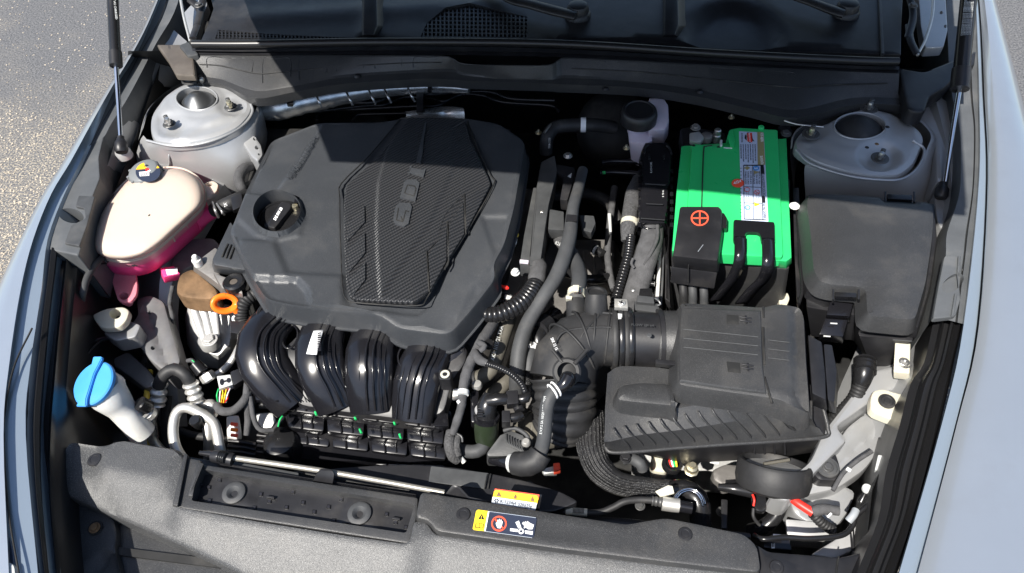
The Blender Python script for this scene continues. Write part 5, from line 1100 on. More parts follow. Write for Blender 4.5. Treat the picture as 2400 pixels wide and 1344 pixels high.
tube('band', [(1361, 293, -.06), (1373, 293, -.06)], 17.5, 'white', vh); tube('clip', [(1276, 312, -.05), (1284, 300, -.048), (1292, 292, -.05)], 3, 'steel', vh)
text('lettering', '59130-C1350 LEE', (1290, 348), (1290, 316), 5, -.062, 'light_grey', vh)
tagtube('booster_pipe', 'thin black pipe with a green mark behind the long connector, upper one', 'pipe', [(1410, 382, -.12), (1440, 378, -.12), (1500, 380, -.12)], 7, 'gloss', group='brake pipes behind the connector')
tagtube('booster_pipe', 'thin black pipe with a green mark behind the long connector, lower one', 'pipe', [(1406, 406, -.13), (1440, 404, -.13), (1500, 408, -.13)], 7, 'gloss', group='brake pipes behind the connector')
for i, (x, y) in enumerate(((1412, 405),)): tag(tube('green_mark', [(x, y, -.123), (x+7, y, -.123)], 4, 'green_tube'), 'tiny green paint mark on the lower brake pipe', 'paint mark')
for i, q in enumerate(((1714, 276, -.05, 'small steel stud on the firewall behind the green battery'), (1468, 348, -.06, 'small brass nut beside the brake fluid reservoir'), (1262, 312, -.07, 'small bolt on the firewall left of the banded hose'))):
    b_ = bolt('stud_bolt', q[:3], 6, 'zinc', None, stud=1.0); tag(b_, q[3], 'bolt')

# ================================================================ control unit connector and looms
ecx = thing('main_connector', 'long glossy black locking connector standing left of the battery', 'connector', (1535, 450, -.12))
prism('lever_housing', [(1512, 334, -.02), (1566, 334, -.02), (1574, 352, -.02), (1568, 432, -.02), (1508, 430, -.02), (1504, 352, -.02)], [(1506, 356, -.07), (1572, 356, -.07), (1580, 376, -.07), (1576, 462, -.07), (1500, 460, -.07), (1496, 376, -.07)], 'gloss', ecx, bev=.005)
prism('plug_body', [(1504, 432, -.028), (1566, 434, -.028), (1562, 522, -.032), (1496, 518, -.032)], [(1492, 460, -.08), (1576, 462, -.08), (1572, 560, -.085), (1486, 554, -.085)], 'gloss', ecx, bev=.003)
prism('cable_hood', [(1500, 492, -.022), (1562, 494, -.022), (1558, 524, -.026), (1496, 522, -.026)], [(1494, 506, -.06), (1568, 508, -.06), (1564, 544, -.06), (1488, 540, -.06)], 'gloss', ecx, bev=.003)
for pts in ([(1510, 360, -.018), (1512, 346, -.016), (1520, 340, -.015)], [(1574, 362, -.02), (1570, 348, -.017), (1562, 342, -.016)], [(1522, 362, -.017), (1522, 374, -.017)], [(1556, 362, -.017), (1556, 374, -.017)], [(1512, 431, -.016), (1560, 434, -.016)], [(1514, 478, -.026), (1554, 480, -.026)], [(1502, 512, -.02), (1558, 516, -.02)]): tube('edge_rib', pts, 2.3, 'gloss_soft', ecx, n=8)
for s_x in (1496, 1570):
    for k in range(8): prism('side_latch', [(s_x, 396+k*18, -.03), (s_x+8, 396+k*18, -.03), (s_x+8, 406+k*18, -.03), (s_x, 406+k*18, -.03)], [(s_x, 402+k*18, -.05), (s_x+8, 402+k*18, -.05), (s_x+8, 412+k*18, -.05), (s_x, 412+k*18, -.05)], 'gloss', ecx, bev=.0008)
text('moulded_text', 'LOCK', (1528, 405), (1528, 380), 4, -.0198, 'light_grey', ecx); text('moulded_text', '196', (1556, 462), (1556, 446), 4, -.0275, 'light_grey', ecx)
tube('rim_ring', [(a, b, -.036) for a, b in circ(1528, 528, 22, 12, 10, 0, 180)], 3, 'gloss', ecx, n=8, m=3)
lm = thing('main_loom', 'thick grey taped wiring loom leaving the long black connector', 'wiring harness', (1510, 650, -.14))
tube('loom', [(1530, 522, -.045), (1527, 560, -.05), (1512, 610, -.06), (1498, 660, -.08), (1482, 705, -.10), (1470, 740, -.13)], [24, 27, 28, 27, 25, 22], 'tape', lm, flat=.75, n=20, noise=.02)
tube('loose_wire', [(1541, 528, -.035), (1540, 560, -.035), (1524, 596, -.045), (1508, 622, -.055)], 4.5, 'tape', lm)
tube('fold', [(1484, 606, -.045), (1480, 618, -.05), (1486, 628, -.055)], 3.5, 'tape', lm)
tagtube('convoluted_tube', 'long ribbed black tube running beside the thick taped loom', 'tube', [(1478, 556, -.06), (1472, 600, -.065), (1458, 650, -.08), (1444, 700, -.10), (1436, 750, -.13)], 12.5, 'gloss_soft', rib=(7.5, .16))
l2 = thing('side_loom', 'rough taped loom with a white band left of the long connector', 'wiring harness', (1475, 500, -.1))
tube('loom', [(1498, 420, -.07), (1486, 450, -.06), (1478, 490, -.055), (1472, 530, -.055), (1470, 566, -.065)], [16, 19, 18, 18, 14], 'foam', l2, flat=.8); tube('band', [(1476, 518, -.055), (1475, 528, -.055)], 21, 'cream', l2, flat=.8); tube('band', [(1482, 474, -.056), (1480, 490, -.056)], 19.5, 'tape', l2, flat=.8)
cu_ = thing('control_unit', 'finned black control unit with a pale edge between loom and battery', 'control unit', (1535, 640, -.16))
prism('body', [(1516, 570, -.10), (1545, 568, -.09), (1556, 570, -.09), (1552, 720, -.11), (1510, 700, -.13)], [(1516, 620, -.2), (1545, 620, -.2), (1560, 620, -.2), (1562, 790, -.2), (1510, 770, -.2)], 'plastic', cu_, bev=.003)
for k in range(5): tube('fin', [(1512, 600+k*16, -.085), (1534, 602+k*16, -.082)], 6, 'gloss_soft', cu_)
tube('pale_edge', [(1548, 568, -.082), (1544, 640, -.09), (1540, 706, -.10)], 4.5, 'white_plastic', cu_); tube('pale_edge', [(1556, 560, -.075), (1553, 650, -.085), (1549, 716, -.1)], 2.6, 'rubber_grey', cu_)
flat('blue_label', [[(1522, 604), (1530, 592), (1538, 592), (1530, 606)]], -.079, 'sky_label', cu_)
mc = thing('airflow_connector', 'grey and black plug on the airflow sensor above the intake duct', 'connector', (1515, 700, -.06))
prism('black_plug', [(1500, 676, -.03), (1528, 676, -.03), (1530, 694, -.03), (1498, 692, -.03)], [(1498, 690, -.05), (1530, 690, -.05), (1532, 710, -.05), (1496, 708, -.05)], 'gloss_soft', mc); prism('grey_plug', [(1494, 692, -.03), (1532, 696, -.03), (1534, 712, -.03), (1492, 708, -.03)], [(1492, 704, -.05), (1534, 708, -.05), (1536, 726, -.05), (1490, 722, -.05)], 'rubber_grey', mc)
prism('flange', [(1486, 706, -.038), (1544, 712, -.038), (1546, 734, -.038), (1486, 726, -.038)], [(1486, 716, -.052), (1546, 722, -.052), (1546, 744, -.052), (1486, 738, -.052)], 'rubber_grey', mc); bolt('screw', (1484, 680, -.035), 4, 'steel', mc); tube('clip', [(1536, 700, -.03), (1544, 706, -.028), (1548, 714, -.03), (1540, 716, -.03)], 2.2, 'steel', mc)

# ================================================================ harness channel and hoses in the middle
hc = thing('harness_channel', 'dark grey plastic wiring channel standing right of the engine cover', 'wiring channel', (1260, 500, -.12))
prism('channel', [(1268, 380, -.045), (1300, 364, -.045), (1306, 400, -.045), (1286, 480, -.045), (1280, 520, -.045), (1266, 620, -.05), (1242, 622, -.05), (1250, 520, -.045), (1258, 440, -.045)], [(1262, 410, -.09), (1300, 392, -.09), (1306, 430, -.09), (1290, 510, -.09), (1284, 550, -.09), (1272, 650, -.09), (1238, 652, -.09), (1246, 550, -.09), (1252, 470, -.09)], 'plastic_grey', hc, bev=.002)
prism('channel_side', [(1250, 440, -.05), (1258, 440, -.05), (1248, 540, -.055), (1240, 620, -.06), (1218, 618, -.06), (1228, 552, -.055)], [(1250, 460, -.09), (1258, 460, -.09), (1250, 560, -.09), (1244, 650, -.09), (1220, 648, -.09), (1228, 576, -.09)], 'plastic_grey', hc, bev=.002)
prism('arm', [(1288, 490, -.05), (1322, 496, -.05), (1322, 540, -.05), (1284, 538, -.05)], [(1290, 510, -.08), (1324, 516, -.08), (1324, 562, -.08), (1286, 560, -.08)], 'plastic_grey', hc, bev=.003)
prism('arm', [(1300, 384, -.045), (1346, 392, -.045), (1348, 410, -.045), (1330, 470, -.05), (1312, 468, -.05), (1322, 412, -.045), (1304, 404, -.045)], [(1302, 400, -.08), (1348, 410, -.08), (1350, 430, -.08), (1334, 496, -.08), (1314, 492, -.08), (1324, 436, -.08), (1306, 426, -.08)], 'plastic', hc, bev=.003)
flat('arrow_mark', [[(1330, 414), (1340, 406), (1338, 418)]], -.044, 'light_grey', hc)
prism('pink_end', [(1218, 608, -.058), (1240, 610, -.058), (1238, 618, -.058), (1218, 616, -.058)], [(1218, 612, -.066), (1240, 614, -.066), (1238, 624, -.066), (1218, 622, -.066)], 'lilac', hc)
for q in ((1212, 556, -.06), (1210, 570, -.06)): lathe('side_stud', q, [(0, 16), (9, 14), (10, 0)], 'pipe', hc, axis=(-1, 0, .3))
lathe('yellow_tag', (1208, 552, -.05), [(0, 2), (8, 2), (8, 0)], 'yellow_tube', hc); bolt('bolt', (1331, 366, -.04), 8, 'steel', hc); bolt('bolt', (1270, 498, -.05), 5, 'steel', hc)
prism('clip_body', [(1358, 504, -.06), (1392, 506, -.06), (1396, 524, -.06), (1386, 546, -.06), (1366, 540, -.06)], [(1358, 516, -.09), (1392, 518, -.09), (1396, 540, -.09), (1386, 562, -.09), (1366, 556, -.09)], 'plastic_grey', hc, bev=.002)
lh = thing('heater_hose', 'long plain black hose running down from the wiring channel towards the front', 'hose', (1270, 700, -.1))
tube('hose', [(1366, 400, -.045), (1356, 440, -.038), (1343, 490, -.034), (1334, 560, -.036), (1308, 640, -.045), (1272, 700, -.055), (1236, 760, -.07), (1218, 820, -.085), (1212, 880, -.11), (1212, 930, -.16)], [12, 13, 14, 17, 18, 17, 18, 19, 19, 19], 'rubber_grey', lh, n=18)
prism('hose_clip', [(1328, 502, -.02), (1354, 504, -.02), (1352, 520, -.02), (1326, 518, -.02)], [(1326, 512, -.05), (1354, 514, -.05), (1352, 532, -.05), (1324, 530, -.05)], 'plastic', lh, bev=.002)
tagtube('convoluted_hose', 'thick shiny ribbed tube curving from the channel to the engine cover corner', 'tube', [(1262, 640, -.07), (1252, 672, -.06), (1228, 704, -.055), (1196, 726, -.055), (1160, 738, -.058), (1118, 734, -.065)], [17, 22, 24, 23, 20, 17], 'gloss_soft', rib=(10, .13), n=20)
tagtube('taped_joint', 'wrinkled taped end where the channel meets the thick ribbed tube', 'wiring harness', [(1256, 612, -.07), (1262, 630, -.062), (1256, 660, -.06), (1238, 676, -.06)], [20, 22, 21, 12], 'tape', noise=.06)
tagtube('thin_ribbed_tube', 'thin ribbed black tube beside the engine cover above the taped harness', 'tube', [(1118, 712, -.08), (1150, 708, -.08), (1186, 706, -.08)], 9, 'gloss_soft', rib=(6, .15))
bt_ = tag(bolt('bright_bolt', (1208, 640, -.05), 9, 'white_plastic', None, stud=.5, washer=1.2, h=1.1), 'pale bolt head beside the engine cover under the wiring channel', 'bolt')
tag(tube('wire_bits', [(1166, 668, -.06), (1180, 673, -.058), (1192, 676, -.06)], 4, 'red', noise=.3), 'short red wire end beside the engine cover corner', 'wire')
pvh = thing('breather_hose', 'grey hose with a pale clamp standing up from the intake elbow', 'hose', (1352, 690, -.05))
tube('hose', [(1316, 560, -.09), (1336, 590, -.07), (1352, 622, -.055), (1358, 655, -.045), (1352, 690, -.04), (1350, 712, -.045)], [14, 15, 17, 18, 18, 19], 'rubber_grey', pvh, n=18)
text('lettering', '8284', (1300, 572), (1316, 580), 8, -.06, 'light_grey', pvh); tube('taped_part', [(1312, 560, -.088), (1330, 584, -.072), (1342, 600, -.064)], 16.5, 'foam', pvh)
tube('clamp', [(1351, 682, -.038), (1350, 694, -.038)], 21, 'cream', pvh, flat=.9); prism('clamp_ear', [(1342, 668, -.012), (1358, 668, -.012), (1356, 684, -.012), (1344, 684, -.012)], [(1342, 674, -.03), (1358, 674, -.03), (1356, 690, -.03), (1344, 690, -.03)], 'cream', pvh); prism('clamp_ear', [(1326, 692, -.02), (1342, 694, -.02), (1340, 702, -.02), (1326, 700, -.02)], [(1326, 700, -.035), (1342, 702, -.035), (1340, 710, -.035), (1326, 708, -.035)], 'cream', pvh)
tagtube('grey_return_hose', 'grey brown hose printed with small letters curving beside the taped harness', 'hose', [(1196, 740, -.10), (1182, 780, -.10), (1166, 830, -.105), (1150, 868, -.11), (1122, 886, -.12), (1080, 892, -.14)], [18, 18, 18, 18, 18, 18], 'hose_brown', n=16)
text_ = text('printing', 'AKA 1/15/21 TXA', (1158, 846), (1180, 766), 9, -.084, 'light_grey'); tag(text_, 'white printing along the grey brown hose', 'printing')
tagtube('hose_band', 'black band around the grey brown hose where it bends', 'band', [(1120, 887, -.119), (1108, 890, -.123)], 19.5, 'rubber')
tagtube('lower_brown_hose', 'brown hose behind the black valve, partly in shade', 'hose', [(1210, 840, -.16), (1196, 880, -.15), (1176, 905, -.15), (1150, 930, -.16)], 18, 'hose_brown')
sh_ = thing('short_coolant_hose', 'short grey hose with a white band and braided end left of the ribbed intake hose', 'hose', (1240, 840, -.13))
tube('hose', [(1246, 808, -.10), (1242, 840, -.10), (1238, 868, -.11)], 16, 'rubber_grey', sh_); tube('band', [(1246, 812, -.099), (1245, 824, -.099)], 17.5, 'white', sh_); tube('braided_end', [(1238, 868, -.11), (1234, 895, -.13)], 14, 'braid', sh_); bolt('bolt', (1242, 806, -.085), 5, 'steel', sh_)
eb = thing('outlet_elbow', 'black plastic pipe elbow hidden behind the intake hose, with a collar', 'pipe', (1275, 770, -.12))
tube('elbow', [(1300, 740, -.13), (1276, 764, -.11), (1262, 786, -.10), (1262, 810, -.11)], 22, 'gloss_soft', eb); tube('collar', [(1262, 776, -.095), (1280, 758, -.105)], 25, 'plastic', eb)

# ================================================================ intake hose
ih = thing('intake_hose', 'black rubber intake elbow with ribs and a corrugated lower half', 'intake hose', (1330, 900, -.15))
tube('elbow', [(1448, 794, -.055), (1410, 790, -.055), (1370, 800, -.056), (1338, 826, -.060), (1322, 862, -.07), (1320, 890, -.08)], [66, 68, 72, 78, 80, 80], 'rubber', ih, n=36, m=10)
tube('bellows', [(1320, 888, -.08), (1322, 930, -.095), (1322, 970, -.115), (1308, 1000, -.14)], [80, 80, 76, 66], 'rubber', ih, n=36, rib=(17, .085))
tube('lower_end', [(1310, 990, -.14), (1285, 1005, -.155), (1250, 1015, -.17), (1225, 1015, -.18)], [60, 50, 46, 44], 'hose_brown', ih, n=28)
for q in ((1262, 1012, -.165), (1240, 1015, -.175)):
    c = W(*q); u, v, _ = frame((-1, .1, -.25)); rr = 47*SC(c); tube('end_rib', [c+(u*math.cos(t)+v*math.sin(t))*rr for t in [2*math.pi*k/20 for k in range(21)]], 4, 'hose_brown', ih, m=2, n=8)
# crossing stiffening ribs on the elbow: arcs lying on the hose surface
def arc_rib(c, axis, r_, a0, a1, w_=3.4):
    c = W(*c); ax = Vector(axis).normalized(); z_ = Vector((0, 0, 1)); z_ = (z_-ax*z_.dot(ax)).normalized(); s2 = ax.cross(z_); rr = r_*SC(c)
    tube('rib', [c+(z_*math.cos(math.radians(a))+s2*math.sin(math.radians(a)))*rr for a in np.linspace(a0, a1, 9)], w_, 'rubber', ih, n=8, m=3)
for c, ax, r_ in (((1424, 791, -.055), (1, 0, 0), 67.5), ((1392, 793, -.055), (1, .05, 0), 70.5), ((1362, 803, -.057), (1, .5, 0), 74), ((1340, 824, -.06), (.7, .8, .1), 78)): arc_rib(c, ax, r_, -95, 95)
for k, off_ in enumerate((-.3, .35)):
    pts = []
    for (a, b, c), r_ in zip([(1430, 792, -.055), (1400, 792, -.055), (1370, 800, -.056), (1338, 826, -.060), (1322, 862, -.07)], [68, 70, 73, 79, 81]):
        p = W(a, b, c); s = SC(p); pts.append(p+Vector((0 if a > 1380 else off_*r_*s, off_*r_*s*.9*(1 if a > 1350 else .3), r_*s*.95)))
    tube('rib', pts, 3.2, 'rubber', ih, n=8)
tube('upper_stub', [(1397, 742, -.03), (1397, 716, -.012), (1397, 690, .0)], [30, 27, 25], 'rubber', ih, n=22); lathe('stub_lip', (1397, 688, -.001), [(26, -4), (26, 4), (20, 5), (19, 0), (0, -2)], 'rubber', ih, axis=(0, .35, 1))
tube('side_stub', [(1352, 745, -.045), (1351, 726, -.04), (1350, 708, -.038)], [24, 24, 23], 'rubber', ih, n=20)
lathe('port_collar', (1328, 872, -.018), [(34, -16), (34, 4), (29, 8), (22, 8), (21, -2)], 'rubber', ih, axis=(.05, -.55, 1)); tube('port_fin', [(1296, 822, -.005), (1318, 850, -.008)], 4, 'rubber', ih); tube('port_fin', [(1376, 820, -.005), (1346, 854, -.008)], 5, 'rubber', ih)
text('lettering', 'SRK 12 15', (1290, 794), (1302, 822), 7, .0, 'white', ih)
# clamp and airflow duct
cl = thing('hose_clamp', 'wide ribbed clamp band with a screw joining intake hose and airflow duct', 'hose clamp', (1455, 790, -.08))
for x, r_, m_ in ((1438, 74, 'rubber'), (1452, 78, 'gloss_soft'), (1464, 74, 'rubber'), (1474, 76, 'gloss_soft')): tube('band', [(x-6, 795, -.055), (x-3, 795, -.055), (x+3, 795, -.055), (x+6, 795, -.055)], [r_-3, r_, r_, r_-3], m_, cl, n=40, m=2)
prism('screw_plate', [(1440, 700, .0), (1470, 702, .0), (1472, 722, .0), (1440, 720, .0)], [(1440, 706, -.01), (1470, 708, -.01), (1472, 730, -.01), (1440, 728, -.01)], 'pipe', cl, bev=.001); bolt('screw', (1456, 710, .0015), 8, 'pipe', cl, washer=1.2, h=.6); flat('screw_slot', [seg(1451, 707, 1461, 711, 2), seg(1458, 704, 1454, 714, 2)], .006, 'ink', cl)
prism('band_tag', [(1448, 735, -.004), (1458, 736, -.004), (1458, 748, -.004), (1449, 748, -.004)], [(1448, 737, -.01), (1458, 738, -.01), (1458, 750, -.01), (1449, 750, -.01)], 'light_grey', cl, bev=0)
md_ = thing('airflow_duct', 'smooth black airflow duct between intake hose and air filter box', 'duct', (1510, 800, -.08))
tube('tube', [(1466, 795, -.055), (1500, 797, -.055), (1548, 800, -.055)], [65, 65, 66], 'plastic', md_, n=40); tube('grained_end', [(1544, 800, -.055), (1570, 803, -.055), (1600, 806, -.055)], [72, 75, 78], 'grain', md_, n=40)
tube('flange', [(1540, 800, -.055), (1550, 800, -.055)], 76, 'plastic', md_, n=40); lathe('dot', (1522, 786, -.002), [(0, 1), (5, 1), (6, 0)], 'rubber_grey', md_)
prism('lug', [(1536, 842, -.008), (1590, 846, -.008), (1590, 858, -.008), (1536, 852, -.008)], [(1536, 848, -.03), (1590, 852, -.03), (1590, 866, -.03), (1536, 860, -.03)], 'plastic', md_); text('moulded_text', 'FLOW 28164', (1480, 764), (1532, 766), 5, -.0, 'plastic_grey', md_)
# PCV hose with sleeve
pv = thing('vent_hose', 'black vent hose with printed letters ending in a wide sleeve above the front panel', 'hose', (1275, 1000, -.1))
lathe('cap_elbow', (1330, 890, -.0), [(19, -14), (19, 6), (15, 14), (8, 18), (0, 19)], 'gloss', pv, axis=(.05, -.45, 1))
tube('nozzle', [(1332, 884, .008), (1322, 902, .004), (1306, 912, -.004)], [16, 15, 14], 'gloss', pv)
tube('hose', [(1312, 906, -.002), (1296, 920, -.006), (1284, 944, -.012), (1279, 980, -.03), (1276, 1020, -.05), (1268, 1056, -.07), (1252, 1078, -.08)], [16, 17, 17, 17, 17, 17, 17], 'rubber_grey', pv, n=20)
for k in range(2):
    c = W(1303-k*8, 912+k*6, -.003); u, v, _ = frame((.7, .7, .1)); rr = 18.5*SC(c); tube('clip_ring', [c+(u*math.cos(t)+v*math.sin(t))*rr for t in [2*math.pi*i/16 for i in range(17)]], 2.4, 'white', pv, m=2, n=6)
tube('sleeve', [(1268, 1062, -.066), (1256, 1080, -.072), (1232, 1088, -.078), (1206, 1086, -.085)], [27, 30, 30, 27], 'rubber', pv, n=24); tube('collar', [(1206, 1086, -.085), (1196, 1086, -.088)], [24, 22], 'light_grey', pv); tube('tail', [(1198, 1086, -.088), (1176, 1083, -.095), (1150, 1080, -.11)], [14, 12, 8], 'gloss', pv)
text('lettering', 'E.V.P.S SA 10/20 HBD, FKM', (1270, 1018), (1280, 930), 6, lambda a, b: -.0+(930-b)*.0004, 'light_grey', pv)

# ================================================================ valve group, throttle body
vg = thing('purge_valve', 'black purge valve with a dark green canister and quick connectors', 'valve', (1150, 960, -.14))
tube('canister', [(1140, 1028, -.14), (1140, 1004, -.115), (1140, 976, -.09)], [27, 29, 29], 'olive', vg, n=26); tube('ring', [(1140, 982, -.094), (1140, 974, -.088)], 31, 'gloss', vg, n=26)
tube('head', [(1140, 976, -.09), (1142, 950, -.075), (1150, 928, -.07)], [24, 24, 18], 'gloss_soft', vg, n=20); tube('head_arm', [(1146, 940, -.065), (1170, 936, -.06), (1186, 936, -.062)], [15, 14, 13], 'gloss_soft', vg)
prism('quick_connector', [(1186, 916, -.055), (1214, 914, -.055), (1216, 946, -.055), (1188, 948, -.055)], [(1186, 926, -.085), (1214, 924, -.085), (1216, 958, -.085), (1188, 960, -.085)], 'plastic', vg, bev=.002); tube('quick_elbow', [(1212, 936, -.065), (1232, 934, -.062), (1234, 916, -.062)], [11, 12, 10], 'gloss_soft', vg)
prism('side_connector', [(1176, 962, -.07), (1196, 962, -.07), (1196, 990, -.07), (1176, 990, -.07)], [(1176, 972, -.10), (1196, 972, -.10), (1196, 1004, -.10), (1176, 1004, -.10)], 'plastic', vg, bev=.002); tube('side_stub', [(1196, 980, -.08), (1212, 978, -.08), (1224, 972, -.08)], [11, 12, 10], 'gloss_soft', vg); tube('side_stub', [(1214, 950, -.08), (1218, 964, -.08)], [14, 12], 'plastic', vg)
for k in range(6): tube('tooth', [(1120, 946+k*6, -.07), (1132, 946+k*6, -.068)], 2.2, 'gloss', vg, n=6)
prism('bracket', [(1102, 918, -.08), (1122, 914, -.08), (1120, 990, -.09), (1104, 990, -.09)], [(1102, 930, -.12), (1124, 926, -.12), (1122, 1006, -.12), (1104, 1004, -.12)], 'gloss', vg, bev=.003)
tube('white_ring', [(1134, 1028, -.14), (1130, 1034, -.145)], 16, 'white_plastic', vg)
tagtube('lower_elbow_hose', 'grey rubber elbow hose below the dark green canister', 'hose', [(1136, 1026, -.14), (1134, 1046, -.14), (1118, 1058, -.14), (1092, 1058, -.145), (1072, 1052, -.15)], [15, 16, 16, 16, 15], 'rubber_grey', n=18)
fh = thing('foam_sleeve', 'speckled foam sleeve bent around a hose end above the front panel', 'sleeve', (1066, 1050, -.14))
tube('sleeve', [(1056, 1012, -.12), (1054, 1040, -.12), (1060, 1068, -.13), (1072, 1078, -.14)], [11, 14, 13, 12], 'foam', fh, n=14); tube('sleeve', [(1076, 1020, -.12), (1070, 1044, -.12), (1074, 1068, -.13)], [8, 9, 9], 'foam', fh); tube('clip', [(1070, 1016, -.11), (1082, 1024, -.11), (1084, 1036, -.115)], 2.6, 'steel_dark', fh); tube('pale_end', [(1080, 1074, -.14), (1088, 1084, -.145)], 6, 'white_plastic', fh)
th_ = thing('engine_harness', 'grey taped harness branching beside the manifold, with a white tie', 'wiring harness', (1100, 880, -.1))
tube('trunk', [(1176, 712, -.09), (1160, 752, -.075), (1132, 796, -.065), (1114, 828, -.06), (1096, 868, -.06), (1086, 910, -.065), (1082, 950, -.075), (1072, 985, -.09), (1062, 1015, -.11)], [9, 11, 14, 12, 13, 12, 10, 10, 9], 'tape', th_, noise=.05, n=14)
tube('branch', [(1112, 826, -.056), (1124, 844, -.05), (1142, 852, -.05)], [10, 11, 8], 'tape', th_, noise=.05); tube('tie', [(1086, 916, -.063), (1085, 926, -.064)], 14, 'white_plastic', th_); tube('tie', [(1074, 940, -.07), (1078, 946, -.07)], 5, 'white_plastic', th_)
tube('ribbed_branch', [(1140, 852, -.05), (1170, 862, -.045), (1200, 878, -.045), (1222, 900, -.05), (1232, 922, -.055)], 8, 'gloss_soft', th_, rib=(6, .16)); tube('knot', [(1120, 802, -.05), (1136, 812, -.045), (1126, 822, -.05)], 7, 'tape', th_)
for i, q in enumerate(((1146, 806, -.06, 'gloss_soft'), (1118, 902, -.08, 'pipe'), (1124, 960, -.08, 'silver_dirty'))): lathe('fastener', q[:3], [(0, 6), (10, 5), (12, 0), (12, -8)], q[3], th_)
tag(prism('pale_block', [(1062, 912, -.1), (1078, 910, -.1), (1078, 928, -.1), (1060, 930, -.1)], [(1062, 920, -.13), (1078, 918, -.13), (1078, 938, -.13), (1060, 940, -.13)], 'white_plastic'), 'tiny white block behind the taped harness', 'block')
tb = thing('throttle_motor', 'dark ribbed throttle motor housing below the intake hose', 'throttle body', (1190, 1050, -.2))
prism('housing', [(1172, 1020, -.12), (1196, 1008, -.12), (1226, 1020, -.12), (1240, 1044, -.125), (1200, 1070, -.13), (1144, 1070, -.13), (1140, 1062, -.13)], [(1172, 1040, -.17), (1196, 1030, -.17), (1230, 1042, -.17), (1244, 1068, -.17), (1204, 1094, -.17), (1144, 1094, -.17), (1140, 1086, -.17)], 'plastic_grey', tb, bev=.004)
for k in range(7): tube('fin', [(1186+k*6, 1018+k*3, -.118), (1188+k*6, 1036+k*3, -.118), (1198+k*6, 1048+k*3, -.12)], 2, 'plastic_grey', tb, n=6)
tube('rim', [(1180, 1010, -.115), (1206, 1004, -.112), (1232, 1018, -.115), (1242, 1036, -.118)], 5, 'rubber_grey', tb); lathe('screw_boss', (1233, 1036, -.112), [(0, 5), (7, 5), (10, 2), (11, -6)], 'pipe', tb)
tag(prism('orange_plug', [(1296, 1086, -.16), (1312, 1084, -.16), (1314, 1100, -.16), (1298, 1104, -.16)], [(1296, 1094, -.18), (1312, 1092, -.18), (1314, 1110, -.18), (1298, 1114, -.18)], 'brightred'), 'small orange red plug in the dark below the intake hose', 'plug')
tag(prism('pale_plug', [(1270, 1100, -.17), (1298, 1092, -.17), (1306, 1106, -.17), (1276, 1112, -.17)], [(1270, 1108, -.2), (1298, 1100, -.2), (1306, 1116, -.2), (1276, 1120, -.2)], 'light_grey'), 'small pale connector body beside the orange red plug', 'connector')

# ================================================================ air filter box
ab = thing('air_filter_box', 'large black textured air filter box with ribbed sloping front', 'air filter box', (1680, 930, -.18))
za = .002
TOPA = [(1590, 726, za), (1594, 704, za), (1700, 709, za), (1790, 715, za), (1826, 705, za), (1880, 716, za), (1890, 740, za), (1896, 851, za), (1902, 925, za-.004), (1904, 975, za-.010), (1860, 955, za-.004), (1828, 938, za), (1796, 933, za), (1700, 920, za), (1584, 903, za), (1583, 860, za)]
sheet('lid', TOPA, za, .035, 'grain', ab, bev=.011, cr=.016, taper=.006, grid=.007, rel=[([(1856, 690), (1858, 850), (1874, 1000), (1990, 1000), (1960, 690)], -.007, .010)])
def zl(d): return za+d
prism('lid_step', [(1598, 722, zl(.003)), (1782, 730, zl(.003)), (1786, 860, zl(.003)), (1794, 918, zl(.003)), (1700, 906, zl(.003)), (1596, 890, zl(.003)), (1594, 800, zl(.003))], [(1594, 722, zl(-.002)), (1784, 728, zl(-.002)), (1790, 864, zl(-.002)), (1797, 926, zl(-.002)), (1700, 914, zl(-.002)), (1590, 898, zl(-.002)), (1590, 800, zl(-.002))], 'grain', ab, bev=.0015)
for k in range(3): tube('moulded_line', [(1602, 772+k*21, zl(.0031)), (1776, 790+k*21, zl(.0031))], 1.2, 'plastic_grey', ab, n=6); tube('moulded_line', [(1800, 797+k*21, zl(.0004)), (1850, 803+k*21, zl(.0004))], 1.2, 'plastic_grey', ab, n=6)
for g in ([(1703, 738), (1731, 740), (1731, 761), (1703, 759)], [(1703, 848), (1734, 851), (1736, 875), (1706, 872)]): flat('latch_pocket', [g], zl(.0033), 'deep', ab)
for x, y in ((1734, 743), (1738, 854)):
    for k in range(2): tube('latch_tooth', [(x, y+k*8, za+.004), (x+14, y+2+k*8, za+.0045), (x+28, y+4+k*8, za+.0035)], 2.2, 'plastic', ab, n=6)
    tube('latch_tooth', [(x+14, y-2, za+.004), (x+16, y+16, za+.004)], 2.4, 'plastic', ab, n=6)
for a, b in (((1786, 720), (1787, 746)), ((1786, 768), (1789, 856)), ((1789, 884), (1806, 945))): tube('groove', [(a[0]+3, a[1], za-.0005), (b[0]+3, b[1], za-.0005)], 2.8, 'deep', ab, n=6)
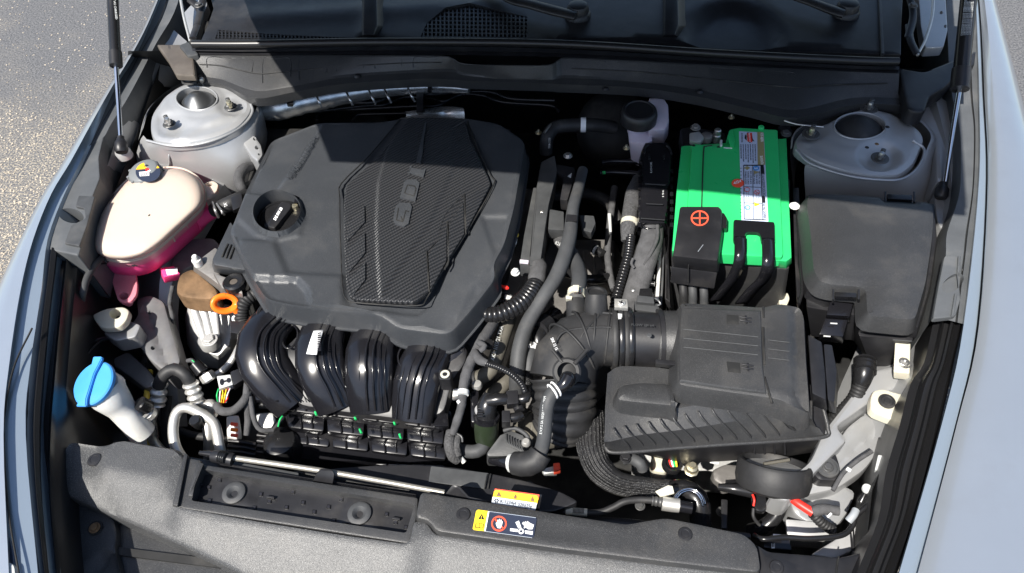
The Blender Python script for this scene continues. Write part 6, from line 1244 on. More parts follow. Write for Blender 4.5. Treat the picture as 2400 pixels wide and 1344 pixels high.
# sloping front and hump
FT = [(1430, 874, -.045), (1446, 898, -.030), (1500, 950, -.030), (1570, 958, -.022), (1660, 945, -.014), (1740, 946, -.010), (1828, 952, -.012), (1904, 984, -.018)]
surf('front_slope', [[(1424, 876, -.035), (1450, 860, -.04), (1500, 860, -.04), (1580, 868, -.036), (1660, 900, -.036), (1740, 915, -.036), (1828, 930, -.036), (1904, 940, -.036)],
     [(1418, 962, -.048), (1436, 960, -.046), (1500, 960, -.046), (1580, 958, -.040), (1660, 945, -.034), (1740, 946, -.030), (1828, 952, -.030), (1904, 984, -.030)],
     [(1417, 1025, -.056), (1437, 1012, -.056), (1500, 1000, -.055), (1580, 992, -.053), (1660, 982, -.050), (1740, 972, -.048), (1828, 962, -.046), (1912, 1000, -.046)],
     [(1416, 1036, -.060), (1437, 1034, -.060), (1500, 1020, -.060), (1580, 1010, -.058), (1660, 998, -.056), (1740, 985, -.054), (1828, 975, -.052), (1920, 1004, -.052)],
     [(1418, 1048, -.092), (1440, 1056, -.092), (1500, 1054, -.092), (1580, 1048, -.092), (1660, 1042, -.092), (1740, 1036, -.092), (1828, 1030, -.092), (1932, 1022, -.092)]], 'grain', ab, m=5, sharp=22)
sheet('hump', [(1448, 900), (1500, 892), (1580, 896), (1588, 960), (1574, 952), (1500, 945), (1440, 938)], -.020, .030, 'grain', ab, bev=.009, cr=.012, taper=.004)
tube('flange', [(1417, 1042, -.094), (1432, 1060, -.095), (1500, 1058, -.095), (1580, 1051, -.095), (1700, 1042, -.095), (1828, 1034, -.095), (1932, 1024, -.095), (1940, 1004, -.09), (1930, 960, -.08)], 5, 'grain', ab, n=10)
tops = [(195, 790), (252, 778), (315, 768), (378, 756), (440, 743), (505, 730), (572, 717), (640, 702), (712, 690), (783, 676), (857, 660), (932, 646), (1075, 726)]
bots = [(290, 905), (360, 895), (425, 890), (492, 883), (560, 880), (630, 873), (700, 868), (775, 862), (850, 857), (925, 850), (1000, 846), (1075, 838), (1170, 830)]
for (a, b), (c, d) in zip(tops, bots):
    x0, y0, x1, y1 = 1350+a/2.24, 650+b/2.24, 1350+c/2.24, 650+d/2.24; xm, ym = x0*.78+x1*.22, y0*.72+y1*.28
    u = (x0-1437)/330; zt0 = -.050+.016*u; zt1 = -.056+.008*u
    P_ = [(x0, y0, zt0+.002), (xm, ym, zt1+.006), (x1-8, y1-12, -.074), (x1, y1, -.090)]
    Q_ = [(x0+1, y0+2, zt0-.012), (xm, ym+6, zt1-.012), (x1-8, y1-4, -.095), (x1, y1+2, -.100)]
    surf('rib', [P_, Q_], 'grain', ab, m=4, thick=.0022)
sd = thing('side_duct', 'dark flat duct cover clipped to the right side of the air filter box', 'duct', (1925, 870, -.06))
prism('cover', [(1893, 784, -.006), (1926, 802, -.006), (1934, 880, -.006), (1936, 938, -.010), (1903, 922, -.006)], [(1893, 800, -.05), (1930, 818, -.05), (1940, 900, -.05), (1940, 966, -.05), (1903, 950, -.05)], 'plastic', sd, bev=.003)
prism('outer_face', [(1930, 806, -.012), (1950, 808, -.014), (1962, 870, -.016), (1956, 944, -.018), (1940, 938, -.014)], [(1930, 826, -.06), (1954, 830, -.06), (1966, 896, -.06), (1960, 972, -.06), (1942, 966, -.06)], 'plastic', sd, bev=.003)
prism('lower_case', [(1425, 1050, -.096), (1500, 1052, -.096), (1828, 1028, -.096), (1936, 1018, -.096), (1930, 900, -.08), (1430, 900, -.09)], [(1560, 1070, -.17), (1600, 1090, -.17), (1828, 1075, -.17), (1925, 1060, -.17), (1920, 960, -.17), (1560, 960, -.17)], 'plastic', ab, bev=.005)
for k in range(5): prism('gusset', [(1740+k*24, 1032, -.10), (1744+k*24, 1032, -.10), (1746+k*24, 1052, -.125), (1742+k*24, 1052, -.125)], [(1740+k*24, 1046, -.13), (1744+k*24, 1046, -.13), (1746+k*24, 1066, -.14), (1742+k*24, 1066, -.14)], 'plastic', ab, bev=0)
axr = Vector((0, .62, .78)).normalized()
lathe('inlet_ring', (1816, 1084, -.115), [(64, -40), (68, -6), (73, 2), (79, 2), (84, -5), (86, -40), (82, -58), (70, -66), (50, -70)], 'rubber', ab, axis=(0, .74, .67), seg=48)
lathe('inlet_floor', (1816, 1092, -.125), [(0, 0), (66, 0)], 'alloy', ab, axis=(0, .74, .67)); tube('inlet_strut', [(1790, 1088, -.12), (1850, 1078, -.12)], 4, 'hose_brown', ab)
sheet('mounting_lug', [(1906, 1050), (1930, 1030), (1960, 1062), (1972, 1098), (1968, 1128), (1920, 1126), (1906, 1110)], -.115, .02, 'plastic', ab, bev=.004, cr=.008)
lathe('lug_washer', (1940, 1096, -.113), [(0, 3), (12, 3), (13, 1), (20, 1), (21, 4), (25, 4), (26, 0)], 'rubber_grey', ab); bolt('lug_bolt', (1940, 1096, -.110), 10, 'steel_dark', ab, washer=1.2)
for k in range(3): tube('lug_rib', [(1922+k*12, 1046+k*5, -.112), (1924+k*11, 1066+k*4, -.112)], 3, 'plastic', ab, n=6)

# ================================================================ fuse box
fb = thing('fuse_box', 'large black textured fuse box cover next to the right strut tower', 'fuse box', (2040, 600, -.1))
zf = .008
FC = [(1893, 449), (1960, 451), (2068, 458), (2074, 470), (2142, 474), (2146, 467), (2188, 471), (2194, 497), (2192, 549), (2176, 660), (2150, 752), (2030, 740), (2027, 680), (2018, 673), (1950, 668), (1922, 660), (1904, 632), (1897, 549), (1888, 474)]
sheet('lid', FC, zf, .03, 'grain', fb, bev=.010, cr=.012, taper=.006, grid=.007, dome=(.003, .03), rel=[([(2028, 640), (2028, 660), (2033, 760), (2160, 770), (2200, 640)], -.0015, .006), ([(2024, 642), (2027, 700)], -.0015, .003, .001)])
prism('lid_lip', [(1884, 480, -.022), (1896, 456, -.022), (2190, 478, -.022), (2196, 560, -.022), (2180, 670, -.022), (2152, 768, -.022), (2018, 756, -.022), (2014, 700, -.022), (1940, 694, -.022), (1896, 670, -.022), (1880, 600, -.022)], [(1870, 500, -.05), (1890, 480, -.05), (2190, 500, -.05), (2196, 590, -.05), (2180, 695, -.05), (2148, 794, -.05), (2010, 780, -.05), (2008, 725, -.05), (1930, 720, -.05), (1884, 700, -.05), (1868, 620, -.05)], 'plastic', fb, bev=.003)
prism('lower_case', [(1876, 520, -.05), (2180, 520, -.05), (2176, 690, -.05), (2140, 800, -.05), (2012, 788, -.05), (2006, 740, -.05), (1890, 720, -.05)], [(1890, 600, -.14), (2150, 600, -.14), (2130, 760, -.14), (2088, 862, -.14), (2040, 858, -.14), (2000, 800, -.14), (1900, 790, -.14)], 'plastic', fb, bev=.004)
tube('left_trim', [(1868, 490, -.03), (1872, 540, -.03), (1876, 620, -.035), (1880, 680, -.04), (1872, 712, -.045)], 4, 'gloss_soft', fb)
for nm, x0, y0 in (('top_latch', 2078, 455), ('front_latch', 1956, 684)):
    dx = 60 if nm[0] == 't' else 52
    prism(nm, [(x0, y0, .006), (x0+dx, y0+3, .006), (x0+dx, y0+14, .006), (x0, y0+11, .006)], [(x0, y0+6, -.012), (x0+dx, y0+9, -.012), (x0+dx, y0+22, -.012), (x0, y0+19, -.012)], 'gloss_soft', fb, bev=.002)
    for e in (-6, dx+2): prism('latch_cheek', [(x0+e, y0-6, .008), (x0+e+5, y0-6, .008), (x0+e+5, y0+18, .006), (x0+e, y0+18, .006)], [(x0+e, y0+2, -.016), (x0+e+5, y0+2, -.016), (x0+e+5, y0+28, -.016), (x0+e, y0+28, -.016)], 'plastic', fb, bev=.001)
prism('relay_plug', [(1946, 706, -.03), (2000, 712, -.03), (1992, 742, -.035), (1936, 738, -.035)], [(1944, 716, -.06), (2000, 722, -.06), (1992, 756, -.06), (1934, 752, -.06)], 'gloss', fb, bev=.002)
prism('relay_plug', [(1934, 746, -.04), (1988, 750, -.04), (1976, 790, -.05), (1920, 784, -.05)], [(1932, 760, -.09), (1988, 764, -.09), (1976, 806, -.09), (1918, 800, -.09)], 'gloss', fb, bev=.002)
for a in ((1946, 758), (1930, 788)): tube('pale_clip', [(a[0], a[1], -.036 if a[1] < 770 else -.048), (a[0]+16, a[1]+1, -.036 if a[1] < 770 else -.048)], 2, 'light_grey', fb, n=6)
prism('mount_bracket', [(2098, 800, -.06), (2134, 804, -.06), (2132, 876, -.07), (2094, 872, -.07)], [(2096, 814, -.085), (2134, 818, -.085), (2132, 892, -.09), (2094, 888, -.09)], 'cream', fb, bev=.002); lathe('bracket_washer', (2118, 850, -.069), [(0, 2), (17, 2), (18, 0)], 'steel', fb); bolt('bracket_bolt', (2119, 849, -.066), 9, 'steel', fb, stud=.5)
tube('teeth', [(2092, 797, -.052), (2136, 800, -.052)], 2, 'plastic_grey', fb, n=6)
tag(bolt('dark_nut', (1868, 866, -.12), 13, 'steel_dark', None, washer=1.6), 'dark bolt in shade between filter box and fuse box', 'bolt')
lo = thing('fuse_box_loom', 'thick black ribbed loom dropping from the fuse box to the inner wing', 'wiring harness', (2010, 880, -.15))
tube('sleeve', [(2028, 850, -.08), (2024, 880, -.085), (2016, 905, -.10)], [24, 23, 18], 'gloss_soft', lo); tube('ribbed', [(2018, 900, -.095), (2002, 935, -.115), (1976, 965, -.13), (1945, 1000, -.15), (1925, 1030, -.17)], 17, 'rubber', lo, rib=(9, .12), n=18)
for k in range(3): tube('ring', [(2027, 846+k*12, -.082), (2027, 849+k*12, -.082)], 26, 'gloss_soft', lo)

# ================================================================ right front corner
rg = thing('rubber_grommet_plate', 'cream plate with a round black plug beside the right seal', 'plate', (2075, 945, -.1))
sheet('plate', [(2040, 935), (2046, 915), (2070, 911), (2098, 920), (2122, 925), (2108, 988), (2086, 982), (2050, 968), (2040, 958)], -.085, .015, 'cream', rg, bev=.003, cr=.008); lathe('plug', (2078, 942, -.084), [(19, 0), (19, 4), (14, 5), (12, 2), (7, 2), (6, 4), (0, 4)], 'rubber', rg)
sheet('wing_rail', [(1985, 1000), (2030, 965), (2096, 992), (2070, 1045), (2030, 1100), (1964, 1146), (1890, 1162), (1856, 1148), (1900, 1090), (1960, 1040)], -.135, .03, 'silver', bay, bev=.006, cr=.012, grid=.008, rel=[([(2060, 1000), (2000, 1060), (1930, 1130)], .006, .014, .004)])
sheet('front_member', [(1850, 1160), (1900, 1142), (1960, 1130), (2010, 1150), (1990, 1200), (1960, 1240), (1900, 1230), (1856, 1200)], -.16, .05, 'silver', bay, bev=.006, cr=.012)
prism('support_box', [(1840, 1216, -.155), (1906, 1222, -.155), (1960, 1236, -.155), (1950, 1270, -.16), (1846, 1262, -.16)], [(1840, 1230, -.22), (1906, 1236, -.22), (1960, 1250, -.22), (1950, 1290, -.22), (1846, 1282, -.22)], 'silver_dirty', bay, bev=.004)
sheet('lower_flange', [(1900, 1300), (1960, 1262), (2000, 1230), (2030, 1200), (2036, 1240), (2020, 1280), (1960, 1310)], -.12, .02, 'silver_dirty', bay, bev=.004)
rc = thing('horn_connector', 'white and black plug beside the right seal near a small clip', 'connector', (2060, 1090, -.1))
prism('white_half', [(2058, 1066, -.08), (2084, 1070, -.08), (2078, 1104, -.08), (2050, 1102, -.08)], [(2056, 1074, -.10), (2084, 1078, -.10), (2078, 1114, -.10), (2048, 1112, -.10)], 'light_grey', rc); prism('black_half', [(2052, 1104, -.085), (2072, 1106, -.085), (2066, 1130, -.09), (2048, 1128, -.09)], [(2052, 1112, -.11), (2072, 1114, -.11), (2066, 1140, -.11), (2048, 1138, -.11)], 'gloss_soft', rc)
tube('clip_stem', [(2032, 1148, -.095), (2024, 1164, -.1), (2018, 1176, -.105)], [5, 6, 8], 'gloss_soft', rc); lathe('clip_head', (2032, 1146, -.09), [(11, -4), (11, 3), (7, 3), (6, 5), (0, 5)], 'light_grey', rc)
cb = thing('corner_cable', 'black cable sweeping across the right front corner above the panel', 'cable', (1980, 1250, -.1))
tube('cable', [(2052, 1172, -.08), (2030, 1188, -.08), (2006, 1210, -.085), (1996, 1236, -.09), (1970, 1256, -.09), (1900, 1263, -.09), (1840, 1260, -.09), (1790, 1264, -.09), (1768, 1256, -.1)], 6.5, 'gloss_soft', cb)
tube('cable', [(1996, 1232, -.092), (1998, 1262, -.10), (2000, 1290, -.11)], 5, 'gloss_soft', cb); tube('grey_clip', [(1988, 1222, -.08), (2000, 1208, -.075), (2006, 1196, -.075)], 9, 'grey_plastic', cb)
rd = thing('red_cable', 'red sleeved battery cable with a taped end below the filter box inlet', 'cable', (1880, 1190, -.13))
tube('red_sleeve', [(1846, 1160, -.12), (1868, 1178, -.115), (1905, 1202, -.115)], [9, 10, 11], 'red', rd, n=16); tube('taped_end', [(1904, 1200, -.115), (1930, 1194, -.11), (1966, 1198, -.11)], [13, 15, 10], 'tape', rd, noise=.12); tube('ribbed_end', [(1905, 1204, -.12), (1926, 1226, -.13), (1952, 1244, -.14)], 13, 'rubber', rd, rib=(8, .14)); tube('white_bit', [(1940, 1212, -.1), (1948, 1204, -.1)], 3, 'white', rd)
tagtube('short_ribbed_tube', 'short ribbed tube in the corner below the filter box inlet ring', 'tube', [(1840, 1130, -.15), (1834, 1160, -.15), (1824, 1190, -.17)], 17, 'rubber', rib=(8, .12))
tagtube('black_fat_cable', 'fat black cable bending left below the short ribbed tube', 'cable', [(1830, 1180, -.16), (1818, 1210, -.17), (1790, 1235, -.18), (1760, 1244, -.2)], 17, 'gloss_soft')
pl = thing('lamp_plug', 'black plug with a red wire beside the filter box inlet ring', 'plug', (1745, 1160, -.15))
tube('plug', [(1684, 1142, -.14), (1720, 1146, -.135), (1762, 1154, -.135)], [8, 13, 14], 'gloss_soft', pl); sheet('flange', [(1766, 1146), (1790, 1150), (1798, 1170), (1796, 1200), (1770, 1198), (1762, 1170)], -.14, .008, 'gloss_soft', pl, bev=.002); tube('red_wire', [(1764, 1160, -.125), (1768, 1172, -.125), (1766, 1186, -.13)], 2.6, 'red', pl)
tube('wire', [(1766, 1192, -.135), (1766, 1212, -.14), (1780, 1232, -.15)], 4, 'rubber', pl)
tag(prism('black_label_box', [(1790, 1262, -.13), (1850, 1266, -.13), (1856, 1290, -.13), (1790, 1284, -.13)], [(1790, 1272, -.18), (1850, 1276, -.18), (1856, 1302, -.18), (1790, 1296, -.18)], 'gloss'), 'black box with one white letter in the lower right corner', 'box')
tag(text('letter', 'E', (1816, 1286), (1816, 1274), 8, -.129, 'white'), 'white letter E printed on the black corner box', 'letter')
tag(flat('pale_label', [[(1812, 1252), (1836, 1254), (1836, 1266), (1812, 1264)]], -.125, 'white'), 'small white label above the letter on the corner box', 'label')

# ================================================================ lower middle: braided hose, pipes, sensors
bh = thing('braided_hose', 'thick hose in woven black and silver sleeving below the filter box', 'hose', (1420, 1100, -.2))
tube('sleeve', [(1386, 968, -.13), (1384, 1010, -.13), (1388, 1060, -.13), (1408, 1104, -.135), (1450, 1134, -.14), (1510, 1144, -.145), (1570, 1150, -.15)], [28, 34, 33, 32, 27, 24, 24], 'rubber', bh, n=30)
for k in range(-5, 6):
    t = k/5.5; a_ = t*1.45
    rad = [28, 34, 33, 32, 27, 24, 24]; base_ = [(1386, 968, -.13), (1384, 1010, -.13), (1388, 1060, -.13), (1408, 1104, -.135), (1450, 1134, -.14), (1510, 1144, -.145), (1570, 1150, -.15)]
    nrm = [(1, 0), (1, 0), (1, -.15), (.85, -.6), (.35, -1), (.12, -1), (.1, -1)]
    pts = []
    for (x, y, z), r_, (nx, ny) in zip(base_, rad, nrm):
        l_ = math.hypot(nx, ny); pw = W(x, y, z); s = SC(pw); d_ = W(x+nx/l_, y+ny/l_, z)-pw; d_.normalize()
        pts.append(pw+d_*math.sin(a_)*r_*s*1.0+Vector((0, -.25, 1)).normalized()*math.cos(a_)*r_*s*1.02)
    tube('braid_strand', pts, 3.0, 'braid', bh, n=6)
lp = thing('aircon_line', 'thin black air conditioning line with a silver joint above the front panel', 'pipe', (1450, 1190, -.12))
tube('line', [(1262, 1192, -.115), (1330, 1199, -.115), (1400, 1202, -.115), (1436, 1190, -.11), (1464, 1176, -.105), (1500, 1172, -.105), (1536, 1174, -.105)], 8, 'rubber', lp, n=14)
tube('paper_label', [(1326, 1198, -.114), (1376, 1202, -.114)], 9.2, 'cream', lp); flat('bar_marks', [seg(1344+k*3, 1192, 1343+k*3, 1204, 1.4) for k in range(9)], -.1085, 'ink', lp)
tube('crimp', [(1528, 1174, -.105), (1556, 1178, -.105)], 12, 'steel_dark', lp, rib=(9, .2)); tube('joint', [(1552, 1180, -.105), (1592, 1186, -.105)], [17, 17], 'pipe', lp); tube('joint_end', [(1588, 1186, -.105), (1622, 1192, -.105)], 14, 'gloss', lp)
tag(prism('paper_tag', [(1536, 1152, -.095), (1566, 1138, -.09), (1576, 1140, -.09), (1580, 1156, -.095), (1548, 1164, -.1)], [(1536, 1154, -.097), (1566, 1140, -.092), (1576, 1142, -.092), (1580, 1158, -.097), (1548, 1166, -.102)], 'cream', bev=0), 'crumpled cream paper tag at the end of the woven hose', 'tag')
rh = thing('radiator_hose', 'black radiator hose with a bright metal clamp ring at the front', 'hose', (1620, 1180, -.14))
tube('hose', [(1570, 1152, -.15), (1600, 1150, -.14), (1628, 1164, -.135), (1640, 1190, -.14), (1642, 1240, -.16)], [24, 27, 28, 26, 24], 'gloss_soft', rh, n=22)
for k in range(2): tube('clamp_ring', [(a, b, -.105-.004*k) for a, b in circ(1614, 1186+k*4, 38-k*4, 14, 40, 200, 355)], 3.4, 'chrome', rh, m=3, n=8)
tag(tube('black_elbow', [(1460, 1078, -.15), (1476, 1074, -.145), (1500, 1086, -.14), (1506, 1100, -.15)], [13, 14, 14, 13], 'rubber_grey'), 'grey rubber elbow under the front left of the filter box', 'hose')
tag(bolt('elbow_nut', (1466, 1074, -.135), 12, 'plastic', None, washer=1.1, h=1.2), 'black hex nut on the small grey elbow', 'nut')
cs = thing('cam_sensor', 'round black sensor ring with coloured wires on the alloy housing', 'sensor', (1570, 1090, -.2))
lathe('ring', (1576, 1086, -.165), [(0, -4), (15, -4), (16, 3), (22, 4), (24, 0), (24, -12)], 'gloss_soft', cs)
for k, c in enumerate(('red', 'white', 'green_tube', 'yellow')): tube('wire', [(1568+k*5, 1076, -.155), (1570+k*5, 1086, -.155), (1574+k*4, 1094, -.16)], 2, c, cs, n=6)
lathe('brass_nut', (1622, 1096, -.165), [(0, 14), (8, 14), (8, 6), (14, 4), (14, -10), (18, -12)], 'zinc', cs, seg=8)
gl = thing('gearbox_bracket', 'dirty alloy bracket and stone coloured housing under the filter box', 'bracket', (1720, 1110, -.25))
sheet('plate', [(1670, 1100), (1700, 1086), (1736, 1090), (1740, 1130), (1700, 1140), (1672, 1126)], -.2, .03, 'alloy_dark', gl, bev=.005); tube('pale_edge', [(1664, 1082, -.18), (1684, 1086, -.18)], 4, 'white_plastic', gl)
sheet('housing_ledge', [(1526, 1068), (1560, 1062), (1580, 1076), (1560, 1110), (1530, 1104)], -.19, .03, 'cream', gl, bev=.005)
ti = thing('tie_bar', 'long painted metal rod clipped above the front panel recess', 'rod', (780, 1110, -.09))
tube('rod', [(536, 1072, -.062), (780, 1108, -.062), (1042, 1155, -.062)], 6.6, 'rod', ti, n=16)
tube('black_end', [(468, 1062, -.062), (505, 1066, -.062)], [5, 9], 'gloss_soft', ti); tube('end_collar', [(500, 1070, -.06), (520, 1072, -.058), (546, 1078, -.06)], [14, 16, 15], 'plastic', ti); tube('end_rings', [(514, 1070, -.052), (530, 1074, -.052)], 13.5, 'gloss_soft', ti, rib=(5, .2))
prism('clip', [(752, 1098, -.048), (778, 1100, -.048), (784, 1112, -.05), (778, 1144, -.07), (728, 1138, -.07), (742, 1108, -.05)], [(752, 1104, -.085), (778, 1106, -.085), (784, 1120, -.085), (778, 1156, -.085), (728, 1150, -.085), (742, 1118, -.085)], 'plastic', ti, bev=.003)
prism('clip', [(1060, 1136, -.05), (1076, 1138, -.05), (1100, 1164, -.055), (1160, 1176, -.058), (1150, 1190, -.065), (1036, 1166, -.065)], [(1060, 1144, -.085), (1076, 1146, -.085), (1100, 1174, -.085), (1160, 1186, -.085), (1150, 1200, -.085), (1036, 1178, -.085)], 'plastic', ti, bev=.003)

# ================================================================ fan shroud
fs_ = thing('fan_shroud', 'dark curved radiator fan shroud behind the front panel', 'fan shroud', (1000, 1120, -.14))
sheet('shroud', [(560, 1086), (700, 1108), (790, 1096), (880, 1090), (960, 1088), (1060, 1094), (1146, 1108), (1230, 1126), (1310, 1150), (1360, 1176), (1300, 1200), (1060, 1200), (700, 1160), (540, 1130)], -.10, .08, 'plastic', fs_, bev=.003, cr=.01)
sheet('patch', [(1010, 1092), (1146, 1109), (1138, 1146), (1004, 1130)], -.097, .003, 'plastic_grey', fs_, bev=.001, cr=.002)
prism('ledge', [(540, 1080, -.08), (700, 1108, -.08), (700, 1122, -.08), (536, 1094, -.08)], [(540, 1090, -.11), (700, 1118, -.11), (700, 1134, -.11), (536, 1106, -.11)], 'plastic_grey', fs_, bev=.002)
tube('arc_edge', [(690, 1106, -.096), (790, 1124, -.09), (880, 1140, -.09), (960, 1150, -.09)], 3, 'deep', fs_, n=6)
for x in (1142, 1150): tube('slot', [(x, 1112, -.096), (x-7, 1146, -.096)], 1.6, 'deep', fs_, n=6)

# ================================================================ front panel
fp = thing('radiator_cover', 'wide black grained plastic panel across the front of the bay', 'front panel', (900, 1270, -.12))
zs = -.055
MAIN = [(131, 1114, -.062), (166, 1037, -.055), (243, 1049, -.055), (286, 1030, -.050), (418, 1052, -.050), (434, 1070, -.050), (410, 1184, -.050), (600, 1218, -.050), (800, 1250, -.050), (958, 1272, -.050), (968, 1216, -.048), (1002, 1222, -.048), (1018, 1250, -.050), (1300, 1290, -.050), (1560, 1322, -.052), (1760, 1342, -.055), (1800, 1500, -.13), (760, 1500, -.13), (560, 1344, -.080), (420, 1278, -.072), (262, 1208, -.068), (150, 1160, -.066)]
EDG = sorted((W(a, b, -.05).x, W(a, b, -.05).y) for a, b in ((120, 1085), (230, 1112), (408, 1160), (430, 1188), (958, 1274), (1018, 1254), (1300, 1292), (1560, 1324), (1760, 1346)))
def panel_z(x, y):
    e = float(np.interp(x, [q[0] for q in EDG], [q[1] for q in EDG])); d = e-y
    return -.050-.44*(math.log1p(math.exp(d/.005))*.005 if d < .2 else d)
sheet('main_panel', MAIN, zs, .045, 'grain_coarse', fp, zf=panel_z, bev=.005, cr=.010, grid=.012, rel=[([(170, 1020), (232, 1040), (210, 1110), (110, 1120)], -.004, .010), ([(222, 1060), (224, 1120), (232, 1160), (260, 1200), (420, 1272), (560, 1340), (600, 1400)], -.003, .005, .0035), ([(230, 1112), (372, 1140), (408, 1118), (440, 1040), (280, 1010)], .004, .010)])
sheet('recess_frame', [(474, 1088), (980, 1166), (978, 1200), (966, 1276), (412, 1190), (436, 1072), (470, 1078)], -.054, .04, 'grain', fp, bev=.003, cr=.004, holes=[[(470, 1100), (972, 1182), (952, 1250), (448, 1174)]], hdepth=.02)
prism('recess_post', [(462, 1084, -.046), (478, 1086, -.046), (456, 1140, -.048), (452, 1164, -.048), (440, 1162, -.048)], [(462, 1094, -.07), (478, 1096, -.07), (456, 1152, -.07), (452, 1178, -.07), (440, 1176, -.07)], 'grain', fp, bev=.002)
prism('left_wall', [(432, 1062, -.048), (440, 1066, -.048), (416, 1188, -.048), (404, 1184, -.048)], [(436, 1074, -.085), (452, 1078, -.085), (430, 1200, -.085), (404, 1200, -.085)], 'grain', fp, bev=.002)
prism('back_bar', [(440, 1070, -.072), (700, 1116, -.072), (976, 1158, -.072), (976, 1176, -.072), (700, 1134, -.072), (440, 1092, -.072)], [(440, 1082, -.10), (700, 1128, -.10), (976, 1170, -.10), (976, 1192, -.10), (700, 1150, -.10), (440, 1108, -.10)], 'plastic', fp, bev=.002)
# recess plate
rp = thing('latch_plate', 'dark moulded plate with square slots sunk into the front panel', 'plate', (700, 1180, -.09))
sheet('plate', [(440, 1090), (985, 1172), (966, 1266), (430, 1180)], -.070, .01, 'plastic', rp, bev=.001, cr=.002, grid=.008, rel=[([(532, 1110), (602, 1120), (588, 1196), (516, 1186)], .003, .002), ([(820, 1160), (898, 1170), (882, 1240), (806, 1230)], .003, .002)])
for x, y in ((489, 1142), (459, 1151), (514, 1125), (491, 1173), (611, 1158), (631, 1175), (686, 1153), (710, 1178), (671, 1189), (770, 1188), (799, 1171), (736, 1200), (782, 1220), (906, 1205), (927, 1224), (951, 1236), (596, 1190)):
    prism('square_slot', [(x-4, y-5, -.0685), (x+5, y-4, -.0685), (x+4, y+5, -.0685), (x-5, y+4, -.0685)], [(x-4, y-4, -.071), (x+5, y-3, -.071), (x+4, y+6, -.071), (x-5, y+5, -.071)], 'gloss_soft', rp, bev=0)
    flat('slot_hole', [[(x-2.4, y-3.5), (x+3.4, y-2.5), (x+2.6, y+3.5), (x-3.2, y+2.5)]], -.0683, 'ink', rp)
for x, y in ((466, 1134), (633, 1164), (928, 1214)): prism('hook', [(x-9, y-3, -.064), (x+10, y, -.064), (x+9, y+5, -.064), (x-9, y+2, -.064)], [(x-9, y, -.071), (x+10, y+3, -.071), (x+9, y+8, -.071), (x-9, y+5, -.071)], 'plastic', rp, bev=.0005)
g0 = lathe('rubber_stop', (549, 1157, -.066), [(27, -4), (27, 5), (24, 7), (16, 7), (9, 1), (7, -3), (0, -3)], 'rubber_grey', None, seg=32)
tag(g0, 'round grey rubber stop, left one of two in the front panel recess', 'rubber stop', 'rubber stops in the front recess')
g1 = g0.copy(); COL.objects.link(g1); g1.location = g0.location+(W(843, 1205, -.066)-W(549, 1157, -.066)); tag(g1, 'round grey rubber stop, right one of two in the front panel recess', 'rubber stop', 'rubber stops in the front recess')
# raised right part
RAISE = [(972, 1214), (984, 1158), (992, 1152), (1037, 1160), (1160, 1178), (1300, 1202), (1470, 1228), (1500, 1222), (1560, 1212), (1640, 1228), (1694, 1240), (1744, 1250), (1776, 1278), (1786, 1344), (1560, 1318), (1300, 1286), (1022, 1246), (1004, 1220)]
sheet('raised_panel', RAISE, -.042, .03, 'grain', fp, bev=.004, cr=.010, taper=.004, grid=.012, rel=[([(1250, 1236), (1700, 1300)], -.0012, .003, .001)])
sheet('corner_panel', [(1770, 1272), (1800, 1292), (1970, 1306), (2036, 1290), (2010, 1420), (1780, 1420)], -.060, .04, 'plastic', fp, bev=.004, cr=.006, grid=.01, rel=[([(1786, 1306), (1850, 1308), (1860, 1360), (1790, 1420)], .003, .004)])
tube('corner_line', [(1966, 1304, -.058), (1960, 1344, -.058), (1956, 1400, -.058)], 2, 'deep', fp, n=6)
for q, m_ in (((1820, 1330, -.056), 'plastic'), ((1086, 1206, -.041), 'plastic'), ((1606, 1252, -.041), 'plastic'), ((222, 1078, -.050), 'plastic')):
    lathe('push_clip', q, [(0, 2), (9, 2), (10, 3), (15, 3), (17, 0)], m_, fp, seg=24)
bk = thing('lower_corner_panel', 'dark corner panel with a rusty bolt at the lower left', 'panel', (220, 1280, -.12))
sheet('panel', [(136, 1180), (152, 1150), (190, 1160), (262, 1200), (274, 1246), (270, 1286), (284, 1344), (300, 1420), (160, 1420)], -.092, .05, 'grain', bk, bev=.004, cr=.006, grid=.01, rel=[([(190, 1440), (210, 1330), (240, 1296), (262, 1300), (400, 1420)], -.006, .008)])
sheet('panel', [(278, 1225), (300, 1230), (420, 1270), (600, 1350), (680, 1440), (300, 1440), (288, 1344), (276, 1288)], -.105, .05, 'grain', bk, bev=.003, cr=.006)
lathe('panel_hole', (177, 1221, -.092), [(0, 1.5), (7, 1.5), (8, 0)], 'deep', bk); lathe('bolt_seat', (224, 1238, -.091), [(17, 0), (17, 3), (0, 3)], 'deep', bk); bolt('bolt', (222, 1238, -.088), 10, 'rust', bk, washer=1.3)
tag(sheet('wheel_arch_filler', [(150, 1000), (168, 1034), (134, 1110), (132, 1180), (150, 1420), (112, 1420), (84, 1100), (110, 1000)], -.10, .1, 'deep', None, bev=.002), 'plain black filler between the left seal and the front panel', 'panel')

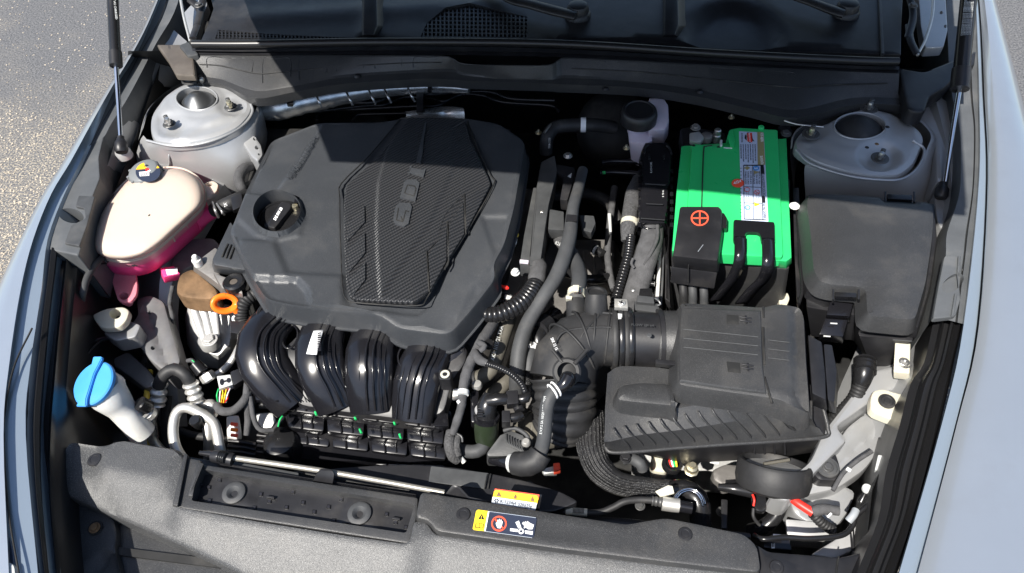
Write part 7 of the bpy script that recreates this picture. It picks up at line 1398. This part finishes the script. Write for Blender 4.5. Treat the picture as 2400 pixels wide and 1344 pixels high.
# ================================================================ warning labels
wl1 = thing('refrigerant_label', 'silver and orange refrigerant label reading R-1234yf behind the front panel', 'label', (1205, 1180, -.07))
def tilt(a, b): return -.040-(b-1150)*.00040
def quadlab(name, pts, mt, dz): flat(name, [pts], lambda a, b: tilt(a, b)+dz, mt, wl1, th=.0003)
prism('backing', [(1156, 1145, -.041), (1270, 1160, -.045), (1262, 1204, -.066), (1148, 1186, -.060)], [(1156, 1148, -.044), (1270, 1163, -.048), (1262, 1207, -.069), (1148, 1189, -.063)], 'gloss_soft', wl1, bev=0)
quadlab('red_edge', [(1160, 1146), (1264, 1160), (1262, 1172), (1158, 1158)], 'brightred', .0006)
quadlab('orange_band', [(1163, 1149), (1258, 1162), (1262, 1168), (1259, 1181), (1155, 1166), (1158, 1152)], 'amber', .0012)
quadlab('white_line', [(1155, 1165), (1259, 1180), (1258, 1183), (1154, 1168)], 'white', .0018)
quadlab('silver_band', [(1154, 1168), (1258, 1183), (1254, 1200), (1151, 1184)], 'grey_label', .0012)
tz = lambda a, b: tilt(a, b)+.0020
text('refrigerant_text', 'R-1234yf', (1172, 1179), (1209, 1185), 8.5, tz, 'ink', wl1, th=.0002); text('amount_text', '520±25g', (1214, 1186), (1246, 1191), 7.5, tz, 'ink', wl1, th=.0002)
flat('snow_mark', ringpolys(1163.5, 1174, 3, 4.4, 8), tz, 'ink', wl1)
flat('snow_mark', [seg(*circ(1163.5, 1174, 4, 1, 4, k*60)[0], *circ(1163.5, 1174, 6, 1, 6, k*60)[0], 1.3) for k in range(6)], tz, 'ink', wl1)
flat('warning_triangle', [[(1169, 1153), (1175, 1165), (1163, 1163)]], tz, 'rust', wl1); flat('flame_mark', [[(1208, 1159), (1211, 1165), (1210, 1170), (1204, 1169), (1205, 1164)]], tz, 'rust', wl1); flat('person_mark', [circ(1248, 1166, 1.8, 8), [(1245, 1168), (1251, 1169), (1252, 1177), (1244, 1175)]], tz, 'rust', wl1)
flat('bar_code', [seg(1209+k*2.4, 1188.6+k*.34, 1208.8+k*2.4, 1193.5+k*.34, 1.3 if k % 3 else 1.9) for k in range(12)], tz, 'ink', wl1)
wl2 = thing('fan_warning_label', 'yellow and navy sticker warning of hands near the fan, on the front panel', 'label', (1180, 1228, -.042))
z2 = -.0412
flat('yellow_part', [[(1119, 1196), (1122, 1195.5), (1146, 1199), (1136, 1245.5), (1112, 1243), (1108, 1240), (1116, 1199)]], z2, 'yellow', wl2)
flat('white_line', [[(1144, 1198.8), (1147, 1199.2), (1138, 1246), (1135, 1245.4)]], z2+.0003, 'white', wl2)
flat('navy_part', [[(1147, 1199.4), (1256, 1214), (1258, 1218), (1251, 1259), (1247, 1261), (1138, 1246)]], z2, 'navy', wl2)
flat('thin_edge', [seg(1147, 1199.4, 1256, 1214, .8), seg(1138, 1246, 1247, 1261, .8)], z2+.0005, 'grey_label', wl2)
z3 = z2+.0006
flat('warning_triangle', [[(1129, 1205), (1135, 1218.5), (1120.5, 1217)]], z3, 'ink', wl2); flat('warning_mark', [seg(1128.6, 1210, 1128.2, 1214, 1.2), seg(1128, 1215.2, 1128, 1216.4, 1.3)], z3+.0005, 'yellow', wl2)
flat('book_mark', [seg(1115, 1228, 1114, 1237, 1.5), seg(1133, 1229, 1132, 1238.5, 1.5), seg(1114, 1237, 1132, 1238.5, 1.5), seg(1115, 1228, 1123, 1226.5, 1), seg(1125, 1227, 1133, 1229, 1), seg(1124, 1227, 1123, 1237, 1), seg(1128, 1230, 1127, 1234, 1.3)], z3, 'ink', wl2)
flat('ban_ring', ringpolys(1169.5, 1228, 14.6, 18.2, 28), z3, 'brightred', wl2); flat('ban_bar', [seg(1159, 1216, 1180, 1240, 3.2)], z3, 'brightred', wl2)
flat('hand_mark', [[(1162, 1228), (1164, 1224), (1165.5, 1230), (1166, 1219), (1168, 1218.4), (1168.6, 1226), (1170, 1217), (1172, 1217), (1172, 1226), (1174, 1218.4), (1175.8, 1219), (1174.6, 1228), (1177, 1222), (1178.4, 1223), (1176, 1233), (1173, 1239), (1166, 1238)]], z3+.0008, 'white', wl2)
flat('fan_blade', [[(1196, 1239), (1214, 1241), (1213, 1247.5), (1195.4, 1245)], [(1230, 1244), (1249, 1246), (1248, 1254), (1231, 1251)], [(1208, 1225), (1216, 1221), (1222, 1238), (1215, 1239)]], z3, 'white', wl2)
flat('fan_hub', ringpolys(1221.5, 1246, 3.4, 6.6, 10), z3+.0003, 'white', wl2)
flat('hand_mark', [[(1224, 1228), (1226, 1224), (1228, 1226.5), (1227.6, 1223), (1231, 1226), (1231, 1222), (1234, 1225), (1236, 1221.6), (1241, 1226), (1251.5, 1231), (1248, 1241), (1238, 1241), (1231, 1236), (1230, 1239), (1227.6, 1238), (1229, 1233)]], z3, 'white', wl2)

# ================================================================ small things in the gaps
tag(prism('slim_bracket', [(1424, 500, -.12), (1432, 500, -.12), (1434, 544, -.12), (1428, 544, -.12)], [(1424, 508, -.14), (1432, 508, -.14), (1434, 552, -.14), (1428, 552, -.14)], 'light_grey'), 'slim pale bracket standing in the dark left of the taped side loom', 'bracket')
k1 = thing('gearbox_plug', 'black plug with a pale ring deep between breather hose and loom', 'plug', (1400, 590, -.18))
tube('plug', [(1392, 584, -.14), (1412, 596, -.14)], 11, 'gloss_soft', k1); tube('ring', [(1394, 586, -.138), (1398, 588, -.138)], 12.5, 'light_grey', k1)
k3 = thing('injector_wires', 'thin wires and clips beside the corner of the engine cover', 'wiring harness', (1180, 690, -.12))
for i in range(4): tube('wire', [(1160+i*7, 690+i*3, -.09), (1180+i*6, 682+i*5, -.08), (1200+i*4, 696+i*4, -.085), (1214, 716+i*3, -.09)], 3.2, ('rubber', 'tape', 'rubber_grey', 'rubber')[i], k3, n=6)
prism('clip', [(1184, 690, -.07), (1200, 694, -.07), (1198, 704, -.07), (1182, 700, -.07)], [(1184, 696, -.085), (1200, 700, -.085), (1198, 711, -.085), (1182, 707, -.085)], 'light_grey', k3)
k4 = thing('rail_harness', 'thin taped harness with clips lying on the inner right rail', 'wiring harness', (1900, 1150, -.12))
tube('harness', [(1952, 1150, -.10), (1976, 1110, -.095), (2010, 1080, -.09), (2044, 1058, -.085)], 5, 'tape', k4); tube('clip', [(1984, 1098, -.09), (1994, 1104, -.09)], 5, 'white_plastic', k4)
k5 = thing('pulley_belt', 'dark ribbed drive belt deep beside the washer filler neck', 'belt', (400, 1010, -.3))
tube('belt', [(392, 930, -.25), (388, 980, -.26), (392, 1040, -.27), (410, 1080, -.28)], 12, 'rubber', k5, flat=.4)
for i, (x, y, z) in enumerate(((226, 800, -.18), (252, 830, -.2), (330, 860, -.24))):
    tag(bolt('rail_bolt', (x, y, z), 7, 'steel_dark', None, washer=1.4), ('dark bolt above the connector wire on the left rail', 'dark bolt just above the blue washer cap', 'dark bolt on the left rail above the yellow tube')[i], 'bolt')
for i, (x, y, z, l) in enumerate(((1500, 1186, -.14, 'dark bolt head left of the silver line joint'), (1690, 1200, -.2, 'dark bolt deep right of the metal clamp ring'), (1240, 1140, -.16, 'dark bolt under the wide rubber sleeve'))):
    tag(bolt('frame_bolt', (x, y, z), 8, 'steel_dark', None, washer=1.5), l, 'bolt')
cf = thing('condenser_frame', 'black crossbar behind the front panel below the air conditioning line', 'crossbar', (1450, 1230, -.16))
prism('bar', [(1180, 1196, -.13), (1480, 1216, -.13), (1760, 1250, -.13), (1760, 1262, -.13), (1480, 1232, -.13), (1180, 1212, -.13)], [(1180, 1206, -.2), (1480, 1228, -.2), (1760, 1262, -.2), (1760, 1280, -.2), (1480, 1250, -.2), (1180, 1228, -.2)], 'plastic', cf, bev=.003)
prism('upright', [(1690, 1170, -.16), (1706, 1172, -.16), (1704, 1240, -.16), (1690, 1238, -.16)], [(1690, 1180, -.3), (1706, 1182, -.3), (1704, 1260, -.3), (1690, 1258, -.3)], 'plastic', cf, bev=.002)

for lab, pts, r, mt in (('dark hose crossing low between the wiring channel and the side loom', [(1300, 460, -.16), (1360, 452, -.15), (1420, 470, -.15), (1450, 520, -.17)], 13, 'rubber'),
                        ('dark cable dropping through the gap left of the side loom', [(1440, 440, -.13), (1430, 520, -.14), (1424, 600, -.15), (1436, 680, -.16)], 8, 'tape'),
                        ('black hose low behind the breather hose', [(1330, 640, -.16), (1380, 656, -.15), (1430, 650, -.16)], 12, 'gloss_soft'),
                        ('dark wiring sleeve along the inner left rail above the washer cap', [(392, 660, -.2), (372, 730, -.22), (352, 800, -.24), (330, 880, -.26)], 7, 'tape'),
                        ('thin black pipe low beside the washer filler neck', [(350, 900, -.26), (360, 960, -.26), (370, 1030, -.27)], 8, 'gloss_soft'),
                        ('black pipe crossing below the silver pipe arch', [(400, 1000, -.24), (450, 1020, -.22), (520, 1030, -.22), (560, 1050, -.24)], 9, 'rubber')):
    tag(tube('dark_hose', pts, r, mt), lab, 'hose')
k6 = thing('shift_bracket', 'dark cast bracket with ribs deep between wiring channel and loom', 'bracket', (1390, 620, -.22))
prism('plate', [(1350, 580, -.19), (1440, 590, -.19), (1440, 660, -.2), (1370, 680, -.2)], [(1350, 600, -.23), (1440, 610, -.23), (1440, 690, -.23), (1370, 700, -.23)], 'alloy_dark', k6, bev=.004)
for i in range(3): tube('rib', [(1366+i*24, 590+i*3, -.186), (1374+i*22, 664-i*3, -.194)], 3.5, 'alloy_dark', k6, n=6)
bolt('bolt', (1412, 640, -.19), 8, 'steel_dark', k6)

# nose of the car below the front panel, out of the picture but there from a step aside
surf('nose_skin', [[Vector((-.86, .42, -.02)), Vector((-.66, .10, -.13)), Vector((-.2, .02, -.15)), Vector((.25, .06, -.13)), Vector((.62, .30, -.0))],
                   [Vector((-.90, .38, -.10)), Vector((-.70, .02, -.22)), Vector((-.2, -.08, -.24)), Vector((.30, -.02, -.22)), Vector((.70, .26, -.10))],
                   [Vector((-.92, .38, -.78)), Vector((-.72, .0, -.80)), Vector((-.2, -.10, -.80)), Vector((.32, -.04, -.80)), Vector((.74, .26, -.78))]], 'paint', bay, m=5, k=3)

sheet('inner_rail', [(318, 700), (352, 690), (384, 706), (404, 780), (424, 850), (396, 880), (352, 846), (318, 800), (296, 770), (322, 740)], -.150, .05, 'rail_grey', bay, bev=.005, cr=.010, grid=.008, rel=[([(340, 720), (368, 790), (390, 850)], -.006, .012, .004)], holes=[circ(358, 816, 5), circ(348, 730, 4)], hdepth=.01)
sheet('inner_rail_step', [(250, 846), (300, 822), (348, 866), (372, 900), (340, 912), (300, 880)], -.185, .04, 'rail_grey', bay, bev=.005, cr=.008)
sheet('tower_foot', [(420, 560), (500, 556), (520, 580), (486, 602), (452, 622), (416, 640), (398, 620)], -.135, .04, 'rail_grey', bay, bev=.006, cr=.010)
